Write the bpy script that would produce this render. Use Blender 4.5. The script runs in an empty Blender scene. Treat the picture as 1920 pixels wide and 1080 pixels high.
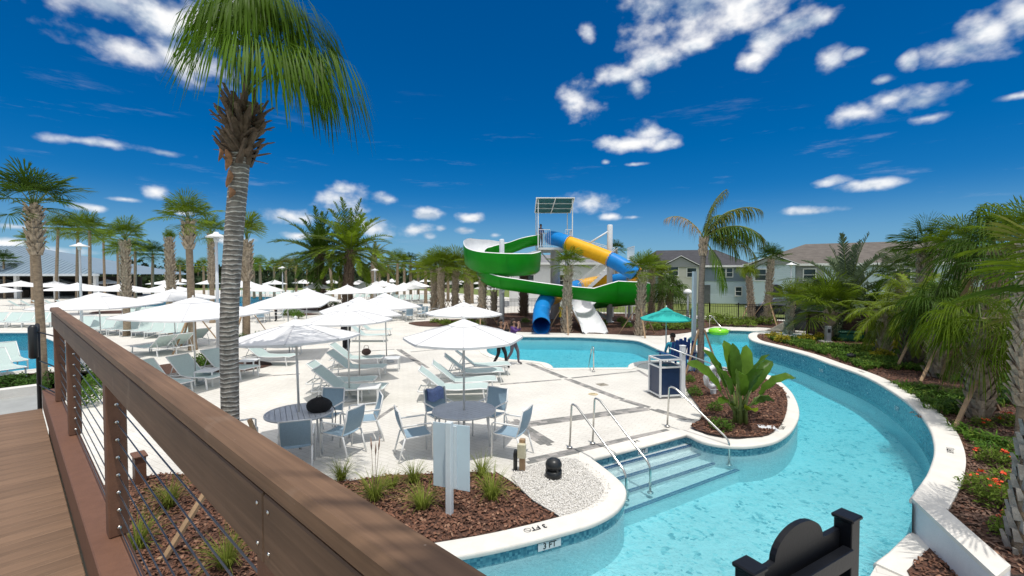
import bpy, bmesh, math, random
from mathutils import Vector, Matrix, Euler, noise
from mathutils.geometry import delaunay_2d_cdt
random.seed(11)
R = math.radians
scene = bpy.context.scene
C = scene.collection

# ------------------------------------------------------------------ camera
F_PX, PITCH, EYE = 853.33, R(1.7), 3.3
cam_d = bpy.data.cameras.new('camera'); cam_d.lens = 16.0; cam_d.sensor_width = 36.0
cam_d.clip_start = 0.05; cam_d.clip_end = 6000
cam = bpy.data.objects.new('camera', cam_d); C.objects.link(cam)
cam.location = (0, 0, EYE); cam.rotation_euler = (math.pi / 2 - PITCH, 0, 0)
scene.camera = cam

def ray(u, v):
    dx = (u - 960) / F_PX; dz = -(v - 540) / F_PX
    return Vector((dx, math.cos(PITCH) + dz * math.sin(PITCH), -math.sin(PITCH) + dz * math.cos(PITCH)))
def G(u, v, z=0.0):
    d = ray(u, v); t = (z - EYE) / d.z
    return Vector((d.x * t, d.y * t, z))
def D(u, v, y):
    d = ray(u, v); t = y / d.y
    return Vector((d.x * t, y, EYE + d.z * t))

# ------------------------------------------------------------------ sun, sky, exposure
SUN_EL = R(77)
SUN_H = Vector((-0.40, 0.917, 0)).normalized()          # the way the light travels over the ground
sun_d = bpy.data.lights.new('sun', 'SUN'); sun_d.energy = 2.95; sun_d.angle = R(0.53); sun_d.color = (1.0, 0.955, 0.89)
sun = bpy.data.objects.new('sun', sun_d); C.objects.link(sun)
ldir = Vector((SUN_H.x * math.cos(SUN_EL), SUN_H.y * math.cos(SUN_EL), -math.sin(SUN_EL)))
sun.rotation_euler = ldir.to_track_quat('-Z', 'Y').to_euler()

world = bpy.data.worlds.new('World'); scene.world = world; world.use_nodes = True
wt = world.node_tree; wn = wt.nodes; wl = wt.links; wn.clear()
w_out = wn.new('ShaderNodeOutputWorld'); w_bg = wn.new('ShaderNodeBackground'); w_bg.inputs[1].default_value = 0.13
sky = wn.new('ShaderNodeTexSky'); sky.sky_type = 'NISHITA'; sky.sun_disc = False
sky.sun_elevation = SUN_EL; sky.sun_rotation = math.atan2(-SUN_H.x, -SUN_H.y)
sky.air_density = 1.0; sky.dust_density = 0.25; sky.ozone_density = 4.0; sky.altitude = 0
hsv = wn.new('ShaderNodeHueSaturation'); hsv.inputs['Saturation'].default_value = 1.12
pol = wn.new('ShaderNodeVectorMath'); pol.operation = 'MULTIPLY'; pol.inputs[1].default_value = (0.20, 0.43, 0.66)   # deep, polarised blue
wl.new(sky.outputs[0], pol.inputs[0]); wl.new(pol.outputs[0], hsv.inputs['Color'])
world.cycles.sampling_method = 'MANUAL'; world.cycles.sample_map_resolution = 512
tc = wn.new('ShaderNodeTexCoord')
def wmath(op, a, b=None, clamp=False):
    n = wn.new('ShaderNodeMath'); n.operation = op; n.use_clamp = clamp
    for i, x in enumerate((a, b)):
        if x is None: continue
        if isinstance(x, (int, float)): n.inputs[i].default_value = x
        else: wl.new(x, n.inputs[i])
    return n.outputs[0]
def wnoise(scale, detail, rough, stretch=(1, 1, 1)):
    m = wn.new('ShaderNodeMapping'); m.inputs['Scale'].default_value = stretch
    wl.new(tc.outputs['Generated'], m.inputs[0])
    n = wn.new('ShaderNodeTexNoise'); n.inputs['Scale'].default_value = scale
    n.inputs['Detail'].default_value = detail; n.inputs['Roughness'].default_value = rough
    wl.new(m.outputs[0], n.inputs['Vector'])
    return n.outputs[0]
# fair-weather cumulus, each one a lump at its own bearing
CLOUDS = [(170, 2, 170, 34), (300, 30, 130, 60), (240, 92, 105, 28), (335, 95, 75, 42), (400, 70, 70, 62), (450, 20, 70, 60),
 (1230, 25, 95, 55), (1310, 20, 110, 58), (1400, 5, 90, 48), (1410, 112, 30, 20), (1440, 80, 44, 28), (1490, 48, 52, 25), (1532, 34, 30, 17),
 (1308, 84, 32, 17), (1104, 62, 20, 26), (1160, 142, 46, 22), (1222, 114, 52, 27), (1196, 168, 30, 22), (1090, 185, 46, 33),
 (1190, 268, 72, 17), (1208, 248, 40, 20), (1245, 270, 28, 12), (1556, 112, 26, 26), (1600, 102, 24, 10), (1705, 115, 15, 18), (1655, 150, 20, 9),
 (1800, 92, 56, 26), (1860, 62, 56, 40), (1912, 30, 40, 55), (1905, 180, 40, 8), (1612, 212, 56, 27), (1665, 190, 55, 24), (1728, 190, 56, 25), (1735, 222, 44, 12),
 (1548, 341, 32, 9), (1634, 346, 54, 10), (1518, 396, 46, 9), (1112, 380, 52, 20), (1145, 406, 24, 8), (1188, 407, 20, 5), (1135, 304, 11, 6), (1190, 308, 22, 4),
 (630, 372, 58, 26), (640, 355, 36, 16), (725, 374, 29, 14), (540, 406, 58, 16), (705, 428, 44, 19), (660, 412, 32, 10), (798, 403, 27, 11), (885, 409, 26, 9),
 (778, 432, 38, 15), (802, 441, 17, 9), (830, 429, 14, 7), (872, 433, 26, 7), (928, 441, 15, 6), (560, 442, 34, 10), (290, 360, 28, 16), (172, 390, 30, 9),
 (234, 374, 30, 6), (168, 266, 66, 11), (312, 287, 50, 9), (10, 455, 50, 11), (30, 425, 40, 7), (330, 395, 30, 8), (90, 470, 60, 9), (430, 450, 40, 9), (1000, 455, 24, 6)]
field = None; lift = None
for (u, v, rx, ry) in CLOUDS:
    d = ray(u, v); k = d.length; d = d.normalized()
    fx = rx / F_PX / k * 1.04; fz = ry / F_PX / k * 1.04
    s = wn.new('ShaderNodeVectorMath'); s.operation = 'SUBTRACT'; wl.new(tc.outputs['Generated'], s.inputs[0]); s.inputs[1].default_value = d
    m = wn.new('ShaderNodeVectorMath'); m.operation = 'MULTIPLY'; wl.new(s.outputs[0], m.inputs[0]); m.inputs[1].default_value = (1 / fx, 1 / fx, 1 / fz)
    l = wn.new('ShaderNodeVectorMath'); l.operation = 'LENGTH'; wl.new(m.outputs[0], l.inputs[0])
    mk = wmath('SUBTRACT', 1.0, l.outputs['Value'])
    field = mk if field is None else wmath('SMOOTH_MAX', field, mk)
    if field is not mk: field.node.inputs[2].default_value = 0.05
n_big = wnoise(12, 6, 0.5, (1, 1, 1.5)); n_fine = wnoise(34, 4, 0.5, (1, 1, 1.4))
nz = wmath('ADD', wmath('MULTIPLY', wmath('SUBTRACT', n_big, 0.5), 2.7), wmath('MULTIPLY', wmath('SUBTRACT', n_fine, 0.5), 1.0))
dens = wmath('ADD', wmath('MAXIMUM', field, -1.6), nz)
# unseen cloud added overhead and behind the viewer to lift the fill light
sep = wn.new('ShaderNodeSeparateXYZ'); wl.new(tc.outputs['Generated'], sep.inputs[0])
over = wmath('MULTIPLY', wmath('SUBTRACT', sep.outputs['Z'], 0.58), 7.0, True)
back = wmath('MAXIMUM', over, wmath('MULTIPLY', wmath('MULTIPLY', wmath('ADD', sep.outputs['Y'], 0.1), -2.0, True), wmath('MULTIPLY', sep.outputs['Z'], 3.0, True), True))
n_back = wmath('MULTIPLY', wmath('SUBTRACT', wnoise(3.2, 7, 0.6, (1, 1, 1.6)), 0.30), 6.0)
dens_b = wmath('MULTIPLY', wmath('ADD', n_back, 0.0, True), back)
mask = wn.new('ShaderNodeMapRange'); mask.interpolation_type = 'SMOOTHSTEP'; wl.new(dens, mask.inputs[0])
mask.inputs[1].default_value = -0.05; mask.inputs[2].default_value = 1.15
wisp = wn.new('ShaderNodeMapRange'); wisp.interpolation_type = 'SMOOTHSTEP'; wl.new(wnoise(5.5, 8, 0.68, (0.75, 1.0, 6.0)), wisp.inputs[0])
wisp.inputs[1].default_value = 0.57; wisp.inputs[2].default_value = 0.86; wisp.inputs[4].default_value = 0.30
low = wmath('SUBTRACT', 1.0, wmath('MULTIPLY', wmath('ABSOLUTE', wmath('SUBTRACT', sep.outputs['Z'], 0.20)), 5.5), True)
allmask = wmath('MAXIMUM', wmath('MAXIMUM', mask.outputs[0], dens_b), wmath('MULTIPLY', wisp.outputs[0], low), True)
# sunlit tops and grey undersides: compare the lump's thickness here with that a little higher up
def wnoise_up(scale, detail, rough, stretch, dz):
    m = wn.new('ShaderNodeMapping'); m.inputs['Scale'].default_value = stretch; m.inputs['Location'].default_value = (0, 0, dz * stretch[2])
    wl.new(tc.outputs['Generated'], m.inputs[0]); n = wn.new('ShaderNodeTexNoise'); n.inputs['Scale'].default_value = scale
    n.inputs['Detail'].default_value = detail; n.inputs['Roughness'].default_value = rough; wl.new(m.outputs[0], n.inputs['Vector']); return n.outputs[0]
n_up = wnoise_up(12, 6, 0.5, (1, 1, 1.5), 0.018)
lit = wmath('ADD', wmath('MULTIPLY', wmath('SUBTRACT', n_big, n_up), 5.0), wmath('SUBTRACT', 0.74, wmath('MULTIPLY', dens, 0.30)))
ramp = wn.new('ShaderNodeValToRGB'); wl.new(wmath('ADD', lit, wmath('MULTIPLY', wmath('SUBTRACT', n_fine, 0.5), 0.5)), ramp.inputs[0])
ramp.color_ramp.elements[0].position = 0.05; ramp.color_ramp.elements[0].color = (3.9, 4.6, 5.5, 1)
ramp.color_ramp.elements[1].position = 0.95; ramp.color_ramp.elements[1].color = (7.9, 7.9, 7.9, 1)
e = ramp.color_ramp.elements.new(0.5); e.color = (6.4, 6.7, 7.1, 1)
mixc = wn.new('ShaderNodeMix'); mixc.data_type = 'RGBA'
wl.new(allmask, mixc.inputs[0]); wl.new(hsv.outputs[0], mixc.inputs[6]); wl.new(ramp.outputs[0], mixc.inputs[7])
# pale haze low over the horizon, all the way round
hz = wn.new('ShaderNodeMapRange'); hz.interpolation_type = 'SMOOTHERSTEP'; wl.new(wmath('ABSOLUTE', sep.outputs['Z']), hz.inputs[0]); hz.inputs[1].default_value = 0.0; hz.inputs[2].default_value = 0.19; hz.inputs[3].default_value = 0.55; hz.inputs[4].default_value = 0.0
hmix = wn.new('ShaderNodeMix'); hmix.data_type = 'RGBA'; wl.new(hz.outputs[0], hmix.inputs[0]); wl.new(hsv.outputs[0], hmix.inputs[6]); hmix.inputs[7].default_value = (2.3, 4.0, 5.5, 1)
wl.new(hmix.outputs[2], mixc.inputs[6])
wl.new(mixc.outputs[2], w_bg.inputs[0]); wl.new(w_bg.outputs[0], w_out.inputs[0])

vs = scene.view_settings; vs.view_transform = 'Standard'; vs.look = 'None'; vs.gamma = 1.0; vs.use_curve_mapping = False; vs.exposure = 0.0
scene.render.engine = 'CYCLES'
scene.cycles.use_denoising = True
scene.cycles.max_bounces = 8; scene.cycles.transparent_max_bounces = 24
scene.cycles.caustics_reflective = False; scene.cycles.caustics_refractive = False
scene.cycles.sample_clamp_indirect = 6.0

# ------------------------------------------------------------------ helpers
def tag(o, label=None, cat=None, group=None, kind=None):
    if label: o['label'] = label
    if cat: o['category'] = cat
    if group: o['group'] = group
    if kind: o['kind'] = kind
    return o
def empty(name, loc=(0, 0, 0), rz=0.0):
    o = bpy.data.objects.new(name, None); C.objects.link(o); o.location = loc; o.rotation_euler = (0, 0, rz); o.empty_display_size = 0.1
    return o
def thing(name, label, cat, loc=(0, 0, 0), rz=0.0, group=None):
    return tag(empty(name, loc, rz), label, cat, group)
def link(name, me, parent=None, loc=None, rot=None, scale=None):
    o = bpy.data.objects.new(name, me); C.objects.link(o)
    if parent is not None: o.parent = parent
    if loc is not None: o.location = loc
    if rot is not None: o.rotation_euler = rot
    if scale is not None: o.scale = scale if not isinstance(scale, (int, float)) else (scale,) * 3
    return o
def copy_tree(o, parent=None):
    c = o.copy(); C.objects.link(c); c.parent = parent
    for ch in o.children: copy_tree(ch, c)
    return c
ORD = ['first', 'second', 'third', 'fourth', 'fifth', 'sixth', 'seventh', 'eighth', 'ninth', 'tenth', 'eleventh', 'twelfth', 'thirteenth', 'fourteenth', 'fifteenth', 'sixteenth', 'seventeenth', 'eighteenth', 'nineteenth', 'twentieth']

class MB:
    def __init__(s): s.v = []; s.f = []; s.m = []; s.cur = 0; s.sm = []
    def face(s, idx, smooth=False): s.f.append(idx); s.m.append(s.cur); s.sm.append(smooth)
    def quad(s, a, b, c, d, smooth=False):
        n = len(s.v); s.v += [Vector(a), Vector(b), Vector(c), Vector(d)]; s.face((n, n + 1, n + 2, n + 3), smooth)
    def tri(s, a, b, c):
        n = len(s.v); s.v += [Vector(a), Vector(b), Vector(c)]; s.face((n, n + 1, n + 2))
    def box(s, c, size, M=None, bev=0.0):
        hx, hy, hz = size[0] / 2, size[1] / 2, size[2] / 2
        c = Vector(c); n = len(s.v)
        if bev <= 0:
            for dz in (-hz, hz):
                for dx, dy in ((-hx, -hy), (hx, -hy), (hx, hy), (-hx, hy)):
                    p = Vector((dx, dy, dz)); p = (M @ p) if M else p; s.v.append(c + p)
            for f in ((3, 2, 1, 0), (4, 5, 6, 7), (0, 1, 5, 4), (1, 2, 6, 5), (2, 3, 7, 6), (3, 0, 4, 7)): s.face(tuple(n + i for i in f))
        else:
            b = bev
            rings = [(-hz, b), (-hz + b, 0), (hz - b, 0), (hz, b)]
            for z, i in rings:
                ax, ay = hx - i, hy - i; k = b if i == 0 else 0
                pts = [(-ax + k, -ay), (ax - k, -ay), (ax, -ay + k), (ax, ay - k), (ax - k, ay), (-ax + k, ay), (-ax, ay - k), (-ax, -ay + k)]
                for x, y in pts:
                    p = Vector((x, y, z)); p = (M @ p) if M else p; s.v.append(c + p)
            for r in range(3):
                for i in range(8):
                    j = (i + 1) % 8; s.face((n + r * 8 + i, n + r * 8 + j, n + r * 8 + 8 + j, n + r * 8 + 8 + i))
            s.face(tuple(n + 7 - i for i in range(8))); s.face(tuple(n + 24 + i for i in range(8)))
    def beam(s, a, b, w, h, up=(0, 0, 1), bev=0.0):
        a = Vector(a); b = Vector(b); d = b - a; L = d.length; d.normalize()
        up = Vector(up); x = d.cross(up)
        if x.length < 1e-4: x = d.cross(Vector((1, 0, 0)))
        x.normalize(); z = x.cross(d)
        M = Matrix((x, d, z)).transposed()
        s.box((a + b) / 2, (w, L, h), M, bev)
    def tube(s, pts, r, n=8, caps=True, smooth=True):
        pts = [Vector(p) for p in pts]; k = len(pts); st = len(s.v)
        rr = r if isinstance(r, (list, tuple)) else [r] * k
        prev = None
        for i, p in enumerate(pts):
            t = (pts[min(i + 1, k - 1)] - pts[max(i - 1, 0)]).normalized()
            if prev is None:
                a = Vector((0, 0, 1)) if abs(t.z) < 0.9 else Vector((1, 0, 0))
                x = t.cross(a).normalized()
            else:
                x = prev - t * prev.dot(t)
                x = x.normalized() if x.length > 1e-5 else t.orthogonal().normalized()
            prev = x; y = t.cross(x)
            for j in range(n):
                a = 2 * math.pi * j / n; s.v.append(p + (x * math.cos(a) + y * math.sin(a)) * rr[i])
        for i in range(k - 1):
            for j in range(n):
                j2 = (j + 1) % n; s.face((st + i * n + j, st + i * n + j2, st + (i + 1) * n + j2, st + (i + 1) * n + j), smooth)
        if caps:
            s.face(tuple(st + n - 1 - j for j in range(n))); s.face(tuple(st + (k - 1) * n + j for j in range(n)))
    def lathe(s, prof, n=20, c=(0, 0, 0), smooth=True):
        st = len(s.v); c = Vector(c)
        for (r, z) in prof:
            for j in range(n):
                a = 2 * math.pi * j / n; s.v.append(c + Vector((r * math.cos(a), r * math.sin(a), z)))
        for i in range(len(prof) - 1):
            for j in range(n):
                j2 = (j + 1) % n; s.face((st + i * n + j, st + i * n + j2, st + (i + 1) * n + j2, st + (i + 1) * n + j), smooth)
        if prof[0][0] > 1e-4: s.face(tuple(st + n - 1 - j for j in range(n)))
        if prof[-1][0] > 1e-4: s.face(tuple(st + (len(prof) - 1) * n + j for j in range(n)))
    def prism(s, poly, z0, z1):
        n = len(poly); st = len(s.v)
        for z in (z0, z1):
            for p in poly: s.v.append(Vector((p[0], p[1], z)))
        s.face(tuple(st + n - 1 - i for i in range(n))); s.face(tuple(st + n + i for i in range(n)))
        for i in range(n):
            j = (i + 1) % n; s.face((st + i, st + j, st + n + j, st + n + i))
    def grid(s, fn, nu, nv, smooth=True):
        st = len(s.v)
        for i in range(nu + 1):
            for j in range(nv + 1): s.v.append(Vector(fn(i / nu, j / nv)))
        for i in range(nu):
            for j in range(nv):
                a = st + i * (nv + 1) + j; s.face((a, a + nv + 1, a + nv + 2, a + 1), smooth)
    def mesh(s, name, mats):
        me = bpy.data.meshes.new(name); me.from_pydata([tuple(v) for v in s.v], [], s.f)
        for m in (mats if isinstance(mats, (list, tuple)) else [mats]): me.materials.append(m)
        me.polygons.foreach_set('material_index', s.m); me.polygons.foreach_set('use_smooth', s.sm); me.update()
        return me
    def build(s, name, mats, parent=None, **kw):
        return link(name, s.mesh(name, mats), parent, **kw)

# ------------------------------------------------------------------ materials
MATS = {}
def lin(c):
    return tuple(((x / 12.92) if x <= 0.04045 else ((x + 0.055) / 1.055) ** 2.4) for x in c)
def mat(name, col, rough=0.6, var=0.12, scale=6.0, bump=0.0, bscale=40.0, metal=0.0, spec=0.4, stretch=(1, 1, 1), rnd=0.0, detail=5, transl=0.0, coat=0.0, col2=None):
    if name in MATS: return MATS[name]
    m = bpy.data.materials.new(name); m.use_nodes = True; nt = m.node_tree; N = nt.nodes; L = nt.links
    b = N['Principled BSDF']; b.inputs['Roughness'].default_value = rough; b.inputs['Metallic'].default_value = metal
    b.inputs['Specular IOR Level'].default_value = spec
    if coat: b.inputs['Coat Weight'].default_value = coat; b.inputs['Coat Roughness'].default_value = 0.08
    t = N.new('ShaderNodeTexCoord'); mp = N.new('ShaderNodeMapping'); mp.inputs['Scale'].default_value = stretch
    L.new(t.outputs['Object'], mp.inputs[0])
    n = N.new('ShaderNodeTexNoise'); n.inputs['Scale'].default_value = scale; n.inputs['Detail'].default_value = detail; n.inputs['Roughness'].default_value = 0.62
    L.new(mp.outputs[0], n.inputs['Vector'])
    r = N.new('ShaderNodeValToRGB'); L.new(n.outputs[0], r.inputs[0])
    lo = tuple(c * (1 - var) for c in col) if col2 is None else col2
    hi = tuple(min(1, c * (1 + var)) for c in col)
    r.color_ramp.elements[0].position = 0.32; r.color_ramp.elements[0].color = (*lo, 1)
    r.color_ramp.elements[1].position = 0.68; r.color_ramp.elements[1].color = (*hi, 1)
    out = r.outputs[0]
    if rnd:
        oi = N.new('ShaderNodeObjectInfo'); h = N.new('ShaderNodeHueSaturation'); mr = N.new('ShaderNodeMapRange')
        L.new(oi.outputs['Random'], mr.inputs[0]); mr.inputs[3].default_value = 1 - rnd; mr.inputs[4].default_value = 1 + rnd
        L.new(mr.outputs[0], h.inputs['Value']); L.new(out, h.inputs['Color']); out = h.outputs[0]
    L.new(out, b.inputs['Base Color'])
    if bump:
        n2 = N.new('ShaderNodeTexNoise'); n2.inputs['Scale'].default_value = bscale; n2.inputs['Detail'].default_value = 4
        L.new(mp.outputs[0], n2.inputs['Vector'])
        bp = N.new('ShaderNodeBump'); bp.inputs['Strength'].default_value = bump; bp.inputs['Distance'].default_value = 0.02
        L.new(n2.outputs[0], bp.inputs['Height']); L.new(bp.outputs[0], b.inputs['Normal'])
    if transl:
        tr = N.new('ShaderNodeBsdfTranslucent'); mx = N.new('ShaderNodeMixShader'); mx.inputs[0].default_value = transl
        L.new(out, tr.inputs[0]); L.new(b.outputs[0], mx.inputs[1]); L.new(tr.outputs[0], mx.inputs[2]); L.new(mx.outputs[0], N['Material Output'].inputs[0])
    MATS[name] = m
    return m

def nodes_of(name):
    m = bpy.data.materials.new(name); m.use_nodes = True; MATS[name] = m
    return m, m.node_tree.nodes, m.node_tree.links, m.node_tree.nodes['Principled BSDF']

white_frame = mat('white_frame', (0.78, 0.79, 0.78), 0.35, 0.03)
sling = mat('mint_sling', (0.55, 0.67, 0.645), 0.7, 0.06, 30, 0.25, 260, transl=0.15)
canvas = mat('white_canvas', (0.80, 0.80, 0.80), 0.85, 0.02, 3, 0.15, 14, transl=0.10)
pole_m = mat('aluminium_pole', (0.62, 0.62, 0.60), 0.35, 0.05, metal=0.5)
steel = mat('stainless', (0.62, 0.61, 0.58), 0.22, 0.05, 20, metal=1.0)
concrete = mat('white_coping', (0.74, 0.71, 0.65), 0.75, 0.07, 3.0, 0.2, 60)
plaster = mat('pool_plaster', (0.66, 0.80, 0.83), 0.7, 0.10, 22, 0.0, detail=8)
black_metal = mat('black_metal', (0.015, 0.015, 0.017), 0.4, 0.2)
dark_plastic = mat('dark_plastic', (0.02, 0.022, 0.024), 0.35, 0.2)
bark_mulch = mat('mulch_soil', (0.095, 0.048, 0.032), 0.95, 0.5, 14, 1.0, 30, col2=(0.03, 0.016, 0.012))
wood_stake = mat('stake_wood', (0.36, 0.24, 0.14), 0.8, 0.2, 8, 0.2, 60, stretch=(1, 1, 0.1))
lawn = mat('lawn_grass', (0.15, 0.19, 0.045), 0.9, 0.35, 1.6, 0.8, 30, detail=8)
# ------------------------------------------------------------------ outlines
def catmull(pts, n=3, closed=False):
    out = []; k = len(pts)
    rng = range(k) if closed else range(k - 1)
    for i in rng:
        p0 = pts[(i - 1) % k] if (closed or i > 0) else pts[i]
        p1 = pts[i]; p2 = pts[(i + 1) % k]
        p3 = pts[(i + 2) % k] if (closed or i + 2 < k) else p2
        for j in range(n):
            t = j / n
            out.append(0.5 * ((2 * p1) + (p2 - p0) * t + (2 * p0 - 5 * p1 + 4 * p2 - p3) * t * t + (3 * p1 - p0 - 3 * p2 + p3) * t ** 3))
    if not closed: out.append(pts[-1])
    return out
def flat(p): return Vector((p[0], p[1]))
def inside(p, poly):
    x, y = p; c = False; j = len(poly) - 1
    for i in range(len(poly)):
        xi, yi = poly[i]; xj, yj = poly[j]
        if (yi > y) != (yj > y) and x < (xj - xi) * (y - yi) / (yj - yi) + xi: c = not c
        j = i
    return c
def area(poly): return 0.5 * sum(poly[i][0] * poly[(i + 1) % len(poly)][1] - poly[(i + 1) % len(poly)][0] * poly[i][1] for i in range(len(poly)))
def offset(pts, d, closed=False):
    out = []; k = len(pts)
    for i in range(k):
        a = pts[(i - 1) % k] if (closed or i > 0) else pts[i]; b = pts[(i + 1) % k] if (closed or i < k - 1) else pts[i]
        t = (b - a).normalized() if (b - a).length > 1e-6 else Vector((1, 0))
        out.append(pts[i] + Vector((t.y, -t.x)) * d)
    return out
def sheet(outer, holes, z, zf=None):
    vs_, es = [], []
    for loop in [outer] + holes:
        s = len(vs_); vs_ += [Vector((p[0], p[1])) for p in loop]; es += [(s + i, s + (i + 1) % len(loop)) for i in range(len(loop))]
    V, E, Fc, *_ = delaunay_2d_cdt(vs_, es, [], 0, 1e-5)
    mb = MB(); mb.v = [Vector((p.x, p.y, zf(p) if zf else z)) for p in V]
    for f in Fc:
        c = sum((V[i] for i in f), Vector((0, 0))) / len(f)
        if inside(c, outer) and not any(inside(c, h) for h in holes):
            a, b, d = (V[i] for i in f[:3])
            if (b - a).cross(d - a) < 0: f = list(reversed(f))
            mb.face(tuple(f))
    return mb

HW, WATER = 0.42, -0.165
left_px = [(900, 1035), (960, 1022), (1015, 1008.6), (1057, 997), (1108, 982), (1147, 962), (1166, 942), (1171, 925), (1167, 911.5), (1153, 897), (1130, 878), (1107, 861)]
isle_px = [(1286, 815), (1296, 818), (1310, 825), (1330, 831), (1361, 836), (1395, 837), (1430, 833), (1455, 826), (1477, 812), (1490, 795), (1496, 778), (1494, 760), (1485, 740), (1472, 725), (1455, 711),
           (1440, 704), (1405, 695), (1370, 690), (1330, 687), (1290, 683), (1245, 677), (1215, 677), (1192, 680), (1181, 684), (1178, 690)]
pool_px = [(1037, 691), (1032, 685), (1020, 680.5), (990, 676.5), (952, 674), (925, 667), (912, 659), (916, 648), (935, 638), (965, 631.5), (1010, 631), (1090, 632), (1152, 635), (1190, 638), (1210, 644),
           (1230, 653), (1246, 659), (1270, 662.5), (1300, 662), (1324, 660), (1330, 656), (1320, 651), (1300, 646), (1288, 640), (1291, 633), (1306, 626), (1330, 621), (1370, 619), (1420, 621), (1500, 627)]
wall_px = [(1560, 640), (1500, 630), (1450, 625), (1418, 623), (1407, 625), (1404, 630), (1409, 636), (1422, 641), (1463, 651), (1513, 664.5), (1555, 680), (1605, 697), (1642, 713.5), (1683, 738), (1711, 759), (1731, 779),
           (1747, 804), (1754, 827), (1755.5, 848), (1751, 867), (1740, 893), (1710, 934.5)]
L1 = catmull([Vector((-9, -2)), Vector((-6.5, 1.6)), Vector((-4.2, 3.4)), Vector((-2.2, 4.7))] + [flat(G(*p)) for p in left_px])
L2 = catmull([flat(G(*p)) for p in isle_px]); L3 = catmull([flat(G(*p)) for p in pool_px])
LEFT = L1 + L2 + L3
RIGHT = catmull([flat(G(u, v, HW)) for u, v in wall_px])
low_a = flat(G(1709, 1002))
LOW = catmull([low_a, flat(G(1670, 1040)), flat(G(1631, 1080)), Vector((2.9, 3.75)), Vector((1.2, 2.0)), Vector((-1.0, -0.4)), Vector((-4.5, -5)), Vector((-12, -8))])
turn = [flat(G(1560, 632)), flat(G(1600, 636))]
WPOLY = LEFT + turn + RIGHT + LOW
if area(WPOLY) > 0: OUT = 1
else: OUT = -1            # offset(pts, d): right-hand side of travel; for a ccw loop that is the outside
W_OUT = offset(WPOLY, 0.03 * OUT, True)

# ------------------------------------------------------------------ surface materials
def paver_mat():
    m, N, L, b = nodes_of('pale_pavers')
    t = N.new('ShaderNodeTexCoord'); mp = N.new('ShaderNodeMapping'); mp.inputs['Rotation'].default_value = (0, 0, R(31)); L.new(t.outputs['Object'], mp.inputs[0])
    br = N.new('ShaderNodeTexBrick'); L.new(mp.outputs[0], br.inputs[0]); br.inputs['Scale'].default_value = 1.0
    br.inputs['Brick Width'].default_value = 0.23; br.inputs['Row Height'].default_value = 0.115; br.inputs['Mortar Size'].default_value = 0.005; br.inputs['Mortar Smooth'].default_value = 0.3
    br.inputs['Color1'].default_value = (0.725, 0.70, 0.645, 1); br.inputs['Color2'].default_value = (0.685, 0.66, 0.605, 1); br.inputs['Mortar'].default_value = (0.55, 0.52, 0.46, 1)
    n = N.new('ShaderNodeTexNoise'); n.inputs['Scale'].default_value = 0.7; n.inputs['Detail'].default_value = 7; L.new(t.outputs['Object'], n.inputs[0])
    mr = N.new('ShaderNodeMapRange'); L.new(n.outputs[0], mr.inputs[0]); mr.inputs[1].default_value = 0.3; mr.inputs[2].default_value = 0.7; mr.inputs[3].default_value = 0.88; mr.inputs[4].default_value = 1.06
    n3 = N.new('ShaderNodeTexNoise'); n3.inputs['Scale'].default_value = 2.3; n3.inputs['Detail'].default_value = 9; n3.inputs['Roughness'].default_value = 0.75; L.new(t.outputs['Object'], n3.inputs[0])
    st = N.new('ShaderNodeMapRange'); L.new(n3.outputs[0], st.inputs[0]); st.inputs[1].default_value = 0.60; st.inputs[2].default_value = 0.75; st.inputs[3].default_value = 1.0; st.inputs[4].default_value = 0.86
    mu = N.new('ShaderNodeMath'); mu.operation = 'MULTIPLY'; L.new(mr.outputs[0], mu.inputs[0]); L.new(st.outputs[0], mu.inputs[1])
    vm = N.new('ShaderNodeVectorMath'); vm.operation = 'SCALE'; L.new(br.outputs[0], vm.inputs[0]); L.new(mu.outputs[0], vm.inputs['Scale'])
    L.new(vm.outputs[0], b.inputs['Base Color']); b.inputs['Roughness'].default_value = 0.8; b.inputs['Specular IOR Level'].default_value = 0.25
    bp = N.new('ShaderNodeBump'); bp.inputs['Strength'].default_value = 0.3; bp.inputs['Distance'].default_value = 0.006; bp.invert = True; L.new(br.outputs['Fac'], bp.inputs['Height']); L.new(bp.outputs[0], b.inputs['Normal'])
    return m
def mosaic_mat():
    m, N, L, b = nodes_of('blue_mosaic')
    t = N.new('ShaderNodeTexCoord'); s = N.new('ShaderNodeVectorMath'); s.operation = 'SNAP'; L.new(t.outputs['Object'], s.inputs[0]); s.inputs[1].default_value = (0.035, 0.035, 0.028)
    w = N.new('ShaderNodeTexWhiteNoise'); L.new(s.outputs[0], w.inputs[0])
    r = N.new('ShaderNodeValToRGB'); L.new(w.outputs[0], r.inputs[0])
    for p, c in ((0.0, (0.02, 0.15, 0.24)), (0.35, (0.035, 0.25, 0.36)), (0.7, (0.06, 0.34, 0.44)), (1.0, (0.17, 0.44, 0.52))):
        e = r.color_ramp.elements[0] if p == 0 else (r.color_ramp.elements[1] if p == 1 else r.color_ramp.elements.new(p))
        e.position = p; e.color = (*c, 1)
    L.new(r.outputs[0], b.inputs['Base Color']); b.inputs['Roughness'].default_value = 0.18
    return m
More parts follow.
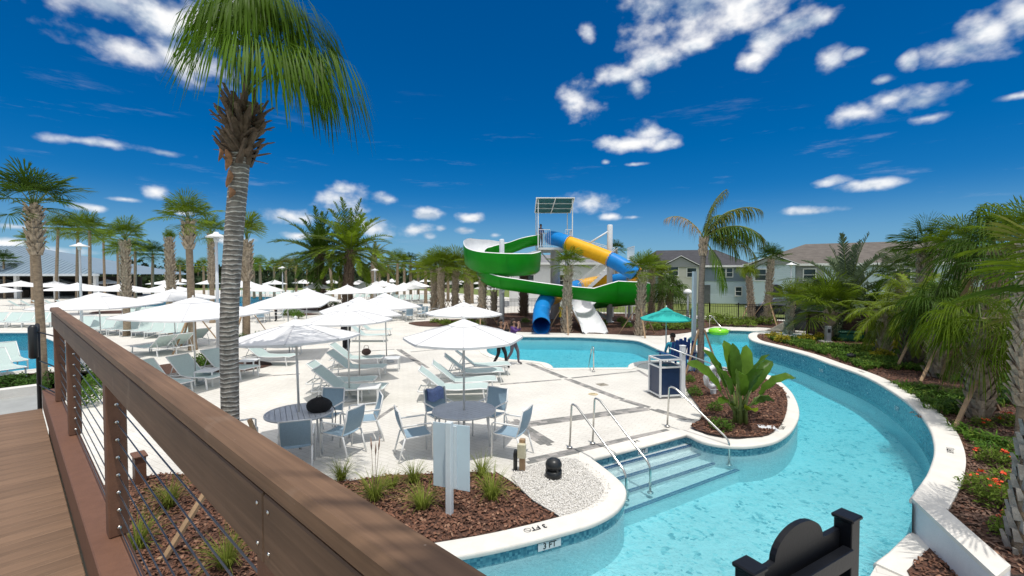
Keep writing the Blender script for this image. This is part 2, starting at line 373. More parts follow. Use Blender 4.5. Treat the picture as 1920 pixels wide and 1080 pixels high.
def water_mat():
    m, N, L, b = nodes_of('pool_water'); N.remove(b)
    o = N['Material Output']; t = N.new('ShaderNodeTexCoord')
    n1 = N.new('ShaderNodeTexNoise'); n1.inputs['Scale'].default_value = 5.5; n1.inputs['Detail'].default_value = 3; n1.inputs['Distortion'].default_value = 0.6; L.new(t.outputs['Object'], n1.inputs[0])
    n2 = N.new('ShaderNodeTexNoise'); n2.inputs['Scale'].default_value = 24; n2.inputs['Detail'].default_value = 3; n2.inputs['Distortion'].default_value = 0.5; L.new(t.outputs['Object'], n2.inputs[0])
    ad = N.new('ShaderNodeMath'); ad.operation = 'MULTIPLY_ADD'; L.new(n2.outputs[0], ad.inputs[0]); ad.inputs[1].default_value = 0.55; L.new(n1.outputs[0], ad.inputs[2])
    bp = N.new('ShaderNodeBump'); bp.inputs['Strength'].default_value = 1.0; bp.inputs['Distance'].default_value = 0.11; L.new(ad.outputs[0], bp.inputs['Height'])
    n4 = N.new('ShaderNodeTexNoise'); n4.inputs['Scale'].default_value = 0.55; n4.inputs['Detail'].default_value = 3; L.new(t.outputs['Object'], n4.inputs[0])
    am = N.new('ShaderNodeMapRange'); L.new(n4.outputs[0], am.inputs[0]); am.inputs[1].default_value = 0.35; am.inputs[2].default_value = 0.65; am.inputs[3].default_value = 0.7; am.inputs[4].default_value = 1.0; L.new(am.outputs[0], bp.inputs['Strength'])
    tr = N.new('ShaderNodeBsdfTransparent'); rf = N.new('ShaderNodeBsdfRefraction'); rf.inputs['IOR'].default_value = 1.33; rf.inputs['Roughness'].default_value = 0.0; L.new(bp.outputs[0], rf.inputs['Normal'])
    gl = N.new('ShaderNodeBsdfGlossy'); gl.inputs['Roughness'].default_value = 0.04; L.new(bp.outputs[0], gl.inputs['Normal'])
    fr = N.new('ShaderNodeFresnel'); fr.inputs['IOR'].default_value = 1.33; L.new(bp.outputs[0], fr.inputs['Normal'])
    m1 = N.new('ShaderNodeMixShader'); m1.inputs[0].default_value = 0.25; L.new(tr.outputs[0], m1.inputs[1]); L.new(rf.outputs[0], m1.inputs[2])
    pf = N.new('ShaderNodeMath'); pf.operation = 'MULTIPLY'; pf.inputs[1].default_value = 0.5; L.new(fr.outputs[0], pf.inputs[0])
    m2 = N.new('ShaderNodeMixShader'); L.new(pf.outputs[0], m2.inputs[0]); L.new(m1.outputs[0], m2.inputs[1]); L.new(gl.outputs[0], m2.inputs[2])
    L.new(m2.outputs[0], o.inputs['Surface'])
    va = N.new('ShaderNodeVolumeAbsorption'); va.inputs['Color'].default_value = (0.05, 0.84, 0.93, 1); va.inputs['Density'].default_value = 0.78; L.new(va.outputs[0], o.inputs['Volume'])
    return m
def caustic_floor():  # pale and dark speckle painted into the floor colour to imitate caustic sparkle
    m, N, L, b = nodes_of('caustic_speckle_finish')
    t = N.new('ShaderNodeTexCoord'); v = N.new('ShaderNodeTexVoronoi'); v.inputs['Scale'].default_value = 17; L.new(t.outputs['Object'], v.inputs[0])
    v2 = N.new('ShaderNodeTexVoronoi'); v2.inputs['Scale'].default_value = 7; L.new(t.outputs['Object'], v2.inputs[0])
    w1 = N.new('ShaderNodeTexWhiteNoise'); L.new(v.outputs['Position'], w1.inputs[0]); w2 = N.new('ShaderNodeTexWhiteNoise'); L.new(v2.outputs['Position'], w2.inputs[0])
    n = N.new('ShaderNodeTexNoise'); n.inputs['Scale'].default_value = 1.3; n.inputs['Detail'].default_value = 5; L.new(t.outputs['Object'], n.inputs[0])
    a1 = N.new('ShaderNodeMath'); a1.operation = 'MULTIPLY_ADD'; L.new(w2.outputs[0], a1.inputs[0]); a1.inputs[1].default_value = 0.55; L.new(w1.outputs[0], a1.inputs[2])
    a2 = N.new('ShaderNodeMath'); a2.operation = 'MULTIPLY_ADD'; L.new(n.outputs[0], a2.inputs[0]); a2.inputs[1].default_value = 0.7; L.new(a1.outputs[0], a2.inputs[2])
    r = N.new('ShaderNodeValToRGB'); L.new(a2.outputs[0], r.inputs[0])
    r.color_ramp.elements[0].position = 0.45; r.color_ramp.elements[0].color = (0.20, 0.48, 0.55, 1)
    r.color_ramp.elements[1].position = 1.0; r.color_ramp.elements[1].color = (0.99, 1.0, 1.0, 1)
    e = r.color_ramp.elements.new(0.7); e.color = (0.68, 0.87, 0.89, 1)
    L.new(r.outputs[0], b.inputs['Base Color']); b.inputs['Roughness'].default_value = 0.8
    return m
pavers = paver_mat(); mosaic = mosaic_mat(); water = water_mat(); caustic_speckle = caustic_floor()

# ------------------------------------------------------------------ ground, deck, pools
DECK = [Vector(p) for p in ((-110, -14), (-110, 96), (-20, 96), (2, 62), (5, 41), (12, 38.5), (20, 33), (30, 29), (60, 22), (60, -14))]
def rect(x0, y0, x1, y1): return [Vector((x0, y0)), Vector((x1, y0)), Vector((x1, y1)), Vector((x0, y1))]
FARPOOL = catmull([flat(G(u, v)) for u, v in ((240, 581), (330, 582), (430, 581), (500, 575), (522, 566), (515, 557), (440, 556), (340, 559), (262, 564))], 3, True)
LEFTPOOL = [Vector(p) for p in ((-60, 13.0), (-24, 13.0), (-17.6, 14.6), (-16.0, 16.5), (-18.5, 19.4), (-27.2, 25.8), (-60, 25.8))]
tag(sheet([Vector(p) for p in ((-1800, -900), (1800, -900), (1800, 2600), (-1800, 2600))], [DECK], 0).build('ground', lawn), kind='structure')
tag(sheet(DECK, [WPOLY, FARPOOL, LEFTPOOL], 0.0).build('pool_deck', pavers), kind='structure')

def wall_strip(pts, z0, z1, mb):
    for i in range(len(pts) - 1):
        a, b = pts[i], pts[i + 1]
        if (b - a).length > 1e-4: mb.quad((a.x, a.y, z0), (b.x, b.y, z0), (b.x, b.y, z1), (a.x, a.y, z1), False)
def coping(pts, w, z0, z1, mb, side):
    prof = [(-0.025, z0), (-0.03, (z0 + z1) / 2), (-0.022, z1 - 0.012), (0.0, z1), (w, z1), (w, z0 - 0.02)]
    loops = [offset(pts, d * side) for d, _ in prof]
    st = len(mb.v)
    for i in range(len(pts)):
        for j, (d, z) in enumerate(prof): mb.v.append(Vector((loops[j][i].x, loops[j][i].y, z)))
    k = len(prof)
    for i in range(len(pts) - 1):
        for j in range(k - 1): mb.face((st + i * k + j, st + (i + 1) * k + j, st + (i + 1) * k + j + 1, st + i * k + j + 1), j < 3)
    mb.face(tuple(st + j for j in range(k))); mb.face(tuple(st + (len(pts) - 1) * k + j for j in range(k)))
basin = empty('pool_basin'); tag(basin, kind='structure')
sheet(W_OUT, [], -0.70).build('pool_floor', caustic_speckle, basin)
mb = MB(); wall_strip(LEFT + turn, -0.20, -0.03, mb); wall_strip(LOW, -0.20, -0.03, mb); mb.build('tile_band', mosaic, basin)
mb = MB(); wall_strip(turn[-1:] + RIGHT + LOW[:1], -0.30, HW - 0.05, mb); mb.build('tiled_wall', mosaic, basin)
mb = MB(); wall_strip(LEFT + turn, -0.71, -0.20, mb); wall_strip(turn[-1:] + RIGHT + LOW[:1], -0.71, -0.30, mb); wall_strip(LOW, -0.71, -0.20, mb); mb.build('pool_wall', plaster, basin)
def seg(a, b): return a + b
mb = MB(); coping(LEFT, 0.30, -0.045, 0.022, mb, OUT); mb.build('coping', concrete, basin)
mb = MB(); coping(RIGHT, 0.34, HW - 0.07, HW, mb, OUT); mb.build('raised_coping', concrete, basin)
mb = MB(); coping(LOW[:6], 0.52, -0.045, 0.024, mb, OUT); mb.build('lower_coping', concrete, basin)
def water_body(loop, z0, z1):
    mb = sheet(loop, [], z1); bt = sheet(loop, [], z0); n = len(mb.v); mb.v += bt.v
    for f in bt.f: mb.face(tuple(n + i for i in reversed(f)))
    m_ = len(loop)
    for i in range(m_): j = (i + 1) % m_; mb.face((n + i, n + j, j, i) if area(loop) > 0 else (i, j, n + j, n + i))
    return mb
tag(water_body(W_OUT, -1.0, WATER).build('pool_water', water), kind='structure')
for nm, loop, sx in (('far_pool', FARPOOL, 1), ('side_pool', LEFTPOOL, 1)):
    if area(loop) < 0: loop = loop[::-1]
    b = tag(empty(nm), kind='structure'); lo = offset(loop, 0.02, True)
    sheet(lo, [], -1.02).build('pool_floor', caustic_speckle, b)
    mb = MB(); wall_strip(loop + loop[:1], -1.02, -0.02, mb); mb.build('tile_band', mosaic, b)
    mb = MB(); coping(loop + loop[:1], 0.3, -0.04, 0.022, mb, 1); mb.build('coping', concrete, b)
    water_body(lo, -1.3, -0.1).build('water', water, b)

# steps into the river
steps = tag(empty('pool_steps'), kind='structure')
E0 = (flat(G(1105, 860)), flat(G(1288, 814.5)))
noses = [((1130, 880), (1312, 831), -0.19), ((1159, 898), (1340, 844), -0.28), ((1180, 921), (1372, 858), -0.37), ((1160, 964), (1424, 866), -0.45)]
nose_m = mat('dark_blue_tile', (0.015, 0.10, 0.26), 0.25, 0.35, 60)
step_m = mat('step_plaster', (0.86, 0.92, 0.93), 0.7, 0.05, 12)
pa, pb = E0
for (a, b, z) in noses:
    qa, qb = flat(G(*a, z)), flat(G(*b, z))
    mb = MB(); mb.prism([tuple(p) for p in (qa, qb, pb, pa)], -0.75, z); mb.build('step', step_m, steps)
    d = (pb - pa).normalized(); nn = (qa - pa); nn = (nn - d * nn.dot(d)).normalized()
    mb = MB(); mb.beam((qa.x - nn.x * .025, qa.y - nn.y * .025, z + .004), (qb.x - nn.x * .025, qb.y - nn.y * .025, z + .004), 0.042, 0.01); mb.build('step_edge_tile', nose_m, steps)
    mb = MB(); mb.beam((qa.x + nn.x * .005, qa.y + nn.y * .005, z - .01), (qb.x + nn.x * .005, qb.y + nn.y * .005, z - .01), 0.01, 0.022); mb.build('step_edge_tile', nose_m, steps)
    pa, pb = qa, qb

# grey paver bands laid through the pale field
paver_g = [mat('grey_paver_%s' % n, c, 0.85, 0.18, 9, 0.3, 70) for n, c in (('dark', (0.20, 0.20, 0.19)), ('mid', (0.27, 0.26, 0.25)), ('light', (0.36, 0.34, 0.32)))]
mb = MB(); mb.box((0, 0, 0), (0.195, 0.105, 0.012), None, 0.003); pv_mesh = [mb.mesh('paver', m_) for m_ in paver_g]
deck_o = bpy.data.objects['pool_deck']
bands = [((990, 681), (1062, 710), 2), ((1062, 710), (1165, 749), 2), ((1165, 749), (1222, 766.5), 2), ((1222, 766.5), (1300, 790), 2), ((938, 721), (1062, 711), 1), ((1072, 709), (1196, 696), 1),
         ((972, 798), (1212, 766), 3), ((958, 788), (1036, 838), 3), ((985, 866), (1262, 806), 2), ((1196, 694), (1232, 716), 1), ((747, 655), (800, 690), 2), ((486, 706), (566, 701), 1), ((640, 662), (742, 655), 1), ((770, 660), (900, 648), 1), ((700, 790), (745, 760), 1)]
n_pv = 0
for (a, b, rows) in bands:
    A, B = flat(G(*a)), flat(G(*b)); d = B - A; Lh = d.length; d.normalize(); nrm = Vector((-d.y, d.x)); ang = math.atan2(d.y, d.x)
    nn = int(Lh / 0.2)
    for r in range(rows):
        for i in range(nn):
            if n_pv > 460: break
            p = A + d * ((i + 0.5 + 0.5 * (r % 2)) * 0.2) + nrm * ((r - (rows - 1) / 2) * 0.11)
            o = link('paver', random.choice(pv_mesh), deck_o, (p.x, p.y, 0.001 + random.random() * 0.0015), (0, 0, ang + random.uniform(-.01, .01))); n_pv += 1

# ------------------------------------------------------------------ the bridge the viewer stands on
TH = Vector((-0.743, 0.669, 0)); NH = Vector((0.669, 0.743, 0)); RZ = math.atan2(TH.y, TH.x)
def B(t, p, z): return Vector((TH.x * t + NH.x * p, TH.y * t + NH.y * p, z))
def board_mat(name, col, var, ax=0):
    m, N, L, b = nodes_of(name)
    t = N.new('ShaderNodeTexCoord'); mp = N.new('ShaderNodeMapping'); mp.inputs['Scale'].default_value = (1.5, 60, 60) if ax == 0 else (60, 1.5, 60); L.new(t.outputs['Object'], mp.inputs[0])
    n = N.new('ShaderNodeTexNoise'); n.inputs['Scale'].default_value = 1.6; n.inputs['Detail'].default_value = 7; n.inputs['Distortion'].default_value = 0.4; L.new(mp.outputs[0], n.inputs[0])
    n2 = N.new('ShaderNodeTexNoise'); n2.inputs['Scale'].default_value = 3.0; n2.inputs['Detail'].default_value = 6; L.new(t.outputs['Object'], n2.inputs[0])
    r = N.new('ShaderNodeValToRGB'); L.new(n.outputs[0], r.inputs[0]); r.color_ramp.elements[0].position = 0.25; r.color_ramp.elements[1].position = 0.75
    r.color_ramp.elements[0].color = (*[c * (1 - var) for c in col], 1); r.color_ramp.elements[1].color = (*[c * (1 + var) for c in col], 1)
    oi = N.new('ShaderNodeObjectInfo'); mr = N.new('ShaderNodeMapRange'); L.new(oi.outputs['Random'], mr.inputs[0]); mr.inputs[3].default_value = 0.88; mr.inputs[4].default_value = 1.12
    mm = N.new('ShaderNodeMapRange'); L.new(n2.outputs[0], mm.inputs[0]); mm.inputs[1].default_value = 0.3; mm.inputs[2].default_value = 0.7; mm.inputs[3].default_value = 0.85; mm.inputs[4].default_value = 1.12
    mu = N.new('ShaderNodeMath'); mu.operation = 'MULTIPLY'; L.new(mr.outputs[0], mu.inputs[0]); L.new(mm.outputs[0], mu.inputs[1])
    sc = N.new('ShaderNodeVectorMath'); sc.operation = 'SCALE'; L.new(r.outputs[0], sc.inputs[0]); L.new(mu.outputs[0], sc.inputs['Scale'])
    sv = N.new('ShaderNodeTexVoronoi'); sv.inputs['Scale'].default_value = 26; L.new(t.outputs['Object'], sv.inputs[0])      # stray pale specks and scuffs
    sm_ = N.new('ShaderNodeMapRange'); L.new(sv.outputs['Distance'], sm_.inputs[0]); sm_.inputs[1].default_value = 0.035; sm_.inputs[2].default_value = 0.06; sm_.inputs[3].default_value = 0.55; sm_.inputs[4].default_value = 0.0
    n5 = N.new('ShaderNodeTexNoise'); n5.inputs['Scale'].default_value = 7; n5.inputs['Detail'].default_value = 8; L.new(t.outputs['Object'], n5.inputs[0])
    s5 = N.new('ShaderNodeMapRange'); L.new(n5.outputs[0], s5.inputs[0]); s5.inputs[1].default_value = 0.62; s5.inputs[2].default_value = 0.78; s5.inputs[3].default_value = 0.0; s5.inputs[4].default_value = 0.35
    g5 = N.new('ShaderNodeMath'); g5.operation = 'GREATER_THAN'; L.new(n5.outputs[0], g5.inputs[0]); g5.inputs[1].default_value = 0.56
    k5 = N.new('ShaderNodeMath'); k5.operation = 'MULTIPLY'; L.new(sm_.outputs[0], k5.inputs[0]); L.new(g5.outputs[0], k5.inputs[1]); x5 = N.new('ShaderNodeMath'); x5.operation = 'MAXIMUM'; L.new(k5.outputs[0], x5.inputs[0]); L.new(s5.outputs[0], x5.inputs[1])
    mx5 = N.new('ShaderNodeMix'); mx5.data_type = 'RGBA'; L.new(x5.outputs[0], mx5.inputs[0]); L.new(sc.outputs[0], mx5.inputs[6]); mx5.inputs[7].default_value = (0.34, 0.26, 0.20, 1); L.new(mx5.outputs[2], b.inputs['Base Color'])
    b.inputs['Roughness'].default_value = 0.62; b.inputs['Specular IOR Level'].default_value = 0.3
    bp = N.new('ShaderNodeBump'); bp.inputs['Strength'].default_value = 0.35; bp.inputs['Distance'].default_value = 0.002; L.new(n.outputs[0], bp.inputs['Height']); L.new(bp.outputs[0], b.inputs['Normal'])
    return m
cap_m = board_mat('composite_cap', (0.190, 0.112, 0.066), 0.26); plank_m = board_mat('composite_plank', (0.200, 0.125, 0.078), 0.26, 1); rail_m = board_mat('composite_rail', (0.150, 0.092, 0.058), 0.22)
post_m = mat('composite_post', (0.165, 0.080, 0.048), 0.6, 0.1, 12, 0.1, 90)
ZD = EYE - 1.61
walk = tag(empty('boardwalk', (0, 0, 0), RZ), kind='structure')
def L_(t, p, z): return Vector((t, -p, z))               # local frame of the bridge: x along the rail, -y across it
mb = MB(); mb.box((0, 0, 0), (0.138, 1.88, 0.03), None, 0.004); plank_me = mb.mesh('plank', plank_m)
for i in range(70):
    t = -2.0 + i * 0.1415
    if t > 7.83: break
    link('plank', plank_me, walk, L_(t, -0.69, ZD - 0.015 + random.uniform(-.0007, .0007)), (0, 0, random.uniform(-.0012, .0012)))
mb = MB(); mb.box(L_(2.9, -1.55, ZD - 0.2), (9.8, 0.09, 0.30)); mb.build('joist', rail_m, walk)
mb = MB(); mb.box(L_(2.9, 0.33, ZD - 0.2), (9.8, 0.06, 0.30)); mb.build('joist', rail_m, walk)
land = tag(empty('concrete_landing', (0, 0, 0), RZ), kind='structure')
path_m = mat('grey_concrete', (0.34, 0.35, 0.34), 0.85, 0.1, 4, 0.2, 80)
mb = MB(); mb.box(L_(8.55, -1.4, 0.81), (1.38, 3.3, 1.64)); mb.build('slab', path_m, land)
mb = MB(); mb.box(L_(8.55, -1.4, 1.64), (1.5, 0.12, 0.1)); mb.box(L_(9.22, -1.4, 1.69), (0.16, 3.3, 0.12)); mb.build('kerb', concrete, land)

rail = thing('bridge_railing', 'brown composite bridge railing with steel cables in the foreground', 'railing', (0, 0, 0), RZ)
ZC = EYE - 0.36
mb = MB(); mb.box(L_(2.55, 0.348, ZC - 0.025), (9.1, 0.077, 0.05), None, 0.010); mb.build('cap_board', cap_m, rail)
for t0, t1 in ((-2.0, 0.925), (0.93, 7.08)):
    mb = MB(); mb.box(L_((t0 + t1) / 2, 0.333, ZC - 0.127), (t1 - t0, 0.03, 0.138), None, 0.003); mb.build('fascia_board', rail_m, rail)
for t in (-1.4, 0.95, 3.19, 5.47, 7.03):
    mb = MB(); mb.box(L_(t, 0.372, (ZD + 0.22 + ZC - 0.06) / 2), (0.105, 0.085, ZC - 0.06 - ZD - 0.222), None, 0.006); mb.build('post', post_m, rail)
mb = MB(); mb.box(L_(2.9, 0.330, ZD + 0.11), (9.9, 0.145, 0.22), None, 0.006); mb.build('kerb_board', post_m, rail)
cab_m = mat('steel_cable', (0.16, 0.16, 0.17), 0.35, 0.1, metal=0.9)
nc = 9
for i in range(nc):
    z = ZD + 0.27 + i * (ZC - 0.23 - ZD - 0.27) / (nc - 1)
    mb = MB(); mb.tube([L_(-2, 0.372, z), L_(7.06, 0.372, z)], 0.0032, 6); mb.build('cable', cab_m, rail)
    for t in (0.95, 3.19, 5.47):
        mb = MB(); mb.lathe([(0.0, -0.004), (0.010, -0.003), (0.010, 0.003), (0.006, 0.006), (0.0, 0.007)], 8)
        mb.build('cable_fitting', steel, rail, loc=L_(t - 0.056, 0.372, z), rot=(0, R(-90), 0))
# bolts showing on the fascia joint
for t in (0.90, 0.955):
    for dz in (0.085, 0.165):
        mb = MB(); mb.lathe([(0.0, -0.002), (0.0045, -0.001), (0.0045, 0.002), (0.0, 0.003)], 8); mb.build('screw', steel, rail, loc=L_(t, 0.317, ZC - dz), rot=(R(90), 0, 0))
# black tubular handrail at the far end of the bridge
hr = thing('handrail', 'black tubular steel handrail at the far end of the boardwalk', 'handrail', (0, 0, 0), RZ)
mb = MB(); mb.tube([L_(8.0, 0.24, 1.6), L_(8.0, 0.24, 2.62), L_(8.06, 0.24, 2.68), L_(9.6, 0.24, 2.35)], 0.022, 10); mb.build('rail', black_metal, hr)
mb = MB(); mb.tube([L_(7.98, 0.20, 2.28), L_(7.98, 0.20, 2.30), L_(7.98, 0.20, 2.66), L_(7.98, 0.20, 2.69)], [0.03, 0.045, 0.045, 0.02], 12); mb.build('grip_sleeve', dark_plastic, hr)
for z in (1.95, 2.25, 2.6):
    mb = MB(); mb.tube([L_(8.0, 0.24, z), L_(7.1, 0.38, z)], 0.008, 6); mb.build('bracket', black_metal, hr)
# ------------------------------------------------------------------ umbrellas
def canopy_mesh(name, n, Rr, zr, za, m, rot=0.0, cap=0.26):
    mb = MB(); NR, NS = 6, 6
    for k in range(n):
        a0 = rot + 2 * math.pi * k / n; a1 = rot + 2 * math.pi * (k + 1) / n
        p0 = Vector((math.cos(a0), math.sin(a0), 0)); p1 = Vector((math.cos(a1), math.sin(a1), 0))
        def f(i, j):
            r = 0.02 + 0.98 * i; p = (p0 * (1 - j) + p1 * j) * Rr * r
            sag = 4 * j * (1 - j)
            z = za + (zr - za) * (r ** 1.12) - sag * r * 0.012 * Rr - (0.0 if r < 0.99 else 0.0)
            return p * (1 - 0.008 * sag * r) + Vector((0, 0, z))
        mb.grid(f, NR, NS, True)
        def g(i, j):
            q = f(1.0, j); return q + Vector((0, 0, -0.04 * i))
        mb.grid(g, 1, NS, True)
    return mb.mesh(name, m)
def cap_mesh(n, Rr, za, zr, Rbig, m, rot=0.0):
    mb = MB(); fr = 0.25; z1 = za + (zr - za) * fr ** 1.12 + 0.02
    for k in range(n):
        a0 = rot + 2 * math.pi * k / n; a1 = rot + 2 * math.pi * (k + 1) / n
        p0 = Vector((math.cos(a0), math.sin(a0), 0)) * Rbig * fr; p1 = Vector((math.cos(a1), math.sin(a1), 0)) * Rbig * fr
        mb.grid(lambda i, j: (p0 * (1 - j) + p1 * j) * (0.03 + 0.97 * i) + Vector((0, 0, (za + 0.07) * (1 - i) + z1 * i - 0.012 * 4 * j * (1 - j) * i)), 3, 3, True)
        mb.grid(lambda i, j: (p0 * (1 - j) + p1 * j) + Vector((0, 0, z1 - 0.04 * i - 0.012 * 4 * j * (1 - j))), 1, 3, True)
    return mb.mesh('vent_cap', m)
teal_canvas = mat('teal_canvas', (0.03, 0.50, 0.44), 0.8, 0.05, 5, 0.1, 20, transl=0.15)
mb = MB(); mb.lathe([(0.0, 0), (0.27, 0), (0.27, 0.03), (0.25, 0.05), (0.06, 0.06), (0.05, 0.16), (0.0, 0.16)], 20); base_me = mb.mesh('base_plate', mat('umbrella_base', (0.45, 0.46, 0.45), 0.6, 0.08))
def pole_me(z): 
    mb = MB(); mb.tube([(0, 0, 0.02), (0, 0, z)], 0.022, 10); return mb.mesh('pole', pole_m)
mb = MB(); mb.lathe([(0.02, 0), (0.028, 0.02), (0.022, 0.06), (0.0, 0.07)], 10); fin_me = mb.mesh('finial', white_frame)
def rib_me(n, Rr, zr, za, rot=0.0):
    mb = MB(); a = rot; d = Vector((math.cos(a), math.sin(a), 0))
    mb.beam(d * 0.03 + Vector((0, 0, za - 0.03)), d * (Rr * 0.985) + Vector((0, 0, zr - 0.02)), 0.014, 0.018); return mb.mesh('rib', pole_m)
seam_m = mat('canopy_seam', (.60, .60, .61), .9, .05)
def seam_me(Rr, zr, za):
    mb = MB()
    for i in range(5):
        a, b = .25 + .15 * i, .40 + .15 * i; za_, zb_ = za + (zr - za) * a ** 1.12, za + (zr - za) * b ** 1.12
        mb.beam((Rr * a, 0, za_ + .003), (Rr * b, 0, zb_ + .003), .022, .008)
    return mb.mesh('seam', seam_m)
UMB = {}; SEAM = {}
for kind, n, Rr, zr, za, m_ in (('round', 8, 1.16, 2.13, 2.40, canvas), ('square', 4, 2.02, 2.10, 2.55, canvas), ('teal', 8, 1.0, 1.75, 2.08, teal_canvas)):
    UMB[kind] = (canopy_mesh('canopy', n, Rr, zr, za, m_), cap_mesh(n, Rr, za, zr, Rr, m_), pole_me(za - 0.02), rib_me(n, Rr, zr, za), n, za); SEAM[kind] = seam_me(Rr, zr, za)
def umbrella(kind, x, y, rz, label, group=None, sc=1.0, base=True, ribs=True, name='patio_umbrella'):
    cme, vme, pme, rme, n, za = UMB[kind]
    t = thing(name, label, 'umbrella', (x, y, 0), rz, group); tl = random.Random(int(x * 97 + y * 31)); t.rotation_euler = (tl.uniform(-.03, .03), tl.uniform(-.03, .03), rz)
    c = link('canopy', cme, t, scale=(sc, sc, 1)); link('vent_cap', vme, c)
    link('pole', pme, t); link('finial', fin_me, t, (0, 0, za + 0.06))
    if ribs:
        for k in range(n):
            link('rib', rme, c, rot=(0, 0, 2 * math.pi * k / n))
            if kind != 'teal': link('seam', SEAM[kind], c, rot=(0, 0, 2 * math.pi * k / n))
    if base: link('base_plate', base_me, t)
    return t
def XY(u, z): return ((u - 960) / F_PX * z, z)
U1 = flat(G(562, 772, 0.73)); U2 = flat(G(870, 768, 0.73))
umbrella('round', U1.x, U1.y, 0.3, 'white round umbrella over the left dining table, with palm shadow on it', base=False, sc=0.98)
umbrella('round', U2.x, U2.y, 0.1, 'white round umbrella over the right dining table behind the blank sign', base=False, sc=0.97)
p = XY(653, 11.9); umbrella('round', *p, 0.2, 'white round umbrella above loungers behind the left dining table', sc=0.97)
p = XY(867, 13.7); umbrella('round', *p, 0.05, 'white round umbrella directly behind the right dining table umbrella', sc=1.0)
p = XY(363, 13.6); umbrella('square', *p, R(-62), 'big white square umbrella just left of the tall ringed palm trunk', sc=1.0)
p = XY(187, 17.6); umbrella('square', *p, R(-40), 'big white square umbrella rising behind the far end of the railing', sc=1.0)
p = XY(327, 21.5); umbrella('square', *p, R(-60), 'big white square umbrella at the near edge of the far pool', sc=1.0)
p = XY(541, 18.2); umbrella('square', *p, R(-30), 'big white square umbrella right of the tall palm, in front of far pool', sc=0.98)
p = XY(572, 22.6); umbrella('square', *p, R(-20), 'white square umbrella partly hidden behind another, left of the date palms', sc=0.99)
p = XY(672, 14.2); umbrella('square', *p, R(-12), 'wide white square umbrella in the middle of the deck, front of two', sc=0.70)
p = XY(724, 17.0); umbrella('square', *p, R(-5), 'wide white square umbrella in the middle of the deck, rear of two', sc=0.68)
rows = [('by the left pavilion', [(-12, 538, 76), (38, 526, 66), (8, 521, 54), (101, 527, 80), (146, 530, 96), (113, 522, 48), (202, 523, 47)]),
        ('left of the far pool', [(227, 531.5, 117), (312, 532, 86), (312, 524, 66), (342, 524, 32), (390, 526, 40)]),
        ('behind the far pool', [(452, 526, 50), (469, 538, 54), (495, 533, 70), (515, 525, 41), (568, 526, 38), (594, 536, 58), (622, 527, 36)]),
        ('right of the date palms', [(673, 528, 42), (684, 536, 58), (707, 538, 52), (716, 531, 46), (735, 531, 32), (757, 536, 62), (652, 541, 80), (702, 546, 76), (738, 543, 70), (768, 546, 62), (777, 531, 42), (782, 541, 52), (798, 531, 30), (848, 534, 42), (858, 531, 32)]),
        ('seen under the green slide', [(905, 534, 40), (922, 537, 62), (935, 545, 52)])]
for desc, lst in rows:
    lst = sorted(lst)
    for i, (u, v, w) in enumerate(lst):
        z = min(70, 640 / (v - 513)); z = max(z, min(78, .78 * 3.6 * F_PX / w)); x, y = XY(u, z)
        o = umbrella('square', x, y, R(random.choice((-45, -30, -15, 5))), '%s white umbrella from the left in the cluster %s' % (ORD[i], desc), 'umbrellas ' + desc, sc=min(1.15, w * z / F_PX / 3.6), ribs=False, base=False)
        for ch in o.children:
            pass

# ------------------------------------------------------------------ loungers and side tables
def lounger_meshes():
    W = 0.33; out = {}
    back = [(-0.22, 0.335), (-0.42, 0.50), (-0.62, 0.665), (-0.84, 0.84)]
    seat = [(-0.22, 0.335), (0.1, 0.315), (0.45, 0.325), (0.75, 0.345), (0.95, 0.33)]
    def sheet_(pts, dz):
        mb = MB(); k = len(pts) - 1
        def f(i, j):
            q = i * k; a = min(int(q), k - 1); t = q - a
            x = pts[a][0] * (1 - t) + pts[a + 1][0] * t; z = pts[a][1] * (1 - t) + pts[a + 1][1] * t
            y = (j - 0.5) * 2 * (W - 0.02); return (x, y, z + dz - 0.018 * (1 - (2 * j - 1) ** 2))
        mb.grid(f, k * 2, 6); mb2 = MB()
        mb.grid(lambda i, j: Vector(f(i, j)) + Vector((0, 0, -0.006)), k * 2, 6)
        return mb
    out['seat'] = sheet_(seat, 0.012).mesh('seat_sling', sling); out['back'] = sheet_(back, 0.012).mesh('back_sling', sling)
    mb = MB()
    for s in (-1, 1):
        mb.tube([(x, s * W, z) for x, z in seat], 0.018, 6); mb.tube([(x, s * W, z) for x, z in back], 0.018, 6)
        mb.tube([(-0.22, s * W, 0.335), (-0.5, s * W, 0.30), (-0.80, s * W, 0.28), (-0.86, s * W, 0.30)], 0.018, 6)
        mb.tube([(-0.56, s * (W - .03), 0.61), (-0.72, s * (W - .03), 0.29)], 0.012, 6)
    mb.tube([(0.95, -W, 0.33), (0.95, W, 0.33)], 0.018, 6); mb.tube([(-0.84, -W, 0.84), (-0.84, W, 0.84)], 0.018, 6)
    mb.tube([(-0.86, -W, 0.30), (-0.86, W, 0.30)], 0.016, 6); mb.tube([(-0.72, -W, 0.29), (-0.72, W, 0.29)], 0.012, 6)
    out['frame'] = mb.mesh('frame', white_frame)
    mb = MB(); mb.beam((0, 0, 0), (-0.05, 0, 0.32), 0.04, 0.025, (1, 0, 0)); out['leg'] = mb.mesh('leg', white_frame)
    return out
LM = lounger_meshes()
def lounger(u, v, rz, label, group, sc=1.0, xy=None):
    q = flat(G(u, v)) if xy is None else Vector(xy)
    t = thing('sun_lounger', label, 'sun lounger', (q.x, q.y, 0), rz, group)
    link('frame', LM['frame'], t); link('seat_sling', LM['seat'], t); link('back_sling', LM['back'], t)
    for x, s, r in ((0.86, -1, 0), (0.86, 1, 0), (-0.70, -1, math.pi), (-0.70, 1, math.pi)): link('leg', LM['leg'], t, (x, s * 0.33, 0), (0, 0, r))
    return t
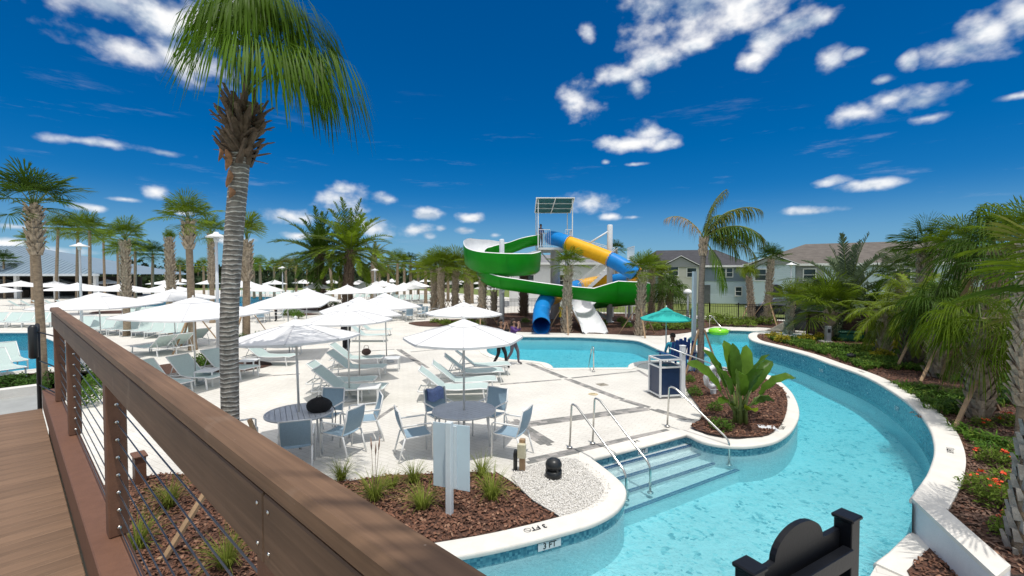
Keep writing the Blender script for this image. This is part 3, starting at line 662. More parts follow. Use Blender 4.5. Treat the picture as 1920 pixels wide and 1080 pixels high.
near = [(848, 748, 4, 'front of the four loungers behind the right dining table'), (868, 733, 6, 'second of the four loungers behind the right dining table'),
        (886, 715, 8, 'third of the four loungers behind the right dining table, in shade'), (902, 702, 10, 'rear of the four loungers behind the right dining table'),
        (655, 748, 2, 'front of the loungers behind the left dining table, in umbrella shade'), (640, 733, 4, 'second lounger behind the left dining table'),
        (668, 706, 2, 'third lounger behind the left dining table, beside a square side table'), (668, 687, 4, 'rear lounger behind the left dining table, with a bag on it'),
        (505, 683, -4, 'single lounger just right of the tall ringed palm trunk'), (520, 664, -2, 'lounger in shade behind the single lounger right of the ringed palm'),
        (370, 722, -20, 'lounger left of the ringed palm, beside the umbrella pole'), (430, 705, -18, 'lounger hidden in part by the tall ringed palm trunk'), (300, 735, -22, 'lounger nearest the railing, its foot end hidden'),
        (690, 640, 2, 'lounger in shade at mid deck, front of the pair right of the round umbrella'), (700, 629, 4, 'lounger in shade at mid deck, rear of the pair right of the round umbrella'),
        (290, 665, 160, 'dark backed lounger turned away, left one above the railing'), (325, 660, 160, 'dark backed lounger turned away, right one above the railing'), (360, 648, 160, 'lounger turned away beside the braced palm trunk')]
for u, v, a, l in near: lounger(u, v, R(a), l, 'loungers on the near deck')
def row_of(a, b, n, ang, desc):
    A, Bq = flat(G(*a)), flat(G(*b))
    for i in range(n):
        q = A.lerp(Bq, i / max(1, n - 1)); lounger(0, 0, R(ang) + random.uniform(-.08, .08), '%s lounger from the left, row %s' % (ORD[i], desc), 'loungers ' + desc, xy=q)
row_of((160, 622), (345, 634), 9, -65, 'behind the first square umbrella')
row_of((-10, 612), (95, 612), 5, -70, 'beyond the side pool at left')
row_of((40, 580), (150, 578), 6, 30, 'in shade under the pavilion umbrellas')
row_of((440, 555), (560, 555), 10, -80, 'on the far side of the far pool')
row_of((655, 562), (735, 560), 8, -100, 'beside the date palms')
row_of((740, 566), (805, 566), 6, -85, 'left of the short palms')
row_of((2, 706), (16, 690), 2, -30, 'at the near left corner of the side pool')
row_of((238, 600), (300, 596), 4, -60, 'in front of the far pool')
tbl_m = mat('table_grey', (0.50, 0.53, 0.57), 0.5, 0.08)
mb = MB(); mb.box((0, 0, 0.44), (0.52, 0.52, 0.03), None, 0.006); st_top = mb.mesh('table_top', white_frame)
mb = MB(); mb.box((0, 0, 0.212), (0.035, 0.035, 0.424)); st_leg = mb.mesh('leg', white_frame)
for u, v, l in ((693, 757, 'white square side table beside the left dining table umbrella'), (735, 695, 'white square side table in the open mid deck'), (467, 700, 'white square side table right of the tall ringed palm'), (390, 722, 'white square side table between loungers left of the ringed palm')):
    q = G(u, v); t = thing('side_table', l, 'side table', q, R(8), 'white side tables'); link('table_top', st_top, t)
    for sx in (-1, 1):
        for sy in (-1, 1): link('leg', st_leg, t, (sx * .235, sy * .235, 0))

# ------------------------------------------------------------------ dining tables and chairs
def dining_table(x, y, rz, label):
    t = thing('dining_table', label, 'table', (x, y, 0), rz, 'round dining tables'); Rr = 0.60
    n = 13; w = 2 * Rr / n
    for i in range(n):
        a = -Rr + i * w + 0.004; b = a + w - 0.008
        ys = [math.sqrt(max(0, (Rr - 0.03) ** 2 - q * q)) if abs(q) < Rr - 0.03 else 0.01 for q in (a, (a + b) / 2, b)]
        mb = MB(); mb.prism([(a, -ys[0]), ((a + b) / 2, -ys[1]), (b, -ys[2]), (b, ys[2]), ((a + b) / 2, ys[1]), (a, ys[0])], 0.712, 0.73); mb.build('slat', tbl_m, t)
    mb = MB(); mb.lathe([(Rr - 0.035, 0.700), (Rr, 0.700), (Rr + 0.004, 0.718), (Rr, 0.734), (Rr - 0.035, 0.734), (Rr - 0.035, 0.700)], 48); mb.build('rim', tbl_m, t)
    mb = MB(); mb.box((0, 0, 0.69), (1.1, 0.05, 0.03)); mb.box((0, 0, 0.69), (0.05, 1.1, 0.03)); mb.build('apron', white_frame, t)
    for k in range(4):
        a = math.pi / 4 + k * math.pi / 2; c, s = math.cos(a), math.sin(a)
        mb = MB(); mb.tube([(c * .46, s * .46, 0.70), (c * .47, s * .47, 0.4), (c * .50, s * .50, 0.0)], 0.02, 8); mb.build('leg', white_frame, t)
dining_table(U1.x, U1.y, 0.5, 'round grey slatted dining table with a black backpack on top')
dining_table(U2.x, U2.y, 0.9, 'round grey slatted dining table behind the blank sign')
blue_sling = mat('blue_sling', (0.31, 0.44, 0.54), 0.7, 0.06, 40, 0.25, 260, transl=0.12)
def chair_meshes():
    o = {}
    mb = MB(); mb.grid(lambda i, j: (-.22 + .44 * i, (j - .5) * .46, .43 - .02 * (1 - (2 * j - 1) ** 2) + .02 * i), 6, 6)
    mb.grid(lambda i, j: (-.22 + .44 * i, (j - .5) * .46, .424 - .02 * (1 - (2 * j - 1) ** 2) + .02 * i), 6, 6); o['seat'] = mb.mesh('seat', blue_sling)
    bx = lambda i: -.22 - .12 * i - .03 * math.sin(i * 3)
    mb = MB(); mb.grid(lambda i, j: (bx(i) - .02 * (1 - (2 * j - 1) ** 2), (j - .5) * .46, .46 + .43 * i), 6, 6)
    mb.grid(lambda i, j: (bx(i) - .006 - .02 * (1 - (2 * j - 1) ** 2), (j - .5) * .46, .46 + .43 * i), 6, 6); o['back'] = mb.mesh('backrest', blue_sling)
    mb = MB()
    for s in (-1, 1):
        mb.tube([(.24, s * .24, .44), (-.22, s * .24, .42), (bx(.3), s * .24, .59), (bx(1), s * .24, .90)], 0.015, 8)
    mb.tube([(bx(1), -.24, .90), (bx(1), .24, .90)], 0.014, 8); mb.tube([(.24, -.24, .44), (.24, .24, .44)], 0.014, 8); o['frame'] = mb.mesh('frame', white_frame)
    mb = MB(); mb.tube([(.25, 0, 0), (.24, 0, .63), (.20, 0, .65), (-.29, 0, .645)], 0.016, 8); o['arm'] = mb.mesh('arm', white_frame)
    mb = MB(); mb.tube([(-.24, 0, .43), (-.36, 0, 0)], 0.016, 8); o['leg'] = mb.mesh('rear_leg', white_frame)
    return o
CM = chair_meshes()
def chair(x, y, rz, label):
    t = thing('dining_chair', label, 'chair', (x, y, 0), rz, 'blue sling dining chairs')
    link('seat', CM['seat'], t); link('backrest', CM['back'], t); link('frame', CM['frame'], t)
    for s in (-1, 1): link('armrest', CM['arm'], t, (0, s * .262, 0)); link('rear_leg', CM['leg'], t, (0, s * .245, 0))
def chairs(c, lst):
    for ang, d, l in lst:
        a = R(ang); chair(c.x + math.cos(a) * d, c.y + math.sin(a) * d, a + math.pi + random.uniform(-.15, .15), l)
chairs(U1, [(-68, .80, 'blue sling chair at the left table with its back to the viewer'), (-12, .86, 'blue sling chair at the right side of the left table'), (78, .80, 'blue sling chair behind the backpack at the left table'), (28, 1.15, 'blue sling chair beyond the right edge of the left table'), (-150, .95, 'blue sling chair at the left table half hidden by the railing')])
chairs(U2, [(205, .92, 'blue sling chair at the left of the right table, seen from its side'), (-22, .95, 'blue sling chair at the right of the right table near the utility post'), (128, .86, 'blue sling chair at the right table, far left with a towel'), (58, .86, 'blue sling chair at the right table, far right side')])
for tu, tv, l in ((764, 600, 'far mid deck dining table left of the short palm trio, nearer one'), (792, 594, 'far mid deck dining table left of the short palm trio, rear one'), (494, 603, 'far dining table beyond the mid deck umbrellas at left')):
    c_ = flat(G(tu, tv)); dining_table(c_.x, c_.y, .3, l)
    for k_, a_ in enumerate((20, 110, 200, 290)): chair(c_.x + math.cos(R(a_)) * .95, c_.y + math.sin(R(a_)) * .95, R(a_) + math.pi, '%s chair around the %s' % (('right', 'rear', 'left', 'front')[k_], l.replace('dining ', '')))
# backpack on the left table
bag_m = mat('black_fabric', (0.012, 0.012, 0.014), 0.85, 0.3, 20, 0.4, 120)
t = thing('backpack', 'black fabric backpack lying on the left dining table', 'backpack', (U1.x + 0.36, U1.y + 0.02, 0.734), 0.3)
mb = MB()
def bagf(i, j):
    a = 2 * math.pi * j; b = math.pi * i
    r = 1 + 0.10 * noise.noise(Vector((math.cos(a) * 1.5, math.sin(a) * 1.5, b)))
    sx, sy, sz = 0.23, 0.17, 0.15
    return (sx * math.sin(b) * math.cos(a) * r, sy * math.sin(b) * math.sin(a) * r, max(0.0, 0.11 + sz * math.cos(b) * r))
mb.grid(bagf, 14, 20); mb.build('bag_body', bag_m, t)
mb = MB(); mb.tube([(0.20, -.06, .15), (.27, -.10, .06), (.30, -.14, -.03), (.29, -.16, -.16), (.28, -.15, -.28)], 0.008, 6); mb.build('strap', bag_m, t)
mb = MB(); mb.tube([(-.06, .02, .25), (-.03, .02, .285), (.03, .02, .285), (.06, .02, .25)], 0.009, 6); mb.build('carry_handle', bag_m, t)
q = G(1, 1); q = flat(G(688, 684)); t = thing('tote_bag', 'small brown bag lying on the rear lounger', 'bag', (q.x - 0.05, q.y + .1, 0.33), 0.2)
mb = MB(); mb.grid(lambda i, j: (0.17 * math.sin(math.pi * i) * math.cos(2 * math.pi * j), .12 * math.sin(math.pi * i) * math.sin(2 * math.pi * j), .13 + .13 * math.cos(math.pi * i)), 8, 12); mb.build('bag_body', mat('brown_bag', (.09, .05, .04), .7), t)
mb = MB(); mb.tube([(-.1, 0, .2), (-.06, 0, .36), (.06, 0, .36), (.1, 0, .2)], 0.01, 6); mb.build('carry_handle', MATS['brown_bag'], t)
# blue towel over the chair by the right table
q = U2 + Vector((math.cos(R(128)), math.sin(R(128)))) * 1.13
t = thing('towel', 'blue towel hung over a chair back at the right table', 'towel', (q.x, q.y, 0.60), R(128))
mb = MB(); mb.grid(lambda i, j: (0.04 + .015 * math.sin(9 * j) + (-.09 if i < .5 else 0) + .02 * math.sin(5 * i), (j - .5) * .36, .32 - abs(i - .5) * .5 + .02 * math.sin(7 * j)), 8, 10); mb.build('towel_cloth', mat('towel_blue', (.16, .22, .42), .9, .2, 20), t)

# ------------------------------------------------------------------ blank sign, pedestal, bollard, rails, bin
q = G(843, 968); t = thing('blank_sign', 'pale blue metal sign seen from its blank back, in the mulch bed', 'sign', (q.x, q.y, 0), R(-20))
sg = mat('sign_back', (0.58, 0.68, 0.74), 0.45, 0.03, 3); sp = mat('sign_post', (0.66, 0.71, 0.74), 0.4, 0.03)
mb = MB(); mb.box((0, 0, 0.65), (0.085, 0.085, 1.30), None, 0.006); mb.build('post', sp, t)
mb = MB(); mb.box((-0.01, 0.075, 0.80), (0.56, 0.012, 0.90), None, 0.003); mb.build('panel', sg, t)
mb = MB(); mb.box((0, 0.056, 0.8), (0.16, 0.024, 0.86)); mb.build('bracket', sp, t)
q = G(974, 882); t = thing('utility_post', 'wooden stub post with beige electrical box and dark conduit by the gravel', 'utility box', q, R(-15))
mb = MB(); mb.box((0.05, 0, .27), (.09, .09, .54), None, .004); mb.build('post', wood_stake, t)
mb = MB(); mb.box((.06, -.085, .37), (.14, .08, .24), None, .01); mb.build('electrical_box', mat('beige_box', (.60, .56, .40), .5), t)
mb = MB(); mb.tube([(-.06, -.05, -.02), (-.06, -.05, .30), (-.045, -.05, .36)], .035, 10); mb.build('conduit', dark_plastic, t)
q = G(1038, 896); t = thing('bollard_vent', 'black domed bollard standing on the white gravel', 'bollard', q)
mb = MB(); mb.lathe([(.0, 0), (.135, 0), (.135, .13), (.12, .135), (0, .135)], 24); mb.build('base_ring', dark_plastic, t)
mb = MB(); mb.lathe([(.10, .13), (.10, .19)], 20); mb.build('louvre_core', black_metal, t)
for k in range(4):
    a = k * math.pi / 2 + .4; mb = MB(); mb.box((math.cos(a) * .115, math.sin(a) * .115, .16), (.035, .035, .06), Matrix.Rotation(a, 3, 'Z')); mb.build('spacer', dark_plastic, t)
mb = MB(); mb.lathe([(.0, .185), (.13, .185), (.135, .21), (.135, .24), (.11, .29), (.06, .32), (0, .33)], 24); mb.build('dome_cap', dark_plastic, t)
def hand_rail(pts, r, label, feet):
    t = thing('pool_handrail', label, 'handrail', pts[0]); o = pts[0]
    ctrl = [p - o for p in pts]; path = []
    for i, p in enumerate(ctrl):
        if 0 < i < len(ctrl) - 1:
            a = (ctrl[i - 1] - p); b = (ctrl[i + 1] - p); rr = min(.12, a.length * .4, b.length * .4)
            a = p + a.normalized() * rr; b = p + b.normalized() * rr
            for k in range(5):
                s = k / 4; path.append(a.lerp(p, s).lerp(p.lerp(b, s), s))
        else: path.append(p)
    mb = MB(); mb.tube(path, r, 12); mb.build('rail', steel, t)
    for f in feet:
        mb = MB(); mb.lathe([(.0, 0), (.055, 0), (.055, .012), (.03, .025), (.0, .025)], 16, f - o); mb.build('escutcheon', steel, t)
def rail_at(b, top, bend, kick, end, zb, label):
    P0 = G(*b, 0.02); Pt = D(*top, P0.y); Pe = G(*end, zb)
    dirn = (Pe - P0); dirn.z = 0; dirn.normalize()
    Pk = D(*bend, (Pt + dirn * .12).y); Pk = Vector((Pt.x + dirn.x * .14, Pt.y + dirn.y * .14, Pt.z - 0.01))
    Pz = Vector((Pe.x, Pe.y, D(*kick, Pe.y).z))
    hand_rail([P0, Pt, Pk, Pz, Pe], .019, label, [P0, Pe])
rail_at((1068, 839), (1072, 757), (1092, 760), (1172, 888), (1174, 938), -.37, 'stainless steel handrail into the river steps, leftmost of three')
rail_at((1111, 831), (1115, 746), (1136, 752), (1220, 872), (1219, 924), -.37, 'stainless steel handrail into the river steps, middle of three')
rail_at((1251, 799), (1255, 724), (1276, 730), (1366, 826), (1367, 872), -.37, 'stainless steel handrail into the river steps beside the mulch island')
P0 = G(1103, 688); Pe = G(1113, 696, 0.02)
hand_rail([Vector((P0.x, P0.y + .35, -.5)), D(1110, 650, P0.y + .2), D(1113, 651, Pe.y), Pe], .02, 'single bent steel grab rail at the edge of the slide pool', [Pe])
P0 = G(1330, 614); hand_rail([P0, D(1330, 592, P0.y), D(1334, 592, P0.y), D(1355, 618, P0.y - 2.2)], .025, 'thin steel handrail at the far bend of the river', [P0])
# litter bin
navy = mat('navy_panel', (0.012, 0.032, 0.085), 0.35, 0.1); q = G(1247, 741)
t = thing('litter_bin', 'navy blue litter bin with a white frame on the pale deck', 'litter bin', q, R(10)); w = .31; h = 1.02
for sx in (-1, 1):
    for sy in (-1, 1): mb = MB(); mb.box((sx * w, sy * w, h / 2 + .03), (.045, .045, h)); mb.build('corner_post', white_frame, t)
for z in (.07, .83, h + .01):
    for a in range(4):
        M = Matrix.Rotation(a * math.pi / 2, 3, 'Z'); mb = MB(); mb.box(M @ Vector((0, -w, z)), (.575, .04, .04), M); mb.build('frame_bar', white_frame, t)
for a in range(4):
    M = Matrix.Rotation(a * math.pi / 2, 3, 'Z'); mb = MB(); mb.box(M @ Vector((0, -w + .015, .45)), (.565, .015, .71), M); mb.build('side_panel', navy, t)
mb = MB(); mb.box((0, 0, .815), (.56, .56, .02)); mb.build('inner_lid', navy, t)
mb = MB(); mb.box((0, 0, h + .01), (.57, .57, .02)); mb.build('top_lid', navy, t)
mb = MB(); mb.box((0, 0, .015), (.70, .70, .025)); mb.build('foot_plate', mat('foot_grey', (.2, .2, .2), .7), t)
# white posts, rescue pole and ring buoy
white_post = mat('white_vinyl', (0.76, 0.78, 0.80), 0.4, 0.04)
PP = []
for u, v, tv, l in ((1279, 746, 649, 'white square post beside the litter bin'), (1337, 742, 675, 'white square post carrying the ring buoy')):
    q = G(u, v); h = D(u, tv, q.y).z; PP.append((q, h)); t = thing('white_post', l, 'post', q, R(12))
    mb = MB(); mb.box((0, 0, h / 2), (.115, .115, h), None, .006); mb.build('post_shaft', white_post, t)
    mb = MB(); mb.box((0, 0, h + .012), (.135, .135, .024), None, .006); mb.build('post_cap', white_post, t)
a, ah = PP[0]; b, bh = PP[1]; d = (Vector((b.x, b.y, bh - .12)) - Vector((a.x, a.y, ah - .18)))
pa = Vector((a.x, a.y - .085, ah - .18)); t = thing('rescue_pole', 'long grey rescue pole resting across two white posts', 'pole', pa)
mb = MB(); mb.tube([-d * .45, d * 1.75], .017, 8); mb.build('pole_shaft', mat('pole_grey', (.55, .57, .58), .35, metal=.6), t)
for o_ in (Vector((0, .03, .0)), d + Vector((0, .03, 0))): mb = MB(); mb.box(o_, (.05, .06, .05)); mb.build('clip', dark_plastic, t)
q = Vector((b.x - .06, b.y - .12, .55)); t = thing('ring_buoy', 'white ring buoy hanging on a white post by the banana plant', 'ring buoy', q)
mb = MB(); N_ = 28
def torus(i, j, Rr=.27, r=.075): 
    a = 2 * math.pi * i; c = 2 * math.pi * j; return ((Rr + r * math.cos(c)) * math.cos(a), r * .8 * math.sin(c), (Rr + r * math.cos(c)) * math.sin(a))
mb.grid(torus, 28, 12); mb.build('ring', mat('buoy_white', (.80, .81, .83), .4, .03), t, rot=(R(8), 0, R(30)))
mb = MB(); mb.tube([(.1, -.07, .3), (0, -.09, .34), (-.2, -.08, .22), (-.3, -.08, 0), (-.26, -.08, -.2), (-.1, -.09, -.33), (.1, -.09, -.33)], .008, 6); mb.build('rope', white_post, t)
q = G(1300, 697); t = thing('tall_pole', 'tall pale blue square pole in front of the leaning palm', 'pole', q, R(5)); h = D(1304, 509, q.y).z
mb = MB(); mb.box((0, 0, h / 2), (.12, .12, h), None, .008); mb.build('pole_shaft', mat('pole_pale', (.55, .66, .72), .45, .04), t)
mb = MB(); mb.box((0, 0, .02), (.25, .25, .03)); mb.build('base_flange', MATS['pole_pale'], t)
# deck hatches
for u, v, c, l in ((1129, 721, (.30, .27, .22), 'small square grey drain cover set in the pale deck'), (1112, 739, (.55, .45, .28), 'round tan skimmer lid set in the pale deck')):
    q = G(u, v, .004); t = thing('deck_lid', l, 'drain cover', q, .4); mb = MB()
    if c[0] < .4: mb.box((0, 0, .003), (.28, .28, .01), None, .002)
    else: mb.lathe([(0, 0), (.13, 0), (.13, .006), (.12, .009), (0, .009)], 24)
    mb.build('lid', mat('lid_%d' % u, c, .7), t)
    mb = MB(); mb.box((0, 0, .011), (.12, .012, .006)); mb.build('lift_slot', black_metal, t)
q = G(1438, 801, .06); t = thing('valve_cover', 'white rectangular valve box lid on the island mulch', 'lid', q, R(-15))
mb = MB(); mb.box((0, 0, 0), (.34, .22, .02), None, .004); mb.build('lid', white_post, t); mb = MB(); mb.box((0, 0, -.04), (.38, .26, .06)); mb.build('rim', white_post, t)

# lifeguard station
umb = XY(1252, 15.9); umbrella('teal', umb[0], umb[1] + .1, .2, 'teal umbrella over the blue lifeguard chairs', name='teal_umbrella', sc=.92)
blue_pl = mat('blue_resin', (0.012, 0.055, 0.22), 0.4, 0.12, 10)
def adirondack(x, y, rz, label):
    t = thing('adirondack_chair', label, 'chair', (x, y, 0), rz, 'blue chairs under the teal umbrella')
    for i in range(5):
        a = (i - 2) * .10; hh = .78 - .05 * abs(i - 2)
        mb = MB(); mb.beam((-.25, a * 1.0, .42), (-.25 - .26, a * 1.25, .42 + hh), .088, .02, (1, 0, 0)); mb.build('back_slat', blue_pl, t)
    for i in range(5): mb = MB(); mb.box((-.22 + i * .12, 0, .44 + .02 * i), (.105, .54, .022)); mb.build('seat_slat', blue_pl, t)
    for s in (-1, 1):
        mb = MB(); mb.box((0.02, s * .32, .66), (.72, .12, .025), None, .005); mb.build('armrest', blue_pl, t)
        mb = MB(); mb.beam((.30, s * .29, 0), (.28, s * .29, .65), .09, .03, (0, 1, 0)); mb.build('front_leg', blue_pl, t)
        mb = MB(); mb.beam((-.42, s * .29, 0), (-.32, s * .29, .65), .09, .03, (0, 1, 0)); mb.build('rear_leg', blue_pl, t)
q = XY(1262, 15.3); adirondack(q[0], q[1], R(100), 'blue slatted chair with the seated lifeguard, left of the pair'); LG = Vector(q)
q = XY(1279, 15.6); adirondack(q[0] + .12, q[1], R(70), 'empty blue slatted chair, right of the pair')
# green swim ring on the river
q = G(1347, 623, WATER + .12); t = thing('swim_ring', 'lime green inflatable swim ring floating on the river', 'swim ring', q)
mb = MB(); mb.grid(lambda i, j: ((.42 + .2 * math.cos(2 * math.pi * j)) * math.cos(2 * math.pi * i), (.42 + .2 * math.cos(2 * math.pi * j)) * math.sin(2 * math.pi * i), .2 * math.sin(2 * math.pi * j) + .05), 28, 12)
mb.build('ring', mat('lime_vinyl', (.25, .75, .02), .25, .05, coat=.5), t, scale=.9)
mb = MB(); mb.tube([(.6, .1, .1), (.68, 0, .14), (.6, -.1, .1)], .02, 6); mb.build('handle', MATS['lime_vinyl'], t)
# dark wooden sign seen from behind at the bottom edge
navyb = mat('charcoal_paint', (0.006, 0.007, 0.010), 0.42, 0.15, 5, 0.05, 60, spec=.25)
pl, pr = G(1406, 1058, 2.05), G(1588, 964, 2.05); pl.z = pr.z = 0; ang = math.atan2(pr.y - pl.y, pr.x - pl.x); Ls = (pr - pl).length
t = thing('arched_sign', 'charcoal arched sign seen from behind at the bottom edge, between two posts', 'sign', pl, ang); zt = 2.03
for x in (0, Ls):
    mb = MB(); mb.box((x, 0, zt / 2), (.085, .085, zt), None, .004); mb.build('post', navyb, t)
    mb = MB(); mb.box((x, 0, zt + .011), (.105, .105, .022), None, .006); mb.build('post_cap', navyb, t)
poly = [(.04, zt - 1.0), (Ls - .04, zt - 1.0), (Ls - .04, zt - .05), (Ls * .78, zt - .05)] + [(Ls * .5 + Ls * .25 * math.cos(a), zt - .045 + .125 * math.sin(a)) for a in [math.pi * k / 14 for k in range(15)]] + [(Ls * .22, zt - .05), (.04, zt - .05)]
mb = MB(); st = len(poly)
for y in (.012, .04):
    for x, z in poly: mb.v.append(Vector((x, y, z)))
mb.face(tuple(range(st))); mb.face(tuple(st + st - 1 - i for i in range(st)))
for i in range(st): j = (i + 1) % st; mb.face((i, i + st, j + st, j))
mb.build('board', navyb, t)
for z in (zt - .17, zt - .80): mb = MB(); mb.box((Ls / 2, -.03, z), (Ls - .09, .05, .09), None, .004); mb.build('cross_rail', navyb, t)
# ------------------------------------------------------------------ beds: mulch, gravel
def Pg(lst, z=0): return [flat(G(u, v, z)) for u, v in lst]
mulch_chip = mat('bark_chip', (0.185, 0.086, 0.052), 0.9, 0.5, 25, col2=(0.05, 0.026, 0.018))
chip_l = mat('pale_chip', (0.30, 0.17, 0.11), 0.9, 0.3, 25)
def scatter(poly, n):
    xs = [p[0] for p in poly]; ys = [p[1] for p in poly]; out = []; tries = 0
    while len(out) < n and tries < n * 12:
        tries += 1; q = (random.uniform(min(xs), max(xs)), random.uniform(min(ys), max(ys)))
        if inside(q, poly): out.append(q)
    return out
def bed(poly, z, dens, zf=None, name='mulch_bed'):
    if area(poly) < 0: poly = poly[::-1]
    o = tag(sheet(poly, [], z).build(name, bark_mulch), kind='structure')
    if dens:
        mb = MB()
        for x, y in scatter(poly, int(abs(area(poly)) * dens)):
            L = random.uniform(.025, .07); w = random.uniform(.008, .02); a = random.uniform(0, 6.28); t = random.uniform(-.5, .5); r = random.uniform(-.6, .6)
            M = Euler((r, t, a)).to_matrix(); c = Vector((x, y, z + random.uniform(.004, .03)))
            mb.cur = 1 if random.random() < .12 else 0
            h = Vector((0, 0, .006)); p = [c + M @ Vector(q) for q in ((-L / 2, -w, 0), (L / 2, -w * .7, 0), (L / 2, w * .8, 0), (-L / 2, w, 0))]; mid = [c + M @ Vector((0, -w, .006)), c + M @ Vector((0, w, .006))]
            n = len(mb.v); mb.v += [p[0], mid[0], p[1], p[2], mid[1], p[3]]; mb.face((n, n + 1, n + 4, n + 5)); mb.face((n + 1, n + 2, n + 3, n + 4))
        tag(mb.build('mulch_chips', [mulch_chip, chip_l], o), kind='stuff')
    return o
cop = offset(LEFT, 0.315 * OUT)
def nearest(p, pts): return min(range(len(pts)), key=lambda i: (pts[i] - p).length)
i0 = nearest(Vector((-3.6, 3.9)), L1); i1 = nearest(flat(G(1060, 995)), L1)
bedA = Pg([(1046, 971), (1000, 944), (960, 908), (928, 890), (878, 886), (805, 890), (726, 893), (653, 904), (520, 905), (400, 893), (300, 890), (225, 905)]) + [Vector((-7.2, 5.2))] + [cop[i] for i in range(i0, i1)]
bed(bedA, 0.02, 700)
grav = Pg([(958, 897), (966, 882), (1000, 872), (1045, 862), (1078, 861), (1104, 872), (1128, 892), (1142, 908), (1145, 925), (1130, 946), (1100, 959), (1060, 970), (1046, 971), (1000, 944)])
gm = mat('white_gravel', (0.60, 0.58, 0.54), 0.85, 0.25, 90, 0.8, 60); gch = mat('white_pebble', (0.80, 0.78, 0.74), 0.7, 0.06, 30, rnd=.0); gch2 = mat('grey_pebble', (0.42, 0.40, 0.37), 0.8, 0.2, 30)
if area(grav) < 0: grav = grav[::-1]
go = tag(sheet(grav, [], 0.012).build('gravel_bed', gm), kind='structure'); mb = MB()
for x, y in scatter(grav, 9000):
    s = random.uniform(.007, .017); c = Vector((x, y, .016 + random.random() * .012)); mb.cur = 1 if random.random() < .10 else 0
    M = Euler((random.uniform(0, 6), random.uniform(0, 6), 0)).to_matrix(); n = len(mb.v)
    mb.v += [c + M @ Vector(q) for q in ((s, 0, 0), (0, s * .7, 0), (-s, 0, 0), (0, -s * .7, 0), (0, 0, s * .6), (0, 0, -s * .6))]
    for f in ((0, 1, 4), (1, 2, 4), (2, 3, 4), (3, 0, 4), (1, 0, 5), (2, 1, 5), (3, 2, 5), (0, 3, 5)): mb.face(tuple(n + i for i in f), True)
tag(mb.build('pebbles', [gch, gch2], go), kind='stuff')
mb = MB(); e = [G(u, v) for u, v in ((928, 888), (960, 908), (1000, 944), (1047, 972))]; mb.tube([p + Vector((0, 0, .03)) for p in e], .012, 6); mb.build('edging_strip', dark_plastic, go)
isle = catmull(Pg([(1294, 803), (1311, 792), (1316, 778), (1306, 760), (1290, 737), (1284, 716), (1290, 699), (1340, 695), (1400, 705), (1445, 717), (1468, 732), (1476, 752), (1475, 774), (1466, 798), (1450, 814), (1428, 822), (1380, 824), (1330, 817)]), 2, True)
bed(isle, 0.05, 380, name='island_mulch')
rcop = offset(RIGHT, 0.33 * OUT); k0 = nearest(flat(G(1406, 625, HW)), RIGHT) - 5
plant = [rcop[i] for i in range(max(0, k0), len(rcop))] + [flat(G(1757, 942, HW)), flat(G(1900, 1068, HW)), Vector((9, 4.5)), Vector((16, 9)), Vector((24, 16)), Vector((22.5, 20.3))]
PLANT = plant
bed(plant, HW - 0.05, 130, name='planter_mulch')
nearR = [flat(G(u, v, HW)) for u, v in ((1705, 770), (1745, 790), (1790, 830), (1792, 870), (1760, 940), (1890, 1060))] + [Vector((8.5, 5)), Vector((10.5, 10))]
mb = MB()
for x, y in scatter(nearR, 7000):
    L = random.uniform(.03, .08); w = random.uniform(.008, .018); M = Euler((random.uniform(-.5, .5), random.uniform(-.5, .5), random.uniform(0, 6.28))).to_matrix(); c = Vector((x, y, HW - .05 + random.uniform(.004, .03)))
    mb.quad(*[c + M @ Vector(q) for q in ((-L / 2, -w, 0), (L / 2, -w * .6, 0), (L / 2, w * .8, 0), (-L / 2, w, 0))])
tag(mb.build('mulch_chips', mat('aged_chip', (0.17, 0.105, 0.075), 0.9, 0.5, 25, col2=(0.06, 0.036, 0.026)), bpy.data.objects['planter_mulch']), kind='stuff')
lowbed = [low_a + Vector((.35, -.05)), flat(G(1740, 1010)), flat(G(1800, 1075)), Vector((4.9, 3.6)), Vector((3.6, 3.4)), flat(G(1700, 1075))]
bed(lowbed, 0.03, 600, name='lower_mulch')
slide_bed = Pg([(925, 616), (955, 622), (1010, 623.5), (1090, 625), (1150, 627), (1195, 629), (1240, 630), (1290, 624), (1318, 617)]) + [Vector((15, 31)), Vector((12, 38)), Vector((0, 39)), Vector((-4, 36))]
bed(slide_bed, 0.02, 25, name='slide_mulch')
backbed = Pg([(1325, 612), (1420, 613.5), (1480, 618), (1560, 627)]) + [Vector((21, 24)), Vector((24, 29)), Vector((17, 33)), Vector((13.5, 31.5))]
bed(backbed, 0.03, 0, name='rear_mulch')
for u, v, r, l in ((835, 607, 1.9, 0), (870, 603, 1.6, 0), (390, 690, 1.5, 0), (60, 718, 1.6, 0), (18, 725, 1.8, 0), (470, 640, 1.3, 0), (640, 578, 3.2, 0), (270, 615, 1.4, 0), (560, 590, 1.2, 0), (230, 585, 2.0, 0)):
    q = flat(G(u, v)); bed([q + Vector((math.cos(a) * r * (1.3 + .15 * math.sin(3 * a)), math.sin(a) * r)) for a in [2 * math.pi * k / 20 for k in range(20)]], 0.025, 0, name='palm_bed')
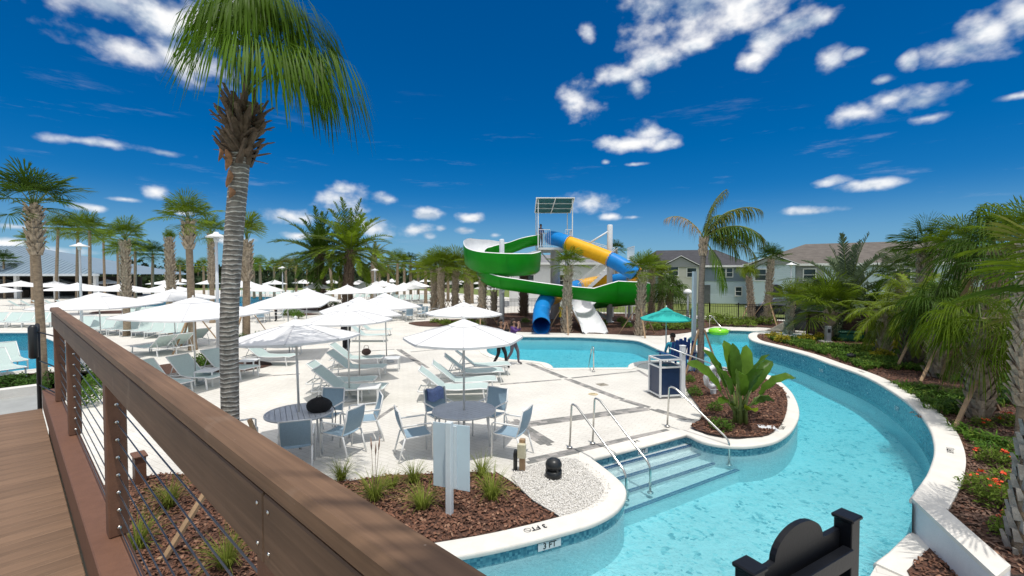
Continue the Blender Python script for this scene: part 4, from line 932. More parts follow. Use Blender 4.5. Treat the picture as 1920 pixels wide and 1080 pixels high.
# white end wall of the raised planter
wl_ = [G(1710, 934.5, HW), G(1757, 941, HW), G(1895, 1062, HW), G(1868, 1082, HW)]
t = thing('planter_wall', 'thick white rendered end wall of the raised planter', 'wall', (wl_[0].x, wl_[0].y, 0))
stucco = mat('white_stucco', (0.70, 0.71, 0.72), 0.85, 0.05, 4, 0.3, 50)
P_ = [(p.x - wl_[0].x, p.y - wl_[0].y) for p in wl_]; pcap = [(P_[0][0] - .012, P_[0][1] - .01), P_[1], P_[2], (P_[3][0] - .012, P_[3][1] - .012)]
mb = MB(); mb.prism(P_[::-1] if area([Vector(p) for p in P_]) < 0 else P_, -1.0, HW - .035); mb.build('wall_body', stucco, t)
mb = MB(); mb.prism(pcap[::-1] if area([Vector(p) for p in pcap]) < 0 else pcap, HW - .034, HW + .012); mb.build('wall_cap', concrete, t)

# ------------------------------------------------------------------ palms
def leafmat(n, c, var=.35, tr=.38, rough=.5): return mat(n, c, rough, var, 2.2, 0, spec=.13, rnd=.16, transl=tr)
lf_sabal = leafmat('palm_green', (.135, .205, .012)); lf_dark = leafmat('palm_deep_green', (.058, .112, .012)); lf_lime = leafmat('palm_lime', (.165, .225, .014))
lf_olive = leafmat('palm_olive', (.15, .165, .032)); lf_blue = leafmat('palm_silver', (.10, .14, .075)); lf_dry = leafmat('palm_dry', (.30, .22, .12), .3, .15, .7)
lf_big = leafmat('palm_fresh_green', (.075, .150, .007)); trunk_m = mat('palm_trunk', (.33, .25, .17), .9, .35, 7, 1.0, 28, stretch=(1, 1, 2.5), detail=8)
boot_m = mat('palm_boot', (.42, .34, .25), .9, .4, 9, .6, 30, rnd=.1); boot_dark = mat('palm_boot_dark', (.14, .10, .072), .95, .4, 9, .6, 30); petiole_m = mat('petiole', (.14, .19, .045), .5, .2)
def gen_fan(elev, seed, Lp=.55, Rb=.95, n=36, droop=.26, spread=125, g=.35, mats=None, wide=1.0):
    rnd = random.Random(seed); mb = MB(); d = Vector((math.cos(R(elev)), 0, math.sin(R(elev)))); p = Vector((0, 0, 0)); pts = [p.copy()]
    for i in range(5):
        d = (d + Vector((0, 0, -g * .12))).normalized(); p = p + d * (Lp / 5); pts.append(p.copy())
    mb.cur = 1; mb.tube(pts, [.022, .018, .015, .013, .012, .010], 4, False); mb.cur = 0
    s = Vector((0, 1, 0)); nrm = s.cross(d) * -1
    d2 = (d + Vector((0, 0, -.25))).normalized()
    for i in range(n):
        th = R(-spread + 2 * spread * (i + rnd.uniform(-.3, .3)) / (n - 1)); dr = (d2 * math.cos(th) + s * math.sin(th)).normalized()
        L = Rb * (.62 + .38 * math.cos(th / 2)) * rnd.uniform(.88, 1.08); side = dr.cross(nrm).normalized(); sp = R(2 * spread / n) * wide
        rs = (.04, .32, .58, .80, 1.0); ws = (.012, .30 * sp * L * .52, .45 * sp * L * .42, .028 * L, .003)
        st = len(mb.v); dz = droop * rnd.uniform(.8, 1.3)
        lift = rnd.uniform(-.02, .06)
        for k, r in enumerate(rs):
            c = p + dr * (L * r) + nrm * (lift * L * math.sin(r * 2)) + Vector((0, 0, -dz * L * (max(0, r - .15)) ** 2.2))
            if r > .6: c = c - dr * (dz * .35 * L * (r - .6))
            f = .35 * ws[k]; mb.v += [c - side * ws[k] * .5 + nrm * f, c + side * ws[k] * .5 - nrm * f]
        for k in range(4): a = st + 2 * k; mb.face((a, a + 1, a + 3, a + 2), True)
    return mb
def gen_pin(elev, seed, L=2.4, n=34, ll=.55, droop=.5, g=.9, lw=.035, vee=.25, sweep=0.0):
    rnd = random.Random(seed); mb = MB(); d = Vector((math.cos(R(elev)), 0, math.sin(R(elev)))); p = Vector((0, 0, 0)); pts = [p.copy()]; ds = [d.copy()]; K = 12
    for i in range(K):
        d = (d + Vector((0, 0, -g * .13 * (.4 + i / K)))).normalized(); p = p + d * (L / K); pts.append(p.copy()); ds.append(d.copy())
    mb.cur = 1; mb.tube(pts, [.03 * (1 - .85 * i / K) + .003 for i in range(K + 1)], 4, False); mb.cur = 0
    for i in range(n):
        f = .14 + .86 * (i + .5) / n; q = f * K; a = min(int(q), K - 1); t = q - a; c0 = pts[a].lerp(pts[a + 1], t); dd = ds[a].lerp(ds[a + 1], t).normalized()
        for s_ in (-1, 1):
            s = Vector((0, s_, 0)); up = dd.cross(Vector((0, 1, 0))) * -1
            if up.z < 0: up = -up
            ang = R(62 - 32 * f + rnd.uniform(-9, 9)); dr = (dd * math.cos(ang) + s * math.sin(ang) + up * vee * rnd.uniform(.3, 1.4)).normalized()
            l = ll * (math.sin(math.pi * (.12 + .84 * f)) ** .6) * rnd.uniform(.85, 1.1); w = lw * rnd.uniform(.8, 1.2); sd = dr.cross(up).normalized(); st = len(mb.v); dz = droop * rnd.uniform(.7, 1.4)
            for k, r in enumerate((0, .35, .7, 1.0)):
                c = c0 + dr * (l * r) * (1 - .25 * dz * r * r) + Vector((0, 0, -dz * l * r * r)); ww = w * (.6, 1.0, .75, .05)[k]
                mb.v += [c - sd * ww * .5, c + sd * ww * .5]
            for k in range(3): b = st + 2 * k; mb.face((b, b + 1, b + 3, b + 2), True)
    return mb
FR = {}
def frond(kind, elev, var, m):
    e = min((80, 60, 38, 15, -12, -45), key=lambda x: abs(x - elev)); key = (kind, e, var, m.name)
    if key not in FR:
        sd = hash((e, var)) % 9973
        if kind == 'fan': mb = gen_fan(e, sd, .72, .95, 36, .26, 104, .22, wide=.8)
        elif kind == 'dense': mb = gen_fan(e, sd, .35, 1.05, 26, .1, 120, .1, wide=1.8)  # broad blades shaped to thicken the shadow on the railing cap
        elif kind == 'fanlong': mb = gen_fan(e, sd, .75, 1.0, 36, .95, 120, .5)
        elif kind == 'weep': mb = gen_fan(e, sd, 1.0, 1.15, 62, 1.25, 100, .7, wide=.46)
        elif kind == 'stiff': mb = gen_fan(e, sd, .5, .9, 30, .12, 110, .1)
        elif kind == 'pin': mb = gen_pin(e, sd)
        elif kind == 'date': mb = gen_pin(e, sd, 3.0, 48, .52, .22, .75, .042, .45)
        elif kind == 'queen': mb = gen_pin(e, sd, 2.0, 42, .62, 1.0, 1.25, .03, .1)
        FR[key] = mb.mesh('frond', [m, petiole_m])
    return FR[key]
def trunk_mb(pts, r0, r1, ring=0.0, n=12, seg=.12):
    mb = MB(); path = catmull([Vector(p) for p in pts], 8); L = sum((path[i + 1] - path[i]).length for i in range(len(path) - 1)); k = max(6, int(L / seg)); out = []; rr = []
    acc = [0]
    for i in range(len(path) - 1): acc.append(acc[-1] + (path[i + 1] - path[i]).length)
    for i in range(k + 1):
        s = L * i / k; j = max(x for x in range(len(acc)) if acc[x] <= s + 1e-6); j = min(j, len(path) - 2); t = (s - acc[j]) / max(1e-6, acc[j + 1] - acc[j]); out.append(path[j].lerp(path[j + 1], min(1, t)))
        f = i / k; rr.append((r0 * (1 - f) + r1 * f) * (1 + .25 * max(0, .08 - f) / .08) * (1 + (ring if i % 2 else -ring)))
    mb.tube(out, rr, n); return mb, out, rr
def boots_mb(path, rad, f0, f1, size, seed, dens=1.0, flare=1.0, wide=1.0, jit=0.0):
    rnd = random.Random(seed); mb = MB(); L = sum((path[i + 1] - path[i]).length for i in range(len(path) - 1)); rows_ = max(2, int(L * (f1 - f0) / (.085 / dens)))
    for r in range(rows_):
        f = f0 + (f1 - f0) * r / rows_; q = f * (len(path) - 1); a = min(int(q), len(path) - 2); c = path[a].lerp(path[a + 1], q - a); R_ = rad[a]
        for k in range(6):
            an = 2 * math.pi * (k + .5 * (r % 2)) / 6 + rnd.uniform(-.15, .15); o = Vector((math.cos(an), math.sin(an), 0)); s = Vector((-o.y, o.x, 0)); h = size * rnd.uniform(.8, 1.35); w = size * rnd.uniform(.26, .44) * wide; out = size * rnd.uniform(.2, .55) * flare
            b = c + o * R_ * .92; n = len(mb.v); tip = b + o * out + Vector((0, 0, h)) + (Vector((rnd.uniform(-1, 1), rnd.uniform(-1, 1), rnd.uniform(-2.2, .6))) * jit if jit else Vector((0, 0, 0)))
            mb.v += [b - s * w + Vector((0, 0, -.02)), b + s * w + Vector((0, 0, -.02)), b + o * .05 * 1.0 + Vector((0, 0, -.03)), tip - s * w * .55, tip + s * w * .55, tip + o * .03]
            for fc in ((0, 2, 5, 3), (2, 1, 4, 5), (1, 0, 3, 4), (3, 5, 4)): mb.face(tuple(n + i for i in fc))
    return mb
CROWN = {}
def crown_mesh(key, spec, m):
    if key not in CROWN:
        big = MB(); rnd = random.Random(key)
        for kind, elev, az, sc in spec:
            me = frond(kind, elev, rnd.randint(0, 1), m); M = Matrix.Rotation(az, 3, 'Z') * sc; n = len(big.v)
            big.v += [M @ v.co for v in me.vertices]
            for p in me.polygons: big.cur = p.material_index; big.face(tuple(n + i for i in p.vertices), True)
        CROWN[key] = big.mesh('crown', [m, petiole_m])
    return CROWN[key]
SPECS = {'full': [(80, 4), (60, 6), (38, 7), (15, 6), (-12, 4)], 'up': [(80, 6), (60, 7), (38, 5), (15, 3), (-12, 2)], 'tuft': [(80, 8), (60, 3)], 'droop': [(60, 4), (38, 6), (15, 8), (-12, 6), (-45, 4)], 'date': [(80, 5), (60, 10), (38, 13), (15, 13), (-12, 11), (-45, 4)], 'mid': [(60, 5), (38, 8), (15, 7)]}
def spec_list(sp, kind, seed, sc=1.0, wind=0.0):
    rnd = random.Random(seed); out = []
    for e, n in SPECS[sp]:
        o = rnd.uniform(0, 6.28)
        for i in range(n):
            az = o + 2 * math.pi * i / n + rnd.uniform(-.3, .3)
            if wind: az = math.atan2(math.sin(az), math.cos(az) + wind)
            out.append((kind, e + rnd.uniform(-8, 8), az, sc * rnd.uniform(.85, 1.12)))
    return out
def palm(label, u, z, vbase, vheart, du=0, kind='fan', spec='full', m=None, sc=1.0, r=.17, boots=(0.0, 1.0, .15), parts=True, braces=0, group=None, wind=0.0, bend=0.0, ring=0.0, tm=None, seed=None, gz=0.0, name='palm_tree', bm=None, dry=0):
    m = m or lf_sabal; seed = seed or int(u * 7 + z * 13); rnd = random.Random(seed)
    x0, y0 = XY(u, z); h = D(u, vheart, z).z - gz; dx = du * z / F_PX; ca = math.cos(math.atan((u - 960) / F_PX)); r = r * ca * .86; sc = sc * (.5 + .5 * ca)
    if boots and boots[0] == 0 and tm is None: tm = boot_dark
    t = thing(name, label, 'palm tree', (x0, y0, gz), 0, group)
    pts = [Vector((0, 0, -.05)), Vector((dx * .25 + bend, 0, h * .35)), Vector((dx * .62 + bend * .6, 0, h * .7)), Vector((dx, 0, h))]
    mb, path, rad = trunk_mb(pts, r, r * .82, ring); tr = mb.build('trunk', tm or trunk_m, t)
    if boots:
        bmb = boots_mb(path, rad, boots[0], min(1.0, boots[1]), boots[2], seed, 1.0, 1.5, 1.1, .02); tag(bmb.build('boots', bm or boot_m, t), kind='stuff')
    sl = spec_list(spec, kind, seed, sc, wind)
    if parts:
        for (k, e, az, s) in sl: link('frond', frond(k, e, rnd.randint(0, 1), m), t, (dx, 0, h - .02 + rnd.uniform(-.1, .12)), (rnd.uniform(-.12, .12), 0, az), s)
        for i in range(dry): link('frond', frond(kind, -45, i % 2, lf_dry), t, (dx, 0, h - .1), (0, 0, rnd.uniform(0, 6.28)), sc * .9)
    else: link('crown', crown_mesh((kind, spec, m.name, seed % 3).__str__(), [(a, b, c, d / sc) for a, b, c, d in sl], m), t, (dx, 0, h - .02), (0, 0, rnd.uniform(0, 6.28)), sc)
    for i in range(braces):
        a = 2 * math.pi * i / braces + .5; hb = min(1.6, h * .45); mb = MB(); mb.beam((math.cos(a) * r, math.sin(a) * r, hb), (math.cos(a) * 1.15, math.sin(a) * 1.15, 0), .07, .04, (0, 0, 1)); mb.build('brace', wood_stake, t)
    return t
# the tall palm in front
def ringed_mat():
    m, N, L, b = nodes_of('ringed_trunk'); t = N.new('ShaderNodeTexCoord'); w = N.new('ShaderNodeTexWave'); w.bands_direction = 'Z'; w.inputs['Scale'].default_value = 4.6; w.inputs['Distortion'].default_value = 4.6; w.inputs['Detail'].default_value = 4; w.inputs['Detail Scale'].default_value = 1.3
    L.new(t.outputs['Object'], w.inputs[0]); n = N.new('ShaderNodeTexNoise'); n.inputs['Scale'].default_value = 9; n.inputs['Detail'].default_value = 8; L.new(t.outputs['Object'], n.inputs[0])
    r = N.new('ShaderNodeValToRGB'); L.new(w.outputs[0], r.inputs[0]); r.color_ramp.elements[0].position = .80; r.color_ramp.elements[0].color = (.25, .225, .195, 1); r.color_ramp.elements[1].position = .97; r.color_ramp.elements[1].color = (.62, .59, .53, 1)
    mr = N.new('ShaderNodeMapRange'); L.new(n.outputs[0], mr.inputs[0]); mr.inputs[1].default_value = .3; mr.inputs[2].default_value = .7; mr.inputs[3].default_value = .6; mr.inputs[4].default_value = 1.35
    sc = N.new('ShaderNodeVectorMath'); sc.operation = 'SCALE'; L.new(r.outputs[0], sc.inputs[0]); L.new(mr.outputs[0], sc.inputs['Scale']); L.new(sc.outputs[0], b.inputs['Base Color']); b.inputs['Roughness'].default_value = .9
    bp = N.new('ShaderNodeBump'); bp.inputs['Strength'].default_value = .9; bp.inputs['Distance'].default_value = .015; L.new(w.outputs[0], bp.inputs['Height']); L.new(bp.outputs[0], b.inputs['Normal'])
    return m
z0 = 6.6; q = XY(427, z0); t = thing('palm_tree', 'tall palm with grey ringed trunk and weeping fronds beside the railing', 'palm tree', (q[0], q[1], 0))
base = Vector((q[0], q[1], 0)); tp = [D(u, v, z0) - base for u, v in ((430, 600), (438, 450), (448, 330), (460, 192))]
mb, path, rad = trunk_mb([Vector((0, 0, -.05)), Vector((0, 0, 1.2))] + tp, .115, .128, .010, 20, .035); mb.build('trunk', ringed_mat(), t)
bm_ = boots_mb(path, rad, .87, 1.0, .20, 5, 1.7, 2.0, .75, .09); tag(bm_.build('boots', boot_dark, t), kind='stuff')
bm2 = boots_mb(path, rad, .85, .98, .24, 8, .9, 2.2, .6, .13); tag(bm2.build('boots', boot_dark, t), kind='stuff')
rag = mat('torn_sheath', (.33, .17, .09), .9, .4, 10)
for (u, v, w, h) in ((425, 300, .055, .30), (428, 335, .05, .25), (432, 362, .05, .16), (412, 290, .03, .2)):
    c = D(u, v, z0 - .17) - base; mb = MB(); a0 = random.uniform(-.4, .4)
    mb.grid(lambda i, j: c + Vector(((j - .5) * 2 * w * math.sin(math.pi * (i * .9 + .08)) + .03 * math.sin(i * 4 + a0), -.05 * math.sin(math.pi * j) * math.sin(math.pi * i), h * (.5 - i))), 6, 4); mb.build('torn_sheath', rag, t)
hp = tp[-1] + Vector((.02, 0, .15)); rnd = random.Random(4)
big_spec = [(82, -40, 1.0), (80, -70, 1.0), (82, 200, .8), (80, -100, .95), (66, -15, 1.15), (64, -2, 1.2), (62, -45, 1.1), (60, -30, 1.15), (78, -150, .75), (48, -8, 1.15), (40, -32, 1.05), (44, -60, 1.05), (70, -20, 1.25), (58, -80, .95), (30, -18, .95), (70, -60, 1.15), (76, 0, 1.2), (52, -48, 1.2)]
for e, az, s in big_spec: link('frond', frond('weep', e, rnd.randint(0, 1), lf_big), t, hp + Vector((0, 0, rnd.uniform(-.1, .15))), (rnd.uniform(-.1, .1), 0, R(az)), s * .88)
for i in range(2):
    mb = MB(); mb.beam((.16 + .06 * i, -.1 + .2 * i, 1.15), (.45 + .15 * i, -.3 + .5 * i, 0), .08, .045); mb.build('brace', wood_stake, t)
# named palms: label, u, depth, base row, heart row ...
palm('fan palm at the left edge with a thick booted neck and smooth brown trunk', 76, 13.4, 720, 388, -10, 'fan', 'up', lf_dark, 1.12, .19, (.74, 1.0, .2), wind=.35)
palm('bright fan palm in the left middle ground held by wooden braces', 359, 19.8, 660, 418, -4, 'fan', 'up', lf_sabal, 1.05, .22, (.80, 1.0, .26), braces=3)
palm('slim fan palm just left of the ringed palm, its lamp beside it', 397, 31, 0, 440, 0, 'fan', 'up', lf_sabal, 1.0, .22, (.45, 1.0, .2))
palm('yellowish fan palm peeking out right of the ringed trunk', 460, 22.5, 632, 455, 4, 'fan', 'tuft', lf_lime, 1.1, .24, (.62, 1.0, .26), braces=3)
palm('booted palm with a tiny clipped tuft left of the ringed palm', 321, 25, 0, 447, -2, 'stiff', 'tuft', lf_sabal, .5, .24, (.2, 1.0, .2))
palm('booted fan palm with upright fronds in the left background', 236, 24.5, 0, 452, 0, 'fan', 'up', lf_sabal, 1.05, .26, (.35, 1.0, .2))
palm('big left date palm of the pair in the middle distance', 603, 42, 0, 478, -4, 'date', 'date', lf_dark, 1.5, .46, (0, 1.0, .3), bm=boot_dark)
palm('big right date palm of the pair in the middle distance', 650, 40, 570, 472, 8, 'date', 'date', lf_sabal, 1.55, .48, (0, 1.0, .3), bm=boot_dark)
palm('pale feathery palm right of the date palms', 700, 56, 0, 485, 2, 'date', 'mid', lf_olive, 1.0, .35, (0, 1, .3), parts=False)
palm('left short palm of the trio beside the green slide', 814, 37.5, 585, 508, 0, 'fan', 'up', lf_lime, 1.35, .22, (0, 1, .3))
palm('middle short palm of the trio beside the green slide', 827, 36, 588, 506, 0, 'fan', 'up', lf_sabal, 1.3, .22, (0, 1, .3), braces=2)
palm('right short palm of the trio beside the green slide', 853, 37, 585, 508, 2, 'fan', 'up', lf_lime, 1.4, .21, (0, 1, .3), braces=2)
palm('dark trunked short palm behind the trio', 876, 41, 0, 510, 0, 'fan', 'full', lf_sabal, 1.0, .24, (0, 1, .24))
palm('short palm standing in front of the green bowl of the slide', 903, 29.5, 612, 520, 3, 'fan', 'up', lf_lime, .72, .24, (0, 1, .24), braces=3)
palm('slim dark palm behind the left slide column', 926, 33.5, 0, 548, 0, 'fan', 'tuft', lf_dark, .55, .2, (0, 1, .22))
palm('dark thick palm trunk behind the green flume', 982, 36, 0, 505, 0, 'fan', 'full', lf_dark, .8, .33, (0, 1, .26), bm=boot_dark)
palm('booted palm with timber braces standing between the two slide ends', 1062, 25.8, 624, 500, 4, 'fan', 'up', lf_sabal, .85, .22, (0, 1, .22), braces=3)
palm('palm in front of the orange tube bend, right of the slide', 1200, 24.6, 632, 512, 5, 'fan', 'up', lf_sabal, .85, .2, (0, 1, .22), braces=3)
palm('taller palm behind the palm right of the slide', 1222, 37, 0, 500, 0, 'fan', 'full', lf_lime, .95, .24, (0, 1, .22))
palm('smaller palm left of the dark roofed house', 1240, 38, 0, 518, 0, 'fan', 'up', lf_lime, .9, .24, (0, 1, .22))
palm('bushy low palm beside the iron fence left of the tall pole', 1256, 33, 580, 545, 0, 'fanlong', 'full', lf_dark, 1.0, .2, (0, 1, .2))
palm('small palm tuft behind the tube slide', 1155, 44, 0, 468, 0, 'fan', 'full', lf_dark, .7, .2, None)
palm('slender palm with hanging fronds in front of the grey house', 1410, 33.5, 597, 520, -6, 'fanlong', 'tuft', lf_lime, .95, .22, (0, 1, .2), braces=2)
palm('slender booted palm with a small dark crown before the beige roof', 1440, 29.5, 612, 488, 5, 'fan', 'up', lf_dark, .85, .2, (0, 1, .2), braces=3)
palm('short fan palm beside the black board panel', 1480, 25.4, 627, 568, 4, 'fan', 'up', lf_lime, .95, .2, (0, 1, .2))
palm('fan palm with upright fronds growing in the raised planter', 1560, 20.5, 645, 588, -3, 'fan', 'up', lf_sabal, 1.35, .27, (0, 1, .24), gz=.36)
palm('silvery feather palm with long upswept fronds in the planter', 1588, 21.6, 645, 560, 2, 'date', 'date', lf_blue, 1.12, .27, (0, 1, .24), gz=.36, wind=.25)
palm('fan palm with a round dark crown rising above the right shrubs', 1730, 17, 0, 470, 4, 'fan', 'full', lf_dark, 1.0, .25, (.3, 1, .24), gz=.36)
palm('bright drooping feather palm left of the right hand thicket', 1716, 14.6, 700, 572, 2, 'pin', 'droop', lf_lime, .78, .36, (0, 1, .26), gz=.36, braces=2, bm=boot_dark)
palm('lime feather palm with arching fronds over the board fence', 1660, 16.5, 0, 585, 2, 'pin', 'droop', lf_lime, .75, .2, (0, 1, .22), gz=.36)
palm('fan palm with bright fronds in front of the board fence', 1790, 14.5, 0, 560, 2, 'pin', 'droop', lf_sabal, .8, .2, (0, 1, .22), gz=.36)
palm('dark feather palm standing behind the green cabinet', 1632, 20.5, 0, 570, 2, 'date', 'mid', lf_dark, .62, .22, (0, 1, .22), gz=.36)
palm('tall dark fan palm behind the board fence', 1688, 22.0, 0, 515, 2, 'fan', 'full', lf_dark, 1.1, .22, (0, 1, .22), gz=.3)
palm('bushy fan palm left of the black notice board', 1525, 27.5, 0, 560, 0, 'fanlong', 'full', lf_sabal, 1.2, .2, (0, 1, .2))
palm('dark fan palm inside the right hand thicket', 1765, 13.0, 700, 585, 4, 'fanlong', 'full', lf_dark, 1.0, .28, (0, 1, .26), gz=.36, braces=2, dry=3)
palm('tall olive palm in the right hand thicket', 1862, 10.5, 0, 478, 6, 'fanlong', 'full', lf_dark, 1.0, .2, (.2, 1, .2), gz=.36, dry=2)
palm('dark fan palm rising behind the nearest palm at the right edge', 1925, 8.0, 0, 462, 4, 'fan', 'up', lf_sabal, .75, .15, (.2, 1, .18), gz=.36)
palm('deep green fan palm high in the right hand thicket', 1800, 15.5, 0, 465, 4, 'fan', 'full', lf_sabal, 1.0, .2, (.2, 1, .2), gz=.36)
palm('shaggy palm low in the right hand thicket', 1842, 9.2, 0, 612, 0, 'fanlong', 'droop', lf_sabal, .82, .16, (0, 1, .26), gz=.36, dry=4, braces=2)
boot_grey = mat('palm_boot_grey', (.30, .28, .25), .9, .35, 9, .6, 30)
q = XY(1945, 4.7); t = thing('palm_tree', 'nearest palm at the right edge with rough grey boots', 'palm tree', (q[0], q[1], .36)); mb, path, rad = trunk_mb([Vector((0, 0, -.05)), Vector((.03, 0, .9)), Vector((.28, 0, 1.8)), Vector((.62, 0, 2.7))], .11, .10); mb.build('trunk', trunk_m, t)
tag(boots_mb(path, rad, 0, 1, .12, 3, .8).build('boots', boot_grey, t), kind='stuff')
for e, az, s_, m_ in ((40, 182, 1.0, lf_sabal), (15, 165, 1.0, lf_dark), (15, 200, 1.05, lf_dark), (60, 150, 1.1, lf_olive), (80, 170, 1.2, lf_dark), (60, 215, 1.1, lf_sabal), (-12, 178, .9, lf_olive), (38, 120, 1.0, lf_dark), (38, 250, .9, lf_olive), (60, 40, 1, lf_dark), (15, -30, 1, lf_dark), (-12, 215, .85, lf_dry)):
    link('frond', frond('fan', e, random.randint(0, 1), m_), t, (.62, 0, 2.68), (random.uniform(-.15, .15), 0, R(az)), s_ * .74)
# windblown queen palm by the tall pole
q = XY(1316, 15.0); t = thing('palm_tree', 'windblown feather palm leaning beside the tall pale pole', 'palm tree', (q[0], q[1], .04)); base = Vector((q[0], q[1], .04))
hp = D(1320, 447, 15.0) - base; mb, path, rad = trunk_mb([Vector((0, 0, -.05)), D(1314, 640, 15) - base, D(1315, 540, 15) - base, hp], .115, .085, .01, 14, .05); mb.build('trunk', mat('queen_trunk', (.22, .19, .16), .85, .3, 8, .6, 20, stretch=(1, 1, 4)), t)
bm_ = boots_mb(path, rad, .88, 1.0, .12, 6, 1.3); tag(bm_.build('boots', boot_m, t), kind='stuff')
for e, az, s, m_ in ((80, 5, 1.0, lf_olive), (74, -30, .9, lf_olive), (60, 10, 1.15, lf_dark), (55, -25, 1.1, lf_olive), (45, 20, 1.2, lf_dark), (38, -5, 1.15, lf_olive), (30, 35, 1.05, lf_sabal), (20, -20, 1.0, lf_olive), (60, 178, .85, lf_dry), (10, 10, .8, lf_dark), (66, 40, 1.0, lf_sabal), (38, -40, 1.0, lf_dark)):
    link('frond', frond('queen', e, random.randint(0, 1), m_), t, hp, (0, 0, R(az)), s * .92)
link('frond', frond('queen', -45, 0, lf_big), t, hp + Vector((.05, -.05, -.15)), (0, 0, R(-60)), .8)
for a in (200, 320, 80):
    mb = MB(); mb.beam((math.cos(R(a)) * .1, math.sin(R(a)) * .1, 1.45), (math.cos(R(a)) * .62, math.sin(R(a)) * .62, 0), .06, .04); mb.build('brace', wood_stake, t)
# distant palms: trunk and crown only
far = [(60, 52, 452, 0, 'full', lf_lime, 1.2), (104, 46, 430, 8, 'full', lf_lime, 1.45), (143, 48, 432, 6, 'full', lf_lime, 1.6), (168, 44, 432, 3, 'full', lf_sabal, 1.55), (196, 60, 448, 0, 'full', lf_lime, 1.2), (253, 50, 470, 2, 'full', lf_dark, 1.25), (285, 52, 478, 3, 'full', lf_dark, 1.35), (222, 58, 468, 0, 'full', lf_sabal, 1.2),
       (8, 62, 490, 0, 'full', lf_dark, 1.4), (338, 70, 498, 0, 'full', lf_lime, 1.0), (382, 70, 500, 0, 'full', lf_lime, 1.1), (476, 64, 500, 0, 'full', lf_sabal, 1.0), (488, 60, 497, 0, 'full', lf_sabal, 1.0), (514, 66, 500, 0, 'full', lf_lime, .95), (536, 62, 500, 0, 'up', lf_olive, 1.1), (555, 66, 498, 0, 'full', lf_olive, 1.1), (576, 70, 505, 0, 'up', lf_sabal, .9),
       (624, 58, 490, -6, 'up', lf_olive, 1.0), (636, 60, 492, 4, 'up', lf_olive, 1.0), (728, 62, 497, 0, 'droop', lf_olive, 1.3), (744, 56, 494, 2, 'full', lf_sabal, 1.3), (758, 66, 492, 0, 'up', lf_olive, .9), (770, 60, 491, 0, 'full', lf_dark, .9), (784, 58, 508, 0, 'full', lf_olive, 1.1), (798, 52, 508, 0, 'full', lf_lime, 1.1), (712, 66, 510, 0, 'full', lf_lime, 1.0), (840, 56, 512, 0, 'full', lf_olive, 1.2), (885, 52, 515, 0, 'full', lf_olive, 1.1)]
for i, (u, z, vh, du, sp, m_, s) in enumerate(sorted(far, key=lambda a: a[0])):
    side = 'left of the ringed palm' if u < 430 else ('behind the far pool' if u < 590 else 'right of the date palms'); k = sum(1 for f in far if f[0] < u and (('left of the ringed palm' if f[0] < 430 else ('behind the far pool' if f[0] < 590 else 'right of the date palms')) == side))
    palm('distant slim palm, %s from the left of those %s' % (ORD[k], side), u, z, 0, vh, du, 'fan', sp, m_, s, .24, None, parts=False, group='distant palms ' + side)
# unseen palm added behind the viewer to cast the shadow on the railing cap
t = thing('palm_tree', 'unseen palm added behind the viewpoint to shade the railing cap', 'palm tree', (1.35, -.1, 0)); mb, path, rad = trunk_mb([Vector((0, 0, -.05)), Vector((0, 0, 2)), Vector((-.05, .0, 4)), Vector((-.15, .05, 6.1))], .17, .15); mb.build('trunk', trunk_m, t)
for e, az, s in ((15, 180, 1.05), (15, 190, .9), (-12, 176, .95), (38, 183, .9), (38, 168, .8), (-12, 192, .8), (38, 290, 1), (38, 340, 1), (60, 300, 1), (15, -100, 1)): link('frond', frond('dense', e, 0, lf_sabal), t, (-.15, .05, 6.1), (0, 0, R(az)), s)
# ------------------------------------------------------------------ water slides
def gel(n, c): return mat(n, c, .42, .07, 2.5, 0, coat=.0, spec=.22)
green_g = gel('green_gelcoat', (.004, .22, .005)); blue_g = gel('blue_gelcoat', (.012, .23, .62)); yellow_g = gel('yellow_gelcoat', (.80, .42, .012)); white_g = gel('white_gelcoat', (.78, .79, .80)); orange_g = gel('orange_gelcoat', (.78, .33, .02))
col_m = mat('painted_column', (.66, .69, .72), .4, .05)
FL = [(1010, 460, 33.2, .7, .7), (985, 465, 33.2, .7, .7), (955, 476, 33.4, .75, .8), (920, 484, 33.5, .8, 1.35), (897, 489, 32.8, .9, 1.6), (889, 496, 31.2, .9, 1.6), (894, 507, 29.7, .8, 1.45), (915, 515, 28.6, .7, 1.38), (950, 518, 28.3, .7, 1.36), (980, 517, 28.8, .7, 1.36), (994, 515, 30.2, .7, 1.55), (985, 513, 31.8, .7, 1.55), (962, 516, 32.4, .7, 1.3), (930, 520, 32.2, .7, 1.2),
      (913, 526, 30.8, .7, 1.2), (922, 535, 29.2, .6, 1.0), (945, 543, 28.3, .6, .8), (1000, 551, 28.2, .6, .75), (1060, 559, 28.2, .6, .75), (1110, 566, 28.2, .6, .85), (1150, 571, 28.2, .7, 1.45), (1185, 572, 28.8, .7, 1.45), (1198, 572, 30.2, .7, 1.4), (1180, 573, 31.6, .7, 1.2), (1140, 576, 31.8, .6, 1.0), (1108, 580, 31.0, .6, .95), (1094, 586, 29.6, .6, .8), (1092, 592, 28.5, .6, .7), (1100, 604, 27.2, .5, .5), (1110, 620, 26.0, .42, .42), (1116, 634.5, 25.1, .34, .34)]
P3 = [D(u, v, y) for u, v, y, a, b in FL]
